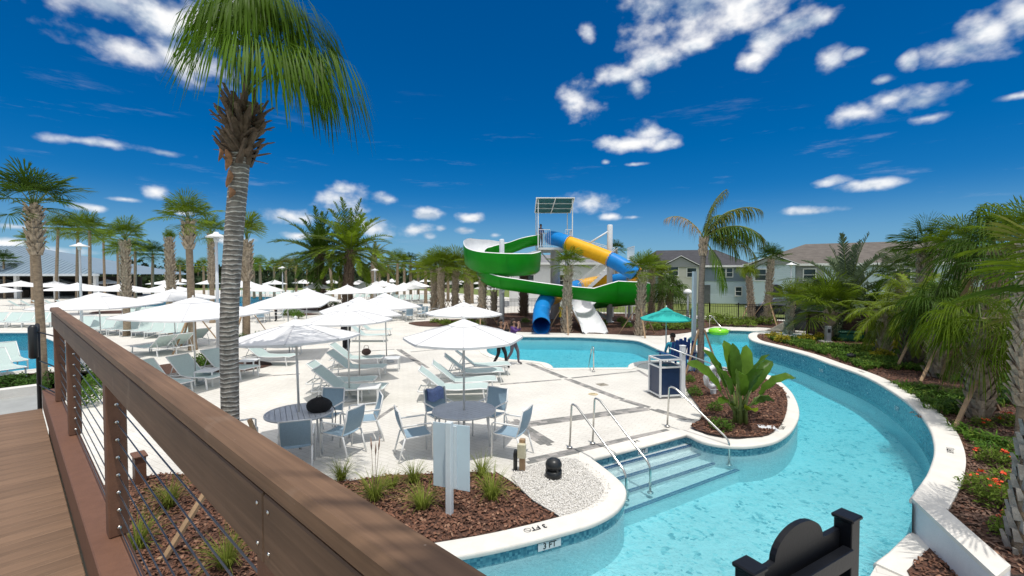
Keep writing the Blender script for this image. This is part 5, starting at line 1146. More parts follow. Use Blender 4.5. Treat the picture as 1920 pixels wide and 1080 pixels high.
def flume(pts, hl, hr, w=.72, T=None):
    prof = lambda a, b: [(-w, a), (-w * .99, a * .6 + .12), (-w * .88, .26), (-w * .6, .08), (-w * .25, .005), (w * .25, .005), (w * .6, .08), (w * .88, .26), (w * .99, b * .6 + .12), (w, b)]
    out, inn = MB(), MB(); k = 10; N_ = len(pts)
    for i in range(N_):
        t = T[i] if T else pts[min(i + 1, N_ - 1)] - pts[max(i - 1, 0)]; tz = t.copy(); tz.z = 0; tz.normalize(); left = Vector((-tz.y, tz.x, 0))
        for (q, z) in prof(hl[i], hr[i]):
            out.v.append(pts[i] - left * q + Vector((0, 0, z))); inn.v.append(pts[i] - left * q * .93 + Vector((0, 0, z + .045)))
    for i in range(N_ - 1):
        for j in range(k - 1): a = i * k + j; out.face((a, a + 1, a + k + 1, a + k), True); inn.face((a, a + k, a + k + 1, a + 1), True)
    n = len(inn.v)                                   # rim joining shell and lining
    for i in range(N_):
        for j in (0, k - 1): inn.v.append(out.v[i * k + j].copy())
    for i in range(N_ - 1):
        inn.face((i * k, (i + 1) * k, n + 2 * (i + 1), n + 2 * i)); inn.face((i * k + k - 1, n + 2 * i + 1, n + 2 * i + 3, (i + 1) * k + k - 1))
    return out, inn
SUB = 5; path = catmull(P3, SUB); HLs, HRs = [], []
for i in range(len(FL) - 1):
    for j in range(SUB): t_ = j / SUB; HLs.append(FL[i][3] * (1 - t_) + FL[i + 1][3] * t_); HRs.append(FL[i][4] * (1 - t_) + FL[i + 1][4] * t_)
HLs.append(FL[-1][3]); HRs.append(FL[-1][4])
TG = [path[min(i + 1, len(path) - 1)] - path[max(i - 1, 0)] for i in range(len(path))]
gs = thing('green_slide', 'green open flume water slide with white lining and a white run out', 'water slide', (P3[8].x, P3[8].y, 0)); O_ = Vector((P3[8].x, P3[8].y, 0))
cuts = [0, 2, 4, 5, 6, 8, 10, 12, 14, 16, 18, 20, 22, 24, 26, 27, 30]
for a, b in zip(cuts[:-1], cuts[1:]):
    s = slice(a * SUB, b * SUB + 1); o_, i_ = flume([p - O_ for p in path[s]], HLs[s], HRs[s], .72, TG[s]); ex = a >= 26
    sec = o_.build('exit_section' if ex else 'flume_section', white_g if ex else green_g, gs); i_.build('lining', white_g, sec)
for i in [c for c in cuts[1:-1]]:
    a = max(0, i * SUB - 0); fl, _ = flume([path[a] - O_ + (path[a + 1] - path[a]).normalized() * d for d in (-.04, .04)], [HLs[a]] * 2, [HRs[a]] * 2, .765, [TG[a]] * 2); fl.build('flange', white_g if i >= 27 else green_g, gs)
def column(u, y, vtop, r, par, o):
    x, yy = XY(u, y); h = D(u, vtop, y).z; mb = MB(); mb.lathe([(r, -.05), (r, h - .04), (r * .8, h + .02), (0, h + .04)], 20, Vector((x, yy, 0)) - o); mb.build('column', col_m, par)
    mb = MB(); mb.lathe([(0, 0), (r * 1.7, 0), (r * 1.7, .04), (0, .04)], 16, Vector((x, yy, .02)) - o); mb.build('base_flange', col_m, par); return Vector((x, yy, h))
cl = column(941, 29.9, 449, .165, gs, O_)
for i in (8 * SUB, 14 * SUB, 3 * SUB, 16 * SUB):
    p = path[i] + Vector((0, 0, -.08)); c = Vector((cl.x, cl.y, p.z - .25)); mb = MB(); mb.tube([c - O_, p - O_], .06, 8); mb.build('support_arm', col_m, gs)
ts = thing('tube_slide', 'closed tube water slide in blue and yellow sections winding right of the tower', 'water slide', (0, 0, 0)); q0 = D(1015, 600, 26); ts.location = (q0.x, q0.y, 0); O2 = Vector((q0.x, q0.y, 0))
TB = [(1033, 446, 33.4), (1048, 449, 32.5), (1066, 456, 31.8), (1104, 470, 31.0), (1144, 486, 30.2), (1172, 501, 29.6), (1188, 511, 29.3), (1197, 519, 29.9), (1190, 523, 31.2), (1170, 525, 32.6), (1148, 527, 33.6), (1118, 530, 34.3), (1085, 537, 34.1), (1060, 546, 33.0), (1047, 553, 31.6), (1037, 557, 30.0), (1026, 561, 28.7), (1018, 573, 28.0), (1015, 590, 27.0), (1015, 603, 26.0), (1015, 611.5, 25.0)]
P2_ = [D(*p) for p in TB]; tp_ = catmull(P2_, 5); RT = .50
def tube_shell(pts, r, n=18):
    mb = MB(); mb.tube(pts, r, n, caps=False); mb2 = MB(); mb2.tube(pts[::-1], r - .025, n, caps=False); return mb, mb2
secs = [(0, 2, blue_g), (2, 4, yellow_g), (4, 6, blue_g), (6, 8, orange_g), (8, 10, blue_g), (10, 12, yellow_g), (12, 14, blue_g), (14, 16, yellow_g), (16, 20, blue_g)]
for a, b, m_ in secs:
    pts = [p - O2 for p in tp_[a * 5:b * 5 + 1]]; o_, i_ = tube_shell(pts, RT); s_ = o_.build('tube_section', m_, ts); i_.build('tube_lining', m_, s_)
    for e in (0, -1):
        d = (pts[1] - pts[0]).normalized() if e == 0 else (pts[-1] - pts[-2]).normalized(); mb = MB(); mb.tube([pts[e] - d * .03, pts[e] + d * .03], RT + .05, 18, caps=False); mb.build('flange', m_, ts)
mbp = [p - O2 for p in tp_[17 * 5:17 * 5 + 2]]; mb = MB(); mb.tube([tp_[88] - O2, tp_[88] - O2 + Vector((0, -.05, -.05))], RT + .04, 18, caps=False); mb.build('flange', blue_g, ts)
cr = column(1143, 31.3, 422, .19, ts, O2)
for i, dz in ((3 * 5, 0), (9 * 5, 0), (11 * 5, 0)):
    p = tp_[i] + Vector((0, 0, RT if i == 15 else -RT)); c = Vector((cr.x, cr.y, max(.5, p.z + (.9 if i == 15 else -.3)))); mb = MB(); mb.tube([c - O2, p - O2], .06, 8); mb.build('support_arm', col_m, ts)
for u, y, vt in ((1028, 29.0, 575), (1180, 31.4, 532)): column(u, y, vt, .09, ts, O2)
# tower
tw = thing('slide_tower', 'white slide tower with railed platform, stairs and a slanted teal sunshade', 'tower', (0, 0, 0)); tc_ = XY(1041, 33.8); tw.location = (tc_[0], tc_[1], 0); O3 = Vector((tc_[0], tc_[1], 0))
FZ = D(1040, 465, 33).z; x0, x1, y0, y1 = XY(1009, 32.2)[0] - O3.x, XY(1073, 32.2)[0] - O3.x, -1.55, 1.4
mb = MB(); mb.lathe([(.36, -.05), (.36, FZ - .25), (.62, FZ - .2)], 24); mb.build('main_column', col_m, tw)
mb = MB(); mb.lathe([(.10, -.05), (.10, FZ)], 12, (.85, .3, 0)); mb.build('drain_pipe', col_m, tw)
mb = MB(); mb.box(((x0 + x1) / 2, (y0 + y1) / 2, FZ - .08), (x1 - x0, y1 - y0, .16)); mb.build('platform_floor', white_frame, tw)
for yy in (-.8, .6): mb = MB(); mb.beam((x0 + .1, yy, FZ - .22), (x1 - .1, yy, FZ - .22), .1, .12); mb.build('floor_beam', col_m, tw)
for sx in (x0 + .2, x1 - .2): mb = MB(); mb.tube([(0, 0, FZ - 1.5), (sx, -.8, FZ - .25)], .05, 8); mb.build('knee_brace', col_m, tw)
def guard(a, b, h, gap=.13):
    a, b = Vector(a), Vector(b); mb = MB(); mb.beam(a + Vector((0, 0, h)), b + Vector((0, 0, h)), .05, .04); mb.build('top_rail', white_frame, tw)
    mb = MB(); mb.beam(a + Vector((0, 0, .1)), b + Vector((0, 0, .1)), .04, .03); mb.build('bottom_rail', white_frame, tw)
    n = max(2, int((b - a).length / gap)); mb = MB()
    for i in range(n + 1): p = a.lerp(b, i / n); mb.box(p + Vector((0, 0, h / 2 + .05)), (.018, .018, h - .1))
    tag(mb.build('balusters', white_frame, tw), kind='stuff')
for a, b in (((x0, y0, FZ), (x0 + .85, y0, FZ)), ((x1 - .5, y0, FZ), (x1, y0, FZ)), ((x0, y1, FZ), (x1, y1, FZ)), ((x1, y0, FZ), (x1, y0 + 1.6, FZ)), ((x0, y0 + 1.7, FZ), (x0, y1, FZ))): guard(a, b, 1.25)
roofn = [D(1006, 371, 32.0), D(1077, 371, 32.0), D(1069, 399, 35.4), D(1003, 399, 35.4)]
for k, (x, y) in enumerate(((x0, y0), (x1, y0), (x1, y1), (x0, y1))):
    zt_ = roofn[k].z; mb = MB(); mb.box((x, y, (FZ + zt_) / 2), (.07, .07, zt_ - FZ)); mb.build('canopy_post', white_frame, tw)
rn = [p - O3 for p in roofn]; up = Vector((0, 0, .03)); teal_cloth = mat('shade_cloth', (.012, .12, .13), .8, .1)
mb = MB(); mb.quad(*rn); mb.quad(*[p + up for p in rn][::-1]); mb.build('shade_cloth', teal_cloth, tw)
for i in range(4): mb = MB(); mb.beam(rn[i], rn[(i + 1) % 4], .07, .07); mb.build('canopy_frame', white_frame, tw)
for f in (.33, .66): mb = MB(); mb.beam(rn[0].lerp(rn[3], f) - up, rn[1].lerp(rn[2], f) - up, .06, .06); mb.build('canopy_purlin', white_frame, tw)
mb = MB(); mb.beam(rn[0].lerp(rn[1], .5) - up * 2, rn[3].lerp(rn[2], .45) - up * 2, .06, .06); mb.build('canopy_purlin', white_frame, tw)
def flight(a, b, w=.95):
    a, b = Vector(a), Vector(b); n = max(3, int(abs(a.z - b.z) / .19)); s = Vector((0, w / 2, 0))
    for k in (-1, 1):
        mb = MB(); mb.beam(a + s * k, b + s * k, .05, .24); mb.build('stringer', white_frame, tw)
        mb = MB(); mb.beam(a + s * k + Vector((0, 0, 1.0)), b + s * k + Vector((0, 0, 1.0)), .045, .045); mb.build('stair_rail', white_frame, tw); mb = MB()
        for i in range(2 * n): p = a.lerp(b, (i + .5) / (2 * n)) + s * k; mb.box(p + Vector((0, 0, .5)), (.016, .016, 1.0))
        tag(mb.build('balusters', white_frame, tw), kind='stuff')
    for i in range(n): p = a.lerp(b, (i + .5) / n); mb = MB(); mb.box(p, (.28, w - .06, .04)); mb.build('tread', white_frame, tw)
lz = D(1150, 490, 34.6).z; xl = XY(1150, 34.6)[0] - O3.x; lz2 = 1.6; xl2 = XY(1082, 33.6)[0] - O3.x
flight((x1, .9, FZ - .05), (xl, .9, lz)); mb = MB(); mb.box((xl + .6, .4, lz - .06), (1.3, 2.1, .1)); mb.build('landing', white_frame, tw)
for sx, sy in ((xl + 1.1, -.5), (xl + 1.1, 1.3), (xl + .1, 1.3)): mb = MB(); mb.box((sx, sy, lz / 2), (.1, .1, lz)); mb.build('landing_post', white_frame, tw)
guard((xl + 1.2, -.6, lz), (xl + 1.2, 1.4, lz), 1.05)
flight((xl, -.15, lz - .05), (xl2, -.15, lz2)); mb = MB(); mb.box((xl2 - .6, -.15, lz2 - .06), (1.2, 1.1, .1)); mb.build('landing', white_frame, tw)
flight((xl2 - .6, -1.2, lz2 - .05), (xl2 + 2.2, -1.2, .1))

# ------------------------------------------------------------------ iron fences
def fence(pts, h, label, gap=.115):
    t = thing('iron_fence', label, 'fence', pts[0]); o = Vector(pts[0])
    for a, b in zip(pts[:-1], pts[1:]):
        a, b = Vector(a) - o, Vector(b) - o; L_len = (b - a).length; n = max(1, round(L_len / 1.9)); mb = MB()
        for i in range(n + 1): p = a.lerp(b, i / n); pm = MB(); pm.box(p + Vector((0, 0, h / 2 + .04)), (.065, .065, h + .08)); pm.build('post', black_metal, t)
        for z in (.12, h - .18, h - .02): rm = MB(); rm.beam(a + Vector((0, 0, z)), b + Vector((0, 0, z)), .03, .03); rm.build('fence_rail', black_metal, t)
        for i in range(int(L_len / gap)): p = a.lerp(b, (i + .5) * gap / L_len); mb.box(p + Vector((0, 0, h / 2)), (.018, .018, h))
        tag(mb.build('pickets', black_metal, t), kind='stuff')
fence([Vector((-2.6, 36.2, 0)), Vector((6.0, 37.2, 0)), Vector((12.2, 36.0, 0))], 1.35, 'black iron picket fence running behind the water slides')
fence([Vector((12.4, 35.8, 0)), G(1330, 600), G(1440, 603), G(1545, 613)], 1.2, 'black iron picket fence in front of the lawn and houses')
fence([Vector((9.0, 27.4, 0)), Vector((11.2, 28.4, 0))], 1.1, 'short black fence section left of the teal umbrella')
# ------------------------------------------------------------------ houses
def siding(n, c, period=.2):
    m, N, L, b = nodes_of(n); t = N.new('ShaderNodeTexCoord'); s = N.new('ShaderNodeSeparateXYZ'); L.new(t.outputs['Object'], s.inputs[0]); mm = N.new('ShaderNodeMath'); mm.operation = 'MODULO'; L.new(s.outputs['Z'], mm.inputs[0]); mm.inputs[1].default_value = period
    bp = N.new('ShaderNodeBump'); bp.inputs['Distance'].default_value = .12; bp.inputs['Strength'].default_value = .9; L.new(mm.outputs[0], bp.inputs['Height']); L.new(bp.outputs[0], b.inputs['Normal']); b.inputs['Base Color'].default_value = (*c, 1); b.inputs['Roughness'].default_value = .7
    n2 = N.new('ShaderNodeTexNoise'); n2.inputs['Scale'].default_value = 1.2; n2.inputs['Detail'].default_value = 6; L.new(t.outputs['Object'], n2.inputs[0]); r = N.new('ShaderNodeValToRGB'); L.new(n2.outputs[0], r.inputs[0])
    r.color_ramp.elements[0].color = (*[x * .9 for x in c], 1); r.color_ramp.elements[1].color = (*[min(1, x * 1.06) for x in c], 1); L.new(r.outputs[0], b.inputs['Base Color']); return m
sd_white = siding('white_siding', (.58, .69, .79)); sd_blue = siding('slate_siding', (.22, .28, .36)); sd_beige = siding('beige_stucco', (.68, .66, .62), 3.0); sd_grey = siding('grey_siding', (.33, .34, .36))
def shingle(n, c):
    m = mat(n, c, .9, .22, 1.6, .5, 14, stretch=(1, 1, 4), detail=9); return m
rf_dark = shingle('dark_shingle', (.055, .055, .062)); rf_beige = shingle('taupe_shingle', (.135, .118, .104)); rf_grey = shingle('grey_shingle', (.22, .22, .23))
glass_m = mat('window_glass', (.03, .045, .05), .06, .3, 1.0, spec=.7); trim = mat('white_trim', (.76, .76, .75), .5, .03)
def window(par, x, z, w, h, y=0.0, shutters=None):
    f = MB(); t = .09
    for c, s in (((x, y - .05, z + h / 2 + t / 2), (w + 2 * t, .1, t)), ((x, y - .05, z - h / 2 - t / 2), (w + 2 * t, .12, t)), ((x - w / 2 - t / 2, y - .05, z), (t, .1, h)), ((x + w / 2 + t / 2, y - .05, z), (t, .1, h)), ((x, y - .04, z), (w, .06, .05))): f.box(c, s)
    o = f.build('window', trim, par)
    for dz in (-.25, .25): g = MB(); g.box((x, y - .01, z + dz * h), (w, .03, h / 2 - .05)); g.build('pane', glass_m, o)
def hip(par, x0, x1, y0, y1, ze, zr, m, ov=.5, inset=None):
    ins = inset if inset is not None else (y1 - y0) / 2; X0, X1, Y0, Y1 = x0 - ov, x1 + ov, y0 - ov, y1 + ov; ym = (Y0 + Y1) / 2; a, b = Vector((X0 + ins, ym, zr)), Vector((X1 - ins, ym, zr)); mb = MB()
    c = [Vector((X0, Y0, ze)), Vector((X1, Y0, ze)), Vector((X1, Y1, ze)), Vector((X0, Y1, ze))]; mb.quad(c[0], c[1], b, a); mb.tri(c[1], c[2], b); mb.quad(c[2], c[3], a, b); mb.tri(c[3], c[0], a); mb.quad(c[3], c[2], c[1], c[0]); r = mb.build('roof', m, par)
    mb = MB(); mb.box(((X0 + X1) / 2, Y0 - .02, ze - .02), (X1 - X0, .06, .22)); mb.build('fascia', trim, r); return r
def gable(par, x0, x1, y0, depth, zw, rise, wm, rm):
    xm = (x0 + x1) / 2; mb = MB(); mb.box((xm, y0 + depth / 2, zw / 2), (x1 - x0, depth, zw)); mb.build('gable_bay', wm, par)
    mb = MB(); o = .35; A, Bq, T = Vector((x0 - o, y0 - o, zw)), Vector((x1 + o, y0 - o, zw)), Vector((xm, y0 - o, zw + rise)); Y = Vector((0, depth + 3.2, 0)); mb.quad(A, T, T + Y, A + Y); mb.quad(T, Bq, Bq + Y, T + Y); r = mb.build('gable_roof', rm, par)
    mb = MB(); mb.tri(Vector((x0 - .1, y0 - .2, zw)), Vector((x1 + .1, y0 - .2, zw)), Vector((xm, y0 - .2, zw + rise - .1))); mb.build('gable_panel', sd_grey, par)
    for P in (A, Bq): mb = MB(); mb.beam(P + Vector((0, -.02, .03)), T + Vector((0, -.02, .03)), .06, .2, (0, 1, 0)); mb.build('barge_board', trim, r)
def house(name, label, p0, p1):
    p0, p1 = Vector(p0), Vector(p1); t = thing(name, label, 'house', (p0.x, p0.y, 0), math.atan2(p1.y - p0.y, p1.x - p0.x)); return t, (p1 - p0).length
a, b = XY(1188, 54), XY(1408, 51); A, Lh = house('town_house', 'two storey house with dark hip roof, white siding and slate upper panel', a, b); ze = D(1300, 499, 52).z; zr = D(1300, 469, 57).z; k = Lh / 220.0
def ux(u, u0=1188): return (u - u0) * k
mb = MB(); mb.box((Lh / 2, 4.5, ze / 2), (Lh, 9, ze)); mb.build('wall', sd_white, A)
mb = MB(); mb.box((ux(1355), -.04, (ze + ze * .55) / 2 + .1), (ux(1402) - ux(1312), .08, ze * .45 - .2)); mb.build('slate_panel', sd_blue, A)
hip(A, 0, Lh, 0, 9, ze, zr, rf_dark, inset=3.4); gable(A, ux(1243), ux(1310), -1.2, 3, ze * .97, 1.25, sd_beige, rf_dark); gable(A, ux(1190), ux(1232), -.4, 2, ze * .95, .7, sd_grey, rf_dark)
for u, v, w, h, y in ((1297, 511, .95, 1.0, -1.2), (1263, 508, 1.0, 1.0, -1.2), (1266, 547, 1.1, 1.3, -1.2), (1356, 511, .6, .95, -.08), (1369, 511, .6, .95, -.08), (1386, 546, .6, .95, 0), (1205, 512, .8, 1.0, -.4)): window(A, ux(u), D(u, v, 52).z, w, h, y)
mb = MB(); mb.box((ux(1326), -.03, 1.05), (1.0, .08, 2.1)); d_ = mb.build('door', mat('door_grey', (.10, .11, .12), .5), A); mb = MB(); mb.box((ux(1326) + .36, -.09, 1.0), (.05, .05, .16)); mb.build('handle', steel, d_)
for u in (1312, 1402): mb = MB(); mb.box((ux(u), -.06, ze / 2), (.16, .12, ze)); mb.build('corner_board', trim, A)
a, b = XY(1403, 48), XY(1960, 36.5); Bh, Lh = house('long_house', 'long two storey white house with taupe hip roof behind the right palms', a, b); ze = D(1440, 497, 48).z; zr = D(1600, 456, 48).z
mb = MB(); mb.box((Lh / 2, 5, ze / 2), (Lh, 10, ze)); mb.build('wall', sd_white, Bh); hip(Bh, 0, Lh, 0, 10, ze, zr, rf_beige, inset=5.5); gable(Bh, .4, 4.2, -1.0, 3, ze, 1.0, sd_white, rf_beige)
for i, x in enumerate((1.2, 5.4, 9.2, 12.5, 16, 19)):
    if i in (1, 3, 5): mb = MB(); mb.box((x, -.04, ze / 2), (2.3, .08, ze - .1)); mb.build('grey_panel', sd_grey, Bh)
    window(Bh, x, ze * .76, .95, 1.1, -1.0 if i == 0 else (-.08 if i in (1, 3, 5) else 0)); 
    if i: window(Bh, x, ze * .27, .95, 1.2, -.08 if i in (1, 3, 5) else 0)
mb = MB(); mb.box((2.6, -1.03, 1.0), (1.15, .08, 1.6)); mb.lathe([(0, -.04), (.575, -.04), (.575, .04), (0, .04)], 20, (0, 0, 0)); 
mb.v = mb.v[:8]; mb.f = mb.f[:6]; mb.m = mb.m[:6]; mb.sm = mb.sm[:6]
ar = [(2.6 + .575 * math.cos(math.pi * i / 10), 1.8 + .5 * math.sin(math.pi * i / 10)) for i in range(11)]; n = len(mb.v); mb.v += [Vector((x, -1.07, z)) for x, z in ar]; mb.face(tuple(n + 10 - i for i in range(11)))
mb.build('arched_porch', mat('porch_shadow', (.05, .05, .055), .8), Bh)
a, b = XY(955, 47), XY(1196, 47); Ch, Lh = house('low_house', 'white house with grey roof glimpsed behind the slide tower', a, b); ze = D(1050, 494, 47).z; zr = D(1050, 478, 51).z
mb = MB(); mb.box((Lh / 2, 4, ze / 2), (Lh, 8, ze)); mb.build('wall', mat('plain_white_wall', (.68, .69, .70), .8, .05, 2), Ch); hip(Ch, 0, Lh, 0, 8, ze, zr, rf_grey, inset=3)
for x in (2.0, 5.5, 10.5): window(Ch, x, 2.7, 1.0, 1.1)
# pavilion at the left
seam = mat('metal_roof', (.20, .27, .33), .5, .06, 1.0); pv = thing('pavilion', 'long open pavilion with a blue grey standing seam metal roof', 'pavilion', (-62, 62, 0)); X0, X1, Y0, Y1 = -34, 7.2, -1.5, 16; ze, zr = 3.35, 7.6; xr = -11.5
c = [Vector((X0, Y0, ze)), Vector((X1, Y0, ze)), Vector((X1, Y1, ze)), Vector((X0, Y1, ze))]; ra, rb = Vector((X0 + 6, 7, zr)), Vector((xr, 7, zr)); mb = MB(); mb.quad(c[0], c[1], rb, ra); mb.tri(c[1], c[2], rb); mb.quad(c[2], c[3], ra, rb); mb.tri(c[3], c[0], ra); mb.quad(*c[::-1]); rf = mb.build('roof', seam, pv)
for i in range(58):
    x = X0 + .7 * i; top = ra.lerp(rb, 0); 
    if x > X1: break
    f = 1.0 if x <= xr else (X1 - x) / (X1 - xr); p0_ = Vector((x, Y0, ze)); p1_ = p0_.lerp(Vector((x, 7, zr)), f); mb = MB(); mb.beam(p0_ + Vector((0, 0, .03)), p1_ + Vector((0, 0, .03)), .05, .06); mb.build('roof_seam', seam, rf)
mb = MB(); mb.box(((X0 + X1) / 2, Y0 - .03, ze - .1), (X1 - X0, .08, .3)); mb.build('fascia', mat('pale_fascia', (.55, .60, .64), .5), rf)
for i in range(8): mb = MB(); mb.box((X0 + 1.5 + i * 5.4, 0, ze / 2), (.4, .4, ze - .02)); mb.build('column', trim, pv)
mb = MB(); mb.box(((X0 + X1) / 2, 9, 1.5), (X1 - X0 - 6, .3, 3.0)); mb.build('back_wall', mat('dark_wall', (.05, .045, .04), .8), pv)
mb = MB(); mb.box(((X0 + X1) / 2 - 4, 3, .55), (20, .8, 1.1)); mb.build('bar_counter', mat('bar_wood', (.10, .07, .05), .6), pv)

# ------------------------------------------------------------------ lamps
def lamp(u, z, vtop, r, label, dome=False):
    x, y = XY(u, z); h = D(u, vtop, z).z; t = thing('lamp_post', label, 'lamp post', (x, y, 0)); mb = MB(); mb.tube([(0, 0, 0), (0, 0, h * .5), (0, 0, h - .25)], [.075, .06, .05], 10); mb.build('post', col_m, t)
    mb = MB(); mb.lathe([(.06, h - .32), (.09, h - .24), (.09, h - .12), (0, h - .12)], 14); mb.build('lamp_head', col_m, t); mb = MB(); mb.lathe([(r, h - .13), (r, h - .10), (r * .55, h - .02), (.1, h + .02), (.08, h + .08), (0, h + .09)] if not dome else [(r, h - .2), (r * .9, h - .05), (r * .5, h + .08), (0, h + .12)], 20); mb.build('lamp_shade', white_frame, t)
lamp(151, 25, 458, .42, 'white disc lamp post beside the left edge palm'); lamp(407, 17.7, 439, .36, 'white disc lamp post half hidden by the ringed palm'); lamp(1483, 38, 494, .42, 'white disc lamp post before the long white house'); lamp(530, 46, 501, .42, 'white disc lamp post behind the far pool'); lamp(703, 50, 505, .42, 'white disc lamp post right of the date palms'); lamp(1290, 30, 545, .30, 'low domed lamp post before the dark roofed house', True)
# ------------------------------------------------------------------ parked car
cp = XY(1463, 34); car = thing('parked_car', 'dark blue car parked behind the iron fence', 'car', (cp[0], cp[1], 0), R(-14)); paint = mat('car_paint', (.012, .016, .026), .25, .1, 2, metal=.4, coat=.8)
sil = [(-2.2, .35), (-2.22, .75), (-2.05, .95), (-1.2, 1.05), (-.55, 1.52), (.9, 1.58), (1.75, 1.48), (2.1, 1.0), (2.2, .75), (2.18, .38)]
mb = MB(); k = len(sil)
for s_, ins in ((-1, 0), (1, 0)):
    for x, z in sil: mb.v.append(Vector((x, s_ * (.9 - max(0, z - .95) * .28), z)))
for i in range(k): j = (i + 1) % k; mb.face((i, j, k + j, k + i), False)
mb.face(tuple(range(k - 1, -1, -1))); mb.face(tuple(range(k, 2 * k))); mb.build('body', paint, car)
for s_ in (-1, 1):
    mb = MB(); q = [(-.95, 1.06), (-.5, 1.44), (.15, 1.48), (.15, 1.05)]; mb.quad(*[(x, s_ * (.912 - max(0, z - .95) * .28), z) for x, z in (q if s_ < 0 else q[::-1])]); mb.build('side_window', glass_m, car)
    mb = MB(); q = [(.22, 1.05), (.22, 1.48), (1.0, 1.48), (1.6, 1.38), (1.75, 1.06)]; n = len(mb.v); mb.v += [Vector((x, s_ * (.912 - max(0, z - .95) * .28), z)) for x, z in q]; mb.face(tuple(range(5)) if s_ > 0 else tuple(range(4, -1, -1))); mb.build('side_window', glass_m, car)
    for x in (-1.4, 1.4):
        w_ = MB(); w_.tube([(x, s_ * .72, .33), (x, s_ * .93, .33)], .33, 20); wo = w_.build('wheel', dark_plastic, car); rm = MB(); rm.tube([(x, s_ * .925, .33), (x, s_ * .945, .33)], .2, 14); rm.build('rim', steel, wo)
    mb = MB(); mb.box((-2.16, s_ * .62, .78), (.1, .36, .14), None, .02); mb.build('headlight', trim, car); mb = MB(); mb.box((2.16, s_ * .68, .9), (.08, .26, .2), None, .02); mb.build('tail_light', mat('tail_red', (.4, .01, .01), .3), car)
mb = MB(); mb.quad((-1.17, -.85, 1.07), (-1.17, .85, 1.07), (-.6, .72, 1.5), (-.6, -.72, 1.5)); mb.build('windscreen', glass_m, car)
# ------------------------------------------------------------------ things behind the river
q = G(1507, 624); t = thing('notice_board', 'black framed notice board standing behind the river bend', 'notice board', q, R(-8)); blk = mat('black_board', (.016, .016, .018), .6, .2)
for x in (-.52, .52): mb = MB(); mb.box((x, 0, .82), (.09, .09, 1.64)); mb.build('post', blk, t)
mb = MB(); mb.box((0, 0, .86), (.96, .05, 1.3)); mb.build('board', mat('charcoal_board', (.035, .037, .042), .5, .1), t)
for z in (.18, 1.58): mb = MB(); mb.box((0, -.01, z), (1.12, .08, .09)); mb.build('frame_rail', blk, t)
q = G(1466, 621); t = thing('tarpaulin', 'beige tarpaulin draped over a slanted heap beside the black board', 'tarpaulin', q); tarp = mat('tarp', (.42, .38, .29), .8, .12, 5)
def tf(i, j): x = -.75 + 1.5 * i; top = .95 * max(0, i) ** 1.2; y = -.4 + .9 * j; z = top * (math.sin(math.pi * min(1, j * .9 + .05)) ** .7) + .03 * math.sin(11 * i + 5 * j) + .02; return (x, y, max(.01, z))
mb = MB(); mb.grid(tf, 16, 10); mb.build('cloth', tarp, t); mb = MB(); mb.box((.76, .05, .45), (.05, .05, .9)); mb.build('prop', wood_stake, t)
def wood_fence(x0, y0, x1, y1, h, label, zg=.3):
    a, b = Vector((x0, y0, zg)), Vector((x1, y1, zg)); L = (b - a).length; ang = math.atan2(y1 - y0, x1 - x0); t = thing('board_fence', label, 'fence', a, ang); n = max(1, round(L / 2.0)); bw = mat('dark_stained_board', (.075, .042, .032), .8, .3, 5, .3, 40, stretch=(.2, 1, 4), rnd=.15); nb = 8; hb = h / nb
    for i in range(n):
        for r in range(nb): mb = MB(); mb.box(((i + .5) * L / n, random.uniform(-.004, .004), (r + .5) * hb), (L / n - .02, .028, hb - .012)); mb.build('board', bw, t)
    for i in range(n + 1): mb = MB(); mb.box((i * L / n, -.06, h / 2 + .02), (.09, .09, h + .04)); mb.build('post', wood_stake if i % 2 else bw, t)
    mb = MB(); mb.box((L / 2, 0, h + .02), (L, .13, .03)); mb.build('top_rail', mat('fence_cap', (.30, .27, .24), .8), t)
a = G(1545, 644, .3); b = G(1640, 652, .3); c = G(1790, 655, .3)
wood_fence(a.x + .6, a.y + 2.0, b.x + .5, b.y + 1.0, 1.25, 'dark horizontal board fence behind the planter, left run'); wood_fence(b.x + .55, b.y + .95, c.x + 1.5, c.y + .5, 1.25, 'dark horizontal board fence behind the planter, right run')
q = G(1603, 640, .38); t = thing('utility_cabinet', 'dark green utility cabinet in the planter', 'utility box', (q.x, q.y, .37), R(-12)); ug = mat('cabinet_green', (.008, .085, .05), .45, .15)
mb = MB(); mb.box((0, .3, .17), (1.25, .75, .34), None, .03); mb.build('cabinet_body', ug, t); mb = MB(); mb.box((0, .3, .40), (1.32, .82, .11), None, .05); mb.build('cabinet_lid', ug, t)
q = G(1552, 641, .38); t = thing('meter_pedestal', 'small white metal pedestal beside the planter palm', 'utility box', (q.x, q.y, .37)); mb = MB(); mb.box((0, 0, .35), (.2, .16, .7), None, .01); mb.build('pedestal_body', mat('galvanised', (.42, .44, .45), .4, .1, metal=.6), t); mb = MB(); mb.box((0, -.085, .5), (.12, .012, .16)); mb.build('dark_panel', dark_plastic, t)
q = G(1596, 677, .38); t = thing('path_light', 'black cylindrical garden light at the planter edge', 'garden light', (q.x, q.y, .37)); mb = MB(); mb.lathe([(.0, 0), (.12, 0), (.12, .16), (.13, .17), (.13, .23), (.1, .25), (0, .25)], 18); mb.build('light_body', dark_plastic, t); mb = MB(); mb.lathe([(.05, .25), (.05, .28), (0, .28)], 12); mb.build('light_cap', black_metal, t)
q = G(1090, 612); t = thing('red_bucket', 'red plastic tub in the mulch beside the white slide end', 'tub', q); mb = MB(); mb.lathe([(0, 0), (.2, 0), (.24, .5), (.26, .52), (.24, .53), (.2, .5), (.18, .05), (0, .05)], 16); mb.build('tub_body', mat('red_plastic', (.6, .02, .015), .4), t); mb = MB(); mb.tube([(-.25, 0, .5), (0, .1, .62), (.25, 0, .5)], .012, 6); mb.build('handle', dark_plastic, t)
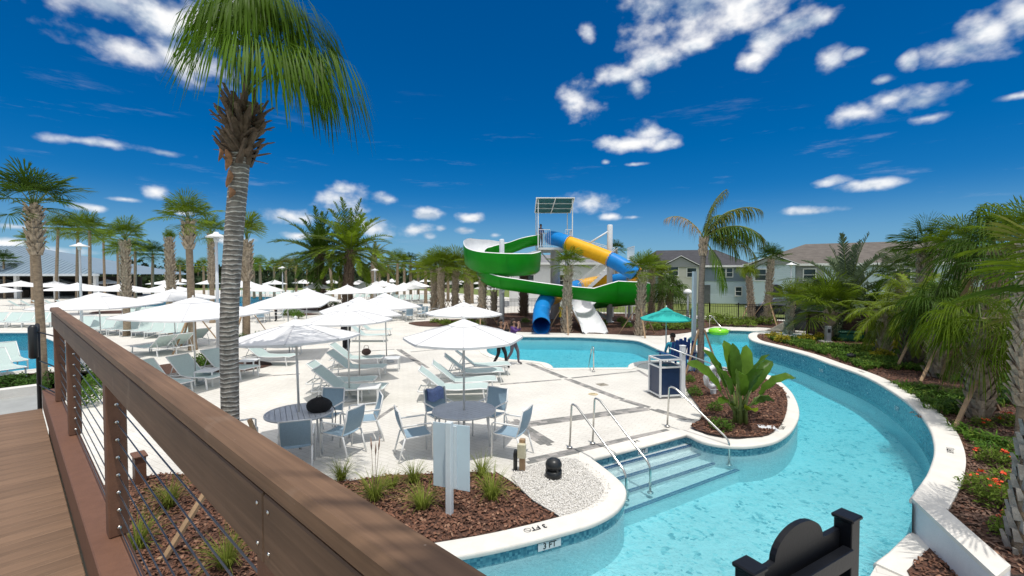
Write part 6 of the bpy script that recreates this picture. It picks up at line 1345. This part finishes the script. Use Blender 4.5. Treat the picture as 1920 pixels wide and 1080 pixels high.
q = G(1052, 606); t = thing('yellow_board', 'yellow float board leaning behind the booted palm', 'board', q); mb = MB(); mb.box((0, 0, .75), (.3, .06, .7), None, .02); mb.build('board', mat('yellow_foam', (.75, .60, .02), .6), t); mb = MB(); mb.box((0, .05, .3), (.05, .05, .6)); mb.build('stand', col_m, t)
# far wood
wood_g = mat('pine_wood', (.022, .042, .014), .9, .5, .12, detail=8); mb = MB(); rnd = random.Random(2)
for i in range(260):
    u = rnd.uniform(-120, 960); z = rnd.uniform(118, 175); x, y = XY(u, z); h = rnd.uniform(4.5, 8.2) * (1.0 if u < 480 else .85); w = h * rnd.uniform(.22, .34); lo = h * rnd.uniform(.12, .4)
    mb.cur = 1; mb.tube([(x, y, 0), (x, y, h * .9)], [.2, .06], 4, False); mb.cur = 0
    for k_ in range(85):
        f = rnd.random(); zz = lo + (h - lo) * f; rr = w * math.sin(math.pi * (.15 + .8 * f)) * rnd.uniform(.3, 1.1); a_ = rnd.uniform(0, 6.28); c_ = Vector((x + math.cos(a_) * rr, y + math.sin(a_) * rr, zz)); s_ = rnd.uniform(.25, .6); M = Euler((rnd.uniform(0, 6), rnd.uniform(0, 6), rnd.uniform(0, 6))).to_matrix()
        mb.tri(c_ + M @ Vector((-s_, -s_ * .6, 0)), c_ + M @ Vector((s_, -s_ * .5, .1)), c_ + M @ Vector((0, s_, 0)))
for i in range(5200):
    u = rnd.uniform(-200, 1020); z = rnd.uniform(108, 116); x, y = XY(u, z); c_ = Vector((x, y, rnd.uniform(0, 2.6 + .8 * noise.noise(Vector((x * .08, 0, 0)))))); s_ = rnd.uniform(.3, .8); M = Euler((rnd.uniform(0, 6), rnd.uniform(0, 6), 0)).to_matrix(); mb.tri(c_ + M @ Vector((-s_, -s_ * .6, 0)), c_ + M @ Vector((s_, -s_ * .5, .1)), c_ + M @ Vector((0, s_, 0)))
tag(mb.build('far_wood', [wood_g, trunk_m]), 'dark line of pines and scrub along the horizon', 'wood', kind='stuff')
# ------------------------------------------------------------------ small plants
grass_g = leafmat('ornamental_grass', (.24, .29, .05), .45, .35, .55); grass_d = leafmat('ornamental_grass_dark', (.10, .16, .03), .45, .35, .55); plume_m = mat('grass_plume', (.33, .22, .17), .9, .3, 20)
def blade(mb, base, d, L, w, bend, rnd, seg=4):
    s = Vector((-d.y, d.x, 0)).normalized(); up = Vector((0, 0, 1)); st = len(mb.v); e = rnd.uniform(1.15, 1.5)
    for k in range(seg + 1):
        f = k / seg; a = e - bend * f; c = base + d * (L * f * math.cos(max(a, -1.2)) * .9) + up * (L * f * max(math.sin(a), -.5 + f * .2)) ; ww = w * (1 - f ** 1.6) + .0006
        mb.v += [c - s * ww, c + s * ww]
    for k in range(seg): a = st + 2 * k; mb.face((a, a + 1, a + 3, a + 2), True)
def grass_mesh(seed, n=170, L=.42, plumes=0, m=None):
    rnd = random.Random(seed); mb = MB()
    for i in range(n):
        a = rnd.uniform(0, 6.28); d = Vector((math.cos(a), math.sin(a), 0)); blade(mb, d * rnd.uniform(0, .07), d, L * rnd.uniform(.55, 1.15), .0035, rnd.uniform(.1, 1.0), rnd)
    mb.cur = 1
    for i in range(plumes):
        a = rnd.uniform(0, 6.28); d = Vector((math.cos(a) * .15, math.sin(a) * .15, 1)); mb.tube([d * .1, d * L * 1.3, d * L * 1.75], [.003, .003, .003], 4); mb.tube([d * L * 1.45, d * L * 1.6, d * L * 1.85], [.004, .012, .002], 5)
    return mb.mesh('blades', [m or grass_g, plume_m])
GM = [grass_mesh(1), grass_mesh(2, plumes=3), grass_mesh(3, 140, .36), grass_mesh(4, 200, .5, 0, grass_d)]
def grass(u, v, k, s, label, z=0.02, grp='ornamental grasses in the front bed'):
    q = G(u, v, z); t = thing('ornamental_grass', label, 'grass tuft', q, random.uniform(0, 6), grp); link('blades', GM[k], t, scale=s); return t
for u, v, k, s, l in ((640, 901, 0, .95, 'leftmost grass tuft showing above the railing cap'), (702, 938, 1, 1.15, 'grass tuft with seed plumes beside the railing cap'), (776, 905, 0, .95, 'grass tuft just left of the blank sign'), (792, 955, 2, 1.25, 'grass tuft in front of the blank sign, at its left'), (903, 893, 0, 1.0, 'grass tuft right of the blank sign, rear one'), (922, 935, 2, 1.35, 'grass tuft right of the blank sign, front one'),
                       (318, 950, 0, 1.1, 'grass tuft seen through the cables beside the slanted stake'), (425, 1065, 0, 1.15, 'grass tuft seen through the cables at the bottom'), (255, 1030, 2, 1.3, 'pale grass tuft seen through the cables beside the post'), (735, 915, 2, .8, 'small grass tuft behind the plumed one')): grass(u, v, k, s, l)
q = G(300, 1052, 0.02); t = thing('tree_stake', 'slanted timber stake in the mulch seen through the cables', 'stake', q); mb = MB(); mb.beam((0, 0, -.05), (.22, .55, .62), .07, .04); mb.build('stake_body', wood_stake, t); mb = MB(); mb.box((0, 0, .01), (.05, .05, .06)); mb.build('peg', wood_stake, t)
q = G(262, 905, 0); t = thing('low_post', 'short brown block post in the bed beyond the cables', 'post', q, RZ); mb = MB(); mb.box((0, 0, .22), (.26, .14, .44), None, .01); mb.build('post_shaft', post_m, t); mb = MB(); mb.box((0, 0, .45), (.3, .18, .03), None, .005); mb.build('post_cap', post_m, t)
# shrubs
def shrub_mesh(seed, n, rx, rz, ls, m, flowers=0, fm=None):
    rnd = random.Random(seed); mb = MB()
    for i in range(n):
        a = rnd.uniform(0, 6.28); b = math.acos(rnd.uniform(-.15, 1)); rr = rnd.uniform(.55, 1.05) * (1 + .3 * noise.noise(Vector((math.cos(a) * 2, math.sin(a) * 2, b * 2 + seed)))); c = Vector((rx * rr * math.sin(b) * math.cos(a), rx * rr * math.sin(b) * math.sin(a), rz * (.25 + .75 * rr * math.cos(b)))); M = Euler((rnd.uniform(-.9, .9), rnd.uniform(-.9, .9), rnd.uniform(0, 6.28))).to_matrix(); L = ls * rnd.uniform(.7, 1.3); w = L * .36
        n0 = len(mb.v); mb.v += [c + M @ Vector(q) for q in ((-L, 0, 0), (-.1 * L, -w, .12 * L), (L, 0, -.1 * L), (-.1 * L, w, .12 * L))]; mb.face((n0, n0 + 1, n0 + 2)); mb.face((n0, n0 + 2, n0 + 3))
    mb.cur = 1
    for i in range(flowers):
        a = rnd.uniform(0, 6.28); b = math.acos(rnd.uniform(.15, 1)); c = Vector((rx * math.sin(b) * math.cos(a), rx * math.sin(b) * math.sin(a), rz * (.3 + .78 * math.cos(b))))
        for k in range(16):
            o = Vector((rnd.gauss(0, 1), rnd.gauss(0, 1), abs(rnd.gauss(0, .6)))) * .022; s = .016; M = Euler((rnd.uniform(-.6, .6), rnd.uniform(-.6, .6), rnd.uniform(0, 6))).to_matrix(); mb.quad(*[c + o + M @ Vector(q) for q in ((-s, -s, 0), (s, -s, 0), (s, s, 0), (-s, s, 0))])
    return mb.mesh('foliage', [m, fm or m])
sh_g = leafmat('shrub_green', (.095, .19, .024), .4, .3); sh_d = leafmat('shrub_dark', (.06, .125, .022), .4, .25); sh_y = leafmat('croton_yellow', (.34, .30, .03), .5, .3); sh_l = leafmat('shrub_light', (.17, .25, .035), .4, .3); red_f = mat('ixora_red', (.72, .075, .018), .6, .25, 30)
SH = {'green': [shrub_mesh(i, 420, .38, .42, .05, sh_g) for i in range(2)], 'dark': [shrub_mesh(i + 5, 420, .4, .45, .055, sh_d) for i in range(2)], 'yellow': [shrub_mesh(i + 9, 150, .34, .32, .085, sh_y) for i in range(2)], 'light': [shrub_mesh(i + 12, 340, .4, .36, .055, sh_l) for i in range(2)], 'ixora': [shrub_mesh(i + 15, 420, .26, .30, .034, sh_l, 4, red_f) for i in range(2)]}
mb = MB(); 
for k in range(5): a = k * 1.26; mb.tube([(0, 0, -.03), (math.cos(a) * .08, math.sin(a) * .08, .15), (math.cos(a) * .2, math.sin(a) * .2, .3)], [.012, .009, .004], 5)
stem_me = mb.mesh('stem', mat('shrub_stem', (.12, .08, .05), .9))
def shrub(u, v, kind, s, label, z=0.02, grp=None, name='shrub'):
    q = G(u, v, z); t = thing(name, label, 'shrub', q, random.uniform(0, 6), grp or ('shrubs of the %s kind' % kind)); sc = (s, s, s * random.uniform(.85, 1.15)); link('foliage', random.choice(SH[kind]), t, scale=sc); link('stem', stem_me, t, scale=s)
for u, v, s, l in ((1862, 872, .85, 'ixora bush with red flowers beside the middle of the right coping'), (1838, 926, .9, 'ixora bush with red flowers nearest the white wall corner'), (1878, 955, 1.0, 'ixora bush with red flowers against the rough grey palm trunk'), (1893, 800, .9, 'ixora bush with red flowers farther up the right bed'), (1840, 800, .7, 'small ixora bush with one red cluster at the bed edge'), (1880, 912, .85, 'ixora bush with red flowers between two others'), (1905, 1010, .9, 'ixora bush half hidden at the lower right edge')): shrub(u, v, 'ixora', s, l, HW - .05, name='ixora_bush')
ypos = [(1452, 634), (1512, 640), (1541, 637), (1468, 642), (1652, 655), (1678, 660), (1690, 650), (1655, 672)]
for i, (u, v) in enumerate(ypos): shrub(u, v, 'yellow', 1.0, '%s yellow leafed plant from the left along the planter' % ORD[i], HW - .05, 'yellow leafed plants in the planter', 'croton')
def inrow(lst, kind, desc, z, s0=1.0):
    for i, (u, v) in enumerate(sorted(lst)): shrub(u, v, kind, s0 * random.uniform(.85, 1.2), '%s bush from the left %s' % (ORD[i], desc), z, 'bushes ' + desc)
inrow([(1338, 603), (1352, 604), (1366, 605), (1380, 606), (1394, 606), (1408, 607), (1422, 608), (1438, 609), (1345, 609), (1374, 611), (1402, 612)], 'light', 'in front of the lawn fence', .03, 1.35)
inrow([(1338, 566), (1352, 566), (1366, 565), (1378, 565), (1392, 565), (1404, 564)], 'dark', 'along the foot of the dark roofed house', 0, 1.6)
inrow([(1225, 619), (1245, 617), (1265, 618), (1285, 617), (1300, 614), (1278, 611)], 'light', 'behind the lifeguard station', .02, 1.3)
inrow([(985, 606), (1060, 610), (1130, 611), (1175, 614), (1165, 606)], 'green', 'in the mulch below the slides', .02, .9)
inrow([(380, 682), (398, 690), (368, 690)], 'green', 'around the braced left palm', .02, .9); inrow([(455, 640), (490, 640), (475, 650)], 'green', 'around the palm right of the ringed trunk', .02, 1.0)
inrow([(12, 735), (35, 728), (58, 738), (88, 722)], 'dark', 'in the bed at the left edge', .02, .9); inrow([(150, 700), (170, 735), (185, 720), (160, 760)], 'green', 'seen through the railing cables', .02, 1.0)
inrow([(150, 612), (175, 612), (205, 614), (228, 612)], 'green', 'behind the first row of loungers', .02, 1.1); inrow([(540, 594), (560, 597), (552, 590)], 'green', 'at mid deck beside the umbrella pole', .02, 1.3)
inrow([(815, 605), (835, 610), (858, 609), (880, 607), (900, 610)], 'light', 'under the short palm trio', .02, 1.0); inrow([(1303, 742), (1352, 806), (1292, 716), (1342, 770)], 'green', 'on the island mulch', .05, .55)
inrow([(620, 575), (636, 580), (660, 580), (676, 577)], 'dark', 'below the date palms', .02, 1.6)
inrow([(1545, 600), (1530, 598), (1560, 606)], 'dark', 'beside the black board', .3, 2.6)
# dense ground cover on the raised planter
gc = MB(); rnd = random.Random(9); zone = [flat(G(u, v, HW)) for u, v in ((1440, 634), (1500, 651), (1560, 668), (1620, 690), (1680, 722), (1730, 760), (1790, 805), (1850, 850), (1925, 900), (1925, 700), (1800, 655), (1640, 640), (1520, 632))]
for x, y in scatter(zone, 2600):
    if noise.noise(Vector((x * .5, y * .5, 3))) < -.12: continue
    gc.cur = 0 if rnd.random() < .55 else (1 if rnd.random() < .6 else 2)
    for k in range(rnd.randint(8, 13)):
        a = rnd.uniform(0, 6.28); d = Vector((math.cos(a), math.sin(a), 0)); L = rnd.uniform(.10, .24); s = Vector((-d.y, d.x, 0)); b = Vector((x, y, HW - .06)) + d * rnd.uniform(0, .05); e = rnd.uniform(.5, 1.3); t1 = b + d * L * .5 * math.cos(e) + Vector((0, 0, L * .75)); t2 = b + d * L * 1.0 + Vector((0, 0, L * rnd.uniform(.5, 1.0))); w = rnd.uniform(.010, .022); n0 = len(gc.v)
        gc.v += [b - s * .003, b + s * .003, t1 + s * w, t1 - s * w, t2]; gc.face((n0, n0 + 1, n0 + 2, n0 + 3)); gc.face((n0 + 3, n0 + 2, n0 + 4))
tag(gc.build('ground_cover', [sh_g, sh_d, sh_l]), 'dense low green ground cover on the raised planter', 'ground cover', kind='stuff')
# banana-like plant on the island
bn_m = leafmat('banana_leaf', (.095, .185, .02), .3, .35, .35); bn_d = leafmat('banana_leaf_dark', (.075, .165, .02), .3, .3, .35); q = G(1388, 792, .05); bt = thing('banana_plant', 'big leaved banana plant on the mulch island', 'plant', q); bt.scale = (.88, .88, 1.0)
def ban_leaf(az, elev, Lp, L, w, m, droop, twist=0.0):
    d = Vector((math.cos(R(az)), math.sin(R(az)), 0)); el = R(elev); pts = [Vector((0, 0, 0))]; p = Vector((d.x * .05, d.y * .05, .25)); dirs = []
    pts.append(p.copy()); 
    for i in range(4): v = d * math.cos(el) + Vector((0, 0, math.sin(el))); p = p + v * Lp / 4; pts.append(p.copy())
    mb = MB(); mb.cur = 1; mb.tube(pts, [.035, .032, .025, .02, .016, .012], 6); mb.cur = 0; K = 10; rows = []; mid = []
    side = Vector((-d.y, d.x, 0))
    for i in range(K + 1):
        f = i / K; v = d * math.cos(el) + Vector((0, 0, math.sin(el))); mid.append((p.copy(), v.copy())); el -= droop / K * (.3 + 1.4 * f); p = p + v * L / K
    st = len(mb.v)
    for i, (c, v) in enumerate(mid):
        f = i / K; ww = w * (math.sin(math.pi * min(1, .06 + .90 * f)) ** .55) * (1 if i < K else .08); nrm = side.cross(v).normalized(); sd = (side * math.cos(twist) + nrm * math.sin(twist))
        nn = sd.cross(v).normalized()
        if nn.z < 0: nn = -nn
        for k in (-1, -.5, 0, .5, 1): mb.v.append(c + sd * (k * ww) + nn * (abs(k) * ww * .38 + .02 * math.sin(i * 2.2 + k * 3)))
    for i in range(K):
        for k in range(4): a = st + i * 5 + k; mb.face((a, a + 1, a + 6, a + 5), True)
    mb.build('leaf', [m, petiole_m], bt, loc=(random.uniform(-.12, .12), random.uniform(-.12, .12), 0))
for a in ((120, 74, .55, 1.05, .17, bn_m, .3, .5), (60, 72, .5, 1.0, .17, bn_m, .4, -.4), (175, 52, .55, 1.05, .18, bn_m, .9, .6), (20, 55, .5, .95, .18, bn_d, .8, -.5), (-20, 48, .5, .9, .17, bn_m, 1.1, -.3), (-80, 62, .45, .9, .17, bn_d, .8, .2), (-120, 58, .45, .95, .17, bn_m, .9, .5), (215, 60, .45, .95, .17, bn_d, .8, .4), (90, 80, .6, .9, .15, bn_d, .2, 0), (-50, 70, .5, 1.0, .17, bn_m, .6, -.4), (-150, 30, .35, .6, .14, bn_m, 1.0, .3), (0, 25, .35, .55, .13, bn_d, 1.0, -.3), (150, 66, .5, 1.0, .17, bn_d, .5, .3), (-100, 25, .25, .5, .14, lf_lime, .8, .2), (40, 40, .55, 1.0, .16, bn_m, .7, -.6)): ban_leaf(*a)
for k in range(6): a = k * 1.05; mb = MB(); mb.tube([(math.cos(a) * .16, math.sin(a) * .16, -.05), (math.cos(a) * .13, math.sin(a) * .13, .35), (math.cos(a) * .2, math.sin(a) * .2, .75)], [.045, .035, .02], 7); mb.build('stalk', petiole_m, bt)
# ------------------------------------------------------------------ people
def person(label, loc, rz, J, cols, hair=(.02, .014, .01), sc=1.0, hairlen=.0):
    names = list(J['p'].keys()); vid = {n: i for i, n in enumerate(names)}
    bm = bmesh.new(); sl = bm.verts.layers.skin.verify(); vs_ = [bm.verts.new(J['p'][n]) for n in names]
    for n, v in zip(names, vs_): r = J['r'][n]; v[sl].radius = (r, r); v[sl].use_root = (n == 'pelvis')
    for a, b in J['e']: bm.edges.new((vs_[vid[a]], vs_[vid[b]]))
    me = bpy.data.meshes.new('skeleton'); bm.to_mesh(me); bm.free(); o = bpy.data.objects.new('skeleton', me); C.objects.link(o)
    o.modifiers.new('skin', 'SKIN').use_smooth_shade = True; s = o.modifiers.new('sub', 'SUBSURF'); s.levels = 2; s.render_levels = 2
    dg = bpy.context.evaluated_depsgraph_get(); ev = o.evaluated_get(dg); body = bpy.data.meshes.new_from_object(ev); bpy.data.objects.remove(o)
    mb = MB(); mb.v = [v.co.copy() for v in body.vertices]
    P = {n: Vector(J['p'][n]) for n in names}
    zone = {'pelvis': 1, 'hipL': 1, 'hipR': 1, 'kneeL': 1, 'kneeR': 1, 'ankL': 1, 'ankR': 1, 'toeL': 2, 'toeR': 2, 'spine': 0, 'chest': 0, 'shL': 0, 'shR': 0, 'elL': 0, 'elR': 0, 'neck': 3, 'head': 3, 'crown': 3, 'wrL': 3, 'wrR': 3, 'haL': 3, 'haR': 3, 'chin': 3}
    for p in body.polygons:
        c = p.center; best = min(((c - P[a].lerp(P[b], max(0, min(1, (c - P[a]).dot(P[b] - P[a]) / max(1e-6, (P[b] - P[a]).length_squared)))) ).length, a, b, (c - P[a]).length, (c - P[b]).length) for a, b in J['e'])
        n = best[1] if best[3] < best[4] else best[2]; mb.cur = zone[n]; mb.face(tuple(p.vertices), True)
    mb.cur = 3
    for S in 'LR':                                        # five fingers on each hand
        h = P['ha' + S]; w = P['wr' + S]; d = (h - w).normalized(); sd = d.orthogonal().normalized()
        for k in range(4): b = h + sd * (.017 * (k - 1.5)); L = (.055, .068, .062, .048)[k]; nn = d.cross(sd); mb.tube([b - d * .01, b + d * L * .5 + nn * .006, b + d * L + nn * .022], [.0085, .008, .006], 6)
        b = w.lerp(h, .55) + sd * -.03; mb.tube([b, b - sd * .022 + d * .025, b - sd * .026 + d * .052], [.010, .009, .007], 6)
    hd = P['head']; f = Vector((1, 0, 0))
    mb.tube([hd + f * .075 + Vector((0, 0, .015)), hd + f * .108 + Vector((0, 0, -.018)), hd + f * .082 + Vector((0, 0, -.03))], [.010, .015, .008], 6)
    for s_ in (-1, 1): mb.tube([hd + Vector((-.005, s_ * .078, .02)), hd + Vector((-.012, s_ * .092, .0)), hd + Vector((-.002, s_ * .08, -.028))], [.010, .016, .007], 6)
    t = thing('person', label, 'person', loc, rz); t.scale = (sc, sc, sc); mats = [mat('cloth_%02d%02d%02d' % tuple(int(x * 99) for x in c), c, .85, .2, 14) for c in cols[:3]] + [mat('skin_%02d' % int(cols[3][0] * 99), cols[3], .55, .06, 9)]
    mb.build('body', mats, t)
    hm = mat('hair_%02d' % int(hair[0] * 999), hair, .7, .3, 40); mb = MB()
    mb.grid(lambda i, j: hd + Vector((-.018 + .103 * math.sin(i * 1.9) * math.cos(2 * math.pi * j) - (.02 * i if math.cos(2 * math.pi * j) > .3 else -.0), .092 * math.sin(i * 1.9) * math.sin(2 * math.pi * j), .045 + .098 * math.cos(i * 1.9) + (.05 if math.cos(2 * math.pi * j) > .35 and i > .7 else 0) - (hairlen * i * i if math.cos(2 * math.pi * j) < .2 else 0))), 8, 18); mb.build('hair', hm, t)
    for s_ in (-1, 1): mb = MB(); mb.lathe([(0, -.008), (.008, 0), (0, .008)], 8, hd + f * .086 + Vector((0, s_ * .032, .018))); mb.build('eye', dark_plastic, t)
    mb = MB(); mb.box(hd + f * .088 + Vector((0, 0, -.058)), (.008, .04, .008)); mb.build('mouth', mat('lip', (.30, .12, .10), .5), t)
    return t
EDG = [('pelvis', 'spine'), ('spine', 'chest'), ('chest', 'neck'), ('neck', 'head'), ('head', 'crown'), ('chest', 'shL'), ('shL', 'elL'), ('elL', 'wrL'), ('wrL', 'haL'), ('chest', 'shR'), ('shR', 'elR'), ('elR', 'wrR'), ('wrR', 'haR'), ('pelvis', 'hipL'), ('hipL', 'kneeL'), ('kneeL', 'ankL'), ('ankL', 'toeL'), ('pelvis', 'hipR'), ('hipR', 'kneeR'), ('kneeR', 'ankR'), ('ankR', 'toeR')]
RAD = {'pelvis': .125, 'spine': .115, 'chest': .125, 'neck': .052, 'head': .088, 'crown': .062, 'shL': .062, 'shR': .062, 'elL': .043, 'elR': .043, 'wrL': .028, 'wrR': .028, 'haL': .034, 'haR': .034, 'hipL': .095, 'hipR': .095, 'kneeL': .062, 'kneeR': .062, 'ankL': .042, 'ankR': .042, 'toeL': .035, 'toeR': .035}
def pose(arms='down', legs='stand'):
    p = {'pelvis': (0, 0, .95), 'spine': (.01, 0, 1.13), 'chest': (0, 0, 1.33), 'neck': (.01, 0, 1.50), 'head': (.02, 0, 1.61), 'crown': (.01, 0, 1.68)}
    for S, s in (('L', 1), ('R', -1)):
        p['sh' + S] = (0, s * .175, 1.40); p['hip' + S] = (0, s * .085, .88)
        if arms == 'down': p['el' + S] = (-.03, s * .24, 1.12); p['wr' + S] = (.04, s * .26, .88); p['ha' + S] = (.06, s * .26, .80)
        if arms == 'face': p['el' + S] = (.20, s * .24, 1.27); p['wr' + S] = (.24, s * .12, 1.50); p['ha' + S] = (.22, s * .08, 1.58)
        if arms == 'front': p['el' + S] = (.05, s * .24, 1.13); p['wr' + S] = (.27, s * .12, 1.06); p['ha' + S] = (.34, s * .09, 1.07)
        if legs == 'stand': p['knee' + S] = (.02, s * .10, .49); p['ank' + S] = (-.01, s * .10, .08); p['toe' + S] = (.13, s * .12, .035)
        if legs == 'walk':
            k = s; p['knee' + S] = (.10 * k + .07, s * .09, .50); p['ank' + S] = (.22 * k - .03, s * .09, .085 + (.03 if k < 0 else 0)); p['toe' + S] = (.22 * k + .11, s * .10, .035)
        if legs == 'sit': p['knee' + S] = (.44, s * .14, .90); p['ank' + S] = (.47, s * .14, .50); p['toe' + S] = (.61, s * .15, .455)
    return {'p': p, 'r': RAD, 'e': EDG}
blk_c = (.012, .012, .014)
q = G(938, 690); person('person in black walking by the slide pool, hands raised to the face', q, R(-25), pose('face', 'walk'), [blk_c, blk_c, (.02, .02, .02), (.30, .17, .11)], sc=1.0, hairlen=.12)
q = G(962, 683.5); person('person in purple top and grey leggings walking by the slide pool', q, R(-15), pose('face', 'walk'), [(.10, .045, .20), (.12, .11, .13), (.03, .03, .035), (.34, .20, .14)], hair=(.03, .02, .015), sc=.97, hairlen=.12)
q = G(650, 679); person('person in black standing behind the left table umbrella', q, R(-120), pose('front', 'stand'), [blk_c, blk_c, (.02, .02, .02), (.36, .21, .15)])
q = G(518, 602); person('person in black trousers standing beyond the mid deck umbrella', q, R(200), pose('down', 'stand'), [(.05, .05, .06), blk_c, (.02, .02, .02), (.33, .20, .14)])
q = Vector((XY(1014, 33)[0], 33.2, FZ)); person('attendant in a blue shirt on the slide tower platform', q, R(-60), pose('front', 'stand'), [(.02, .08, .28), (.015, .02, .05), (.02, .02, .02), (.22, .13, .09)])
person('lifeguard in a teal shirt seated in the left blue chair', (LG.x + .02, LG.y + .03, -.42), R(100), pose('front', 'sit'), [(.02, .25, .36), (.02, .03, .08), (.02, .02, .02), (.16, .09, .06)])
# ------------------------------------------------------------------ depth markings
def text_mesh(s, size, m, name):
    cu = bpy.data.curves.new(name, 'FONT'); cu.body = s; cu.size = size; cu.align_x = 'CENTER'; cu.align_y = 'CENTER'; cu.offset = size * .02; o = bpy.data.objects.new(name, cu); C.objects.link(o)
    dg = bpy.context.evaluated_depsgraph_get(); me = bpy.data.meshes.new_from_object(o.evaluated_get(dg)); bpy.data.objects.remove(o); me.materials.clear(); me.materials.append(m); return me
ink = mat('marking_ink', (.012, .014, .018), .5, .1); wink = mat('marking_white', (.75, .78, .80), .5, .05); tile_w = mat('marking_tile', (.72, .74, .74), .3, .03)
def mark(p, x, y, s, size, m, tile=None, sym=False):
    x = Vector(x).normalized(); y = Vector(y); y = (y - x * y.dot(x)).normalized(); n = x.cross(y); M = Matrix((x, y, n)).transposed().to_4x4(); M.translation = Vector(p) + n * .004; e = empty('depth_marking'); e.matrix_world = M; tag(e, kind='structure')
    if tile: mb = MB(); mb.quad((-tile[0] / 2, -tile[1] / 2, -.001), (tile[0] / 2, -tile[1] / 2, -.001), (tile[0] / 2, tile[1] / 2, -.001), (-tile[0] / 2, tile[1] / 2, -.001)); mb.build('tile', tile_w, e)
    link('lettering', text_mesh(s, size, m, 'lettering'), e, (0, 0, .001))
    if sym:
        mb = MB(); mb.grid(lambda i, j: ((.042 + .006 * j) * math.cos(2 * math.pi * i), (.042 + .006 * j) * math.sin(2 * math.pi * i), .001), 24, 1); mb.quad((-.033, .028, .001), (-.028, .033, .001), (.033, -.028, .001), (.028, -.033, .001)); mb.build('no_diving_symbol', m, e, loc=(size * 1.35, 0, 0))
def wall_mark(pts, px, z, hz, s, size, m, tile=None):
    g = flat(G(*px, hz)); i = nearest(g, pts); i = max(1, min(len(pts) - 2, i)); t = (pts[i + 1] - pts[i - 1]).normalized(); nrm = Vector((t.y, -t.x)) * -OUT; x = Vector((-nrm.y, nrm.x, 0)); p = pts[i] + nrm * .012
    mark((p.x, p.y, z), x, (0, 0, 1), s, size, m, tile); return p, x, nrm
p, x, nrm = wall_mark(L1, (1035, 1003), -.108, 0, '3 FT', .105, ink, (.33, .10))
mark((p.x - nrm.x * .20 - x.x * .05, p.y - nrm.y * .20 - x.y * .05, .023), -x, (nrm.x, nrm.y, 0), '3 FT', .12, ink, None, True)
d = (E0[1] - E0[0]).normalized(); nn = Vector((d.y, -d.x)); c = E0[0].lerp(E0[1], .50)
if (flat(G(1240, 880)) - c).dot(nn) < 0: nn = -nn
mark((c.x + nn.x * .012, c.y + nn.y * .012, -.108), (d.x, d.y, 0), (0, 0, 1), '3 FT', .10, ink, (.30, .09)); mark((c.x - nn.x * .18, c.y - nn.y * .18, .023), (-d.x, -d.y, 0), (nn.x, nn.y, 0), '3 FT', .11, ink)
wall_mark(RIGHT, (1537, 675), .05, HW, '3 FT', .15, wink); wall_mark(RIGHT, (1682, 738), .05, HW, '3 FT', .15, wink); wall_mark(L3, (1062, 632), -.08, 0, '3 FT', .10, wink); wall_mark(L3, (1052, 632), -.08, 0, '3 FT', .10, wink)
for px, pts, z, w in (((1754, 838), RIGHT, HW + .002, .17), ((1484, 802), L2, .023, .15), ((1490, 748), L2, .023, .15), ((1602, 696), RIGHT, HW + .002, .17)):
    g = flat(G(*px, z)); i = max(1, min(len(pts) - 2, nearest(g, pts))); t_ = (pts[i + 1] - pts[i - 1]).normalized(); nrm = Vector((t_.y, -t_.x)) * -OUT; p = pts[i] - nrm * w; mark((p.x, p.y, z), (nrm.y, -nrm.x, 0), (nrm.x, nrm.y, 0), '3 FT', .11, ink, None, True)
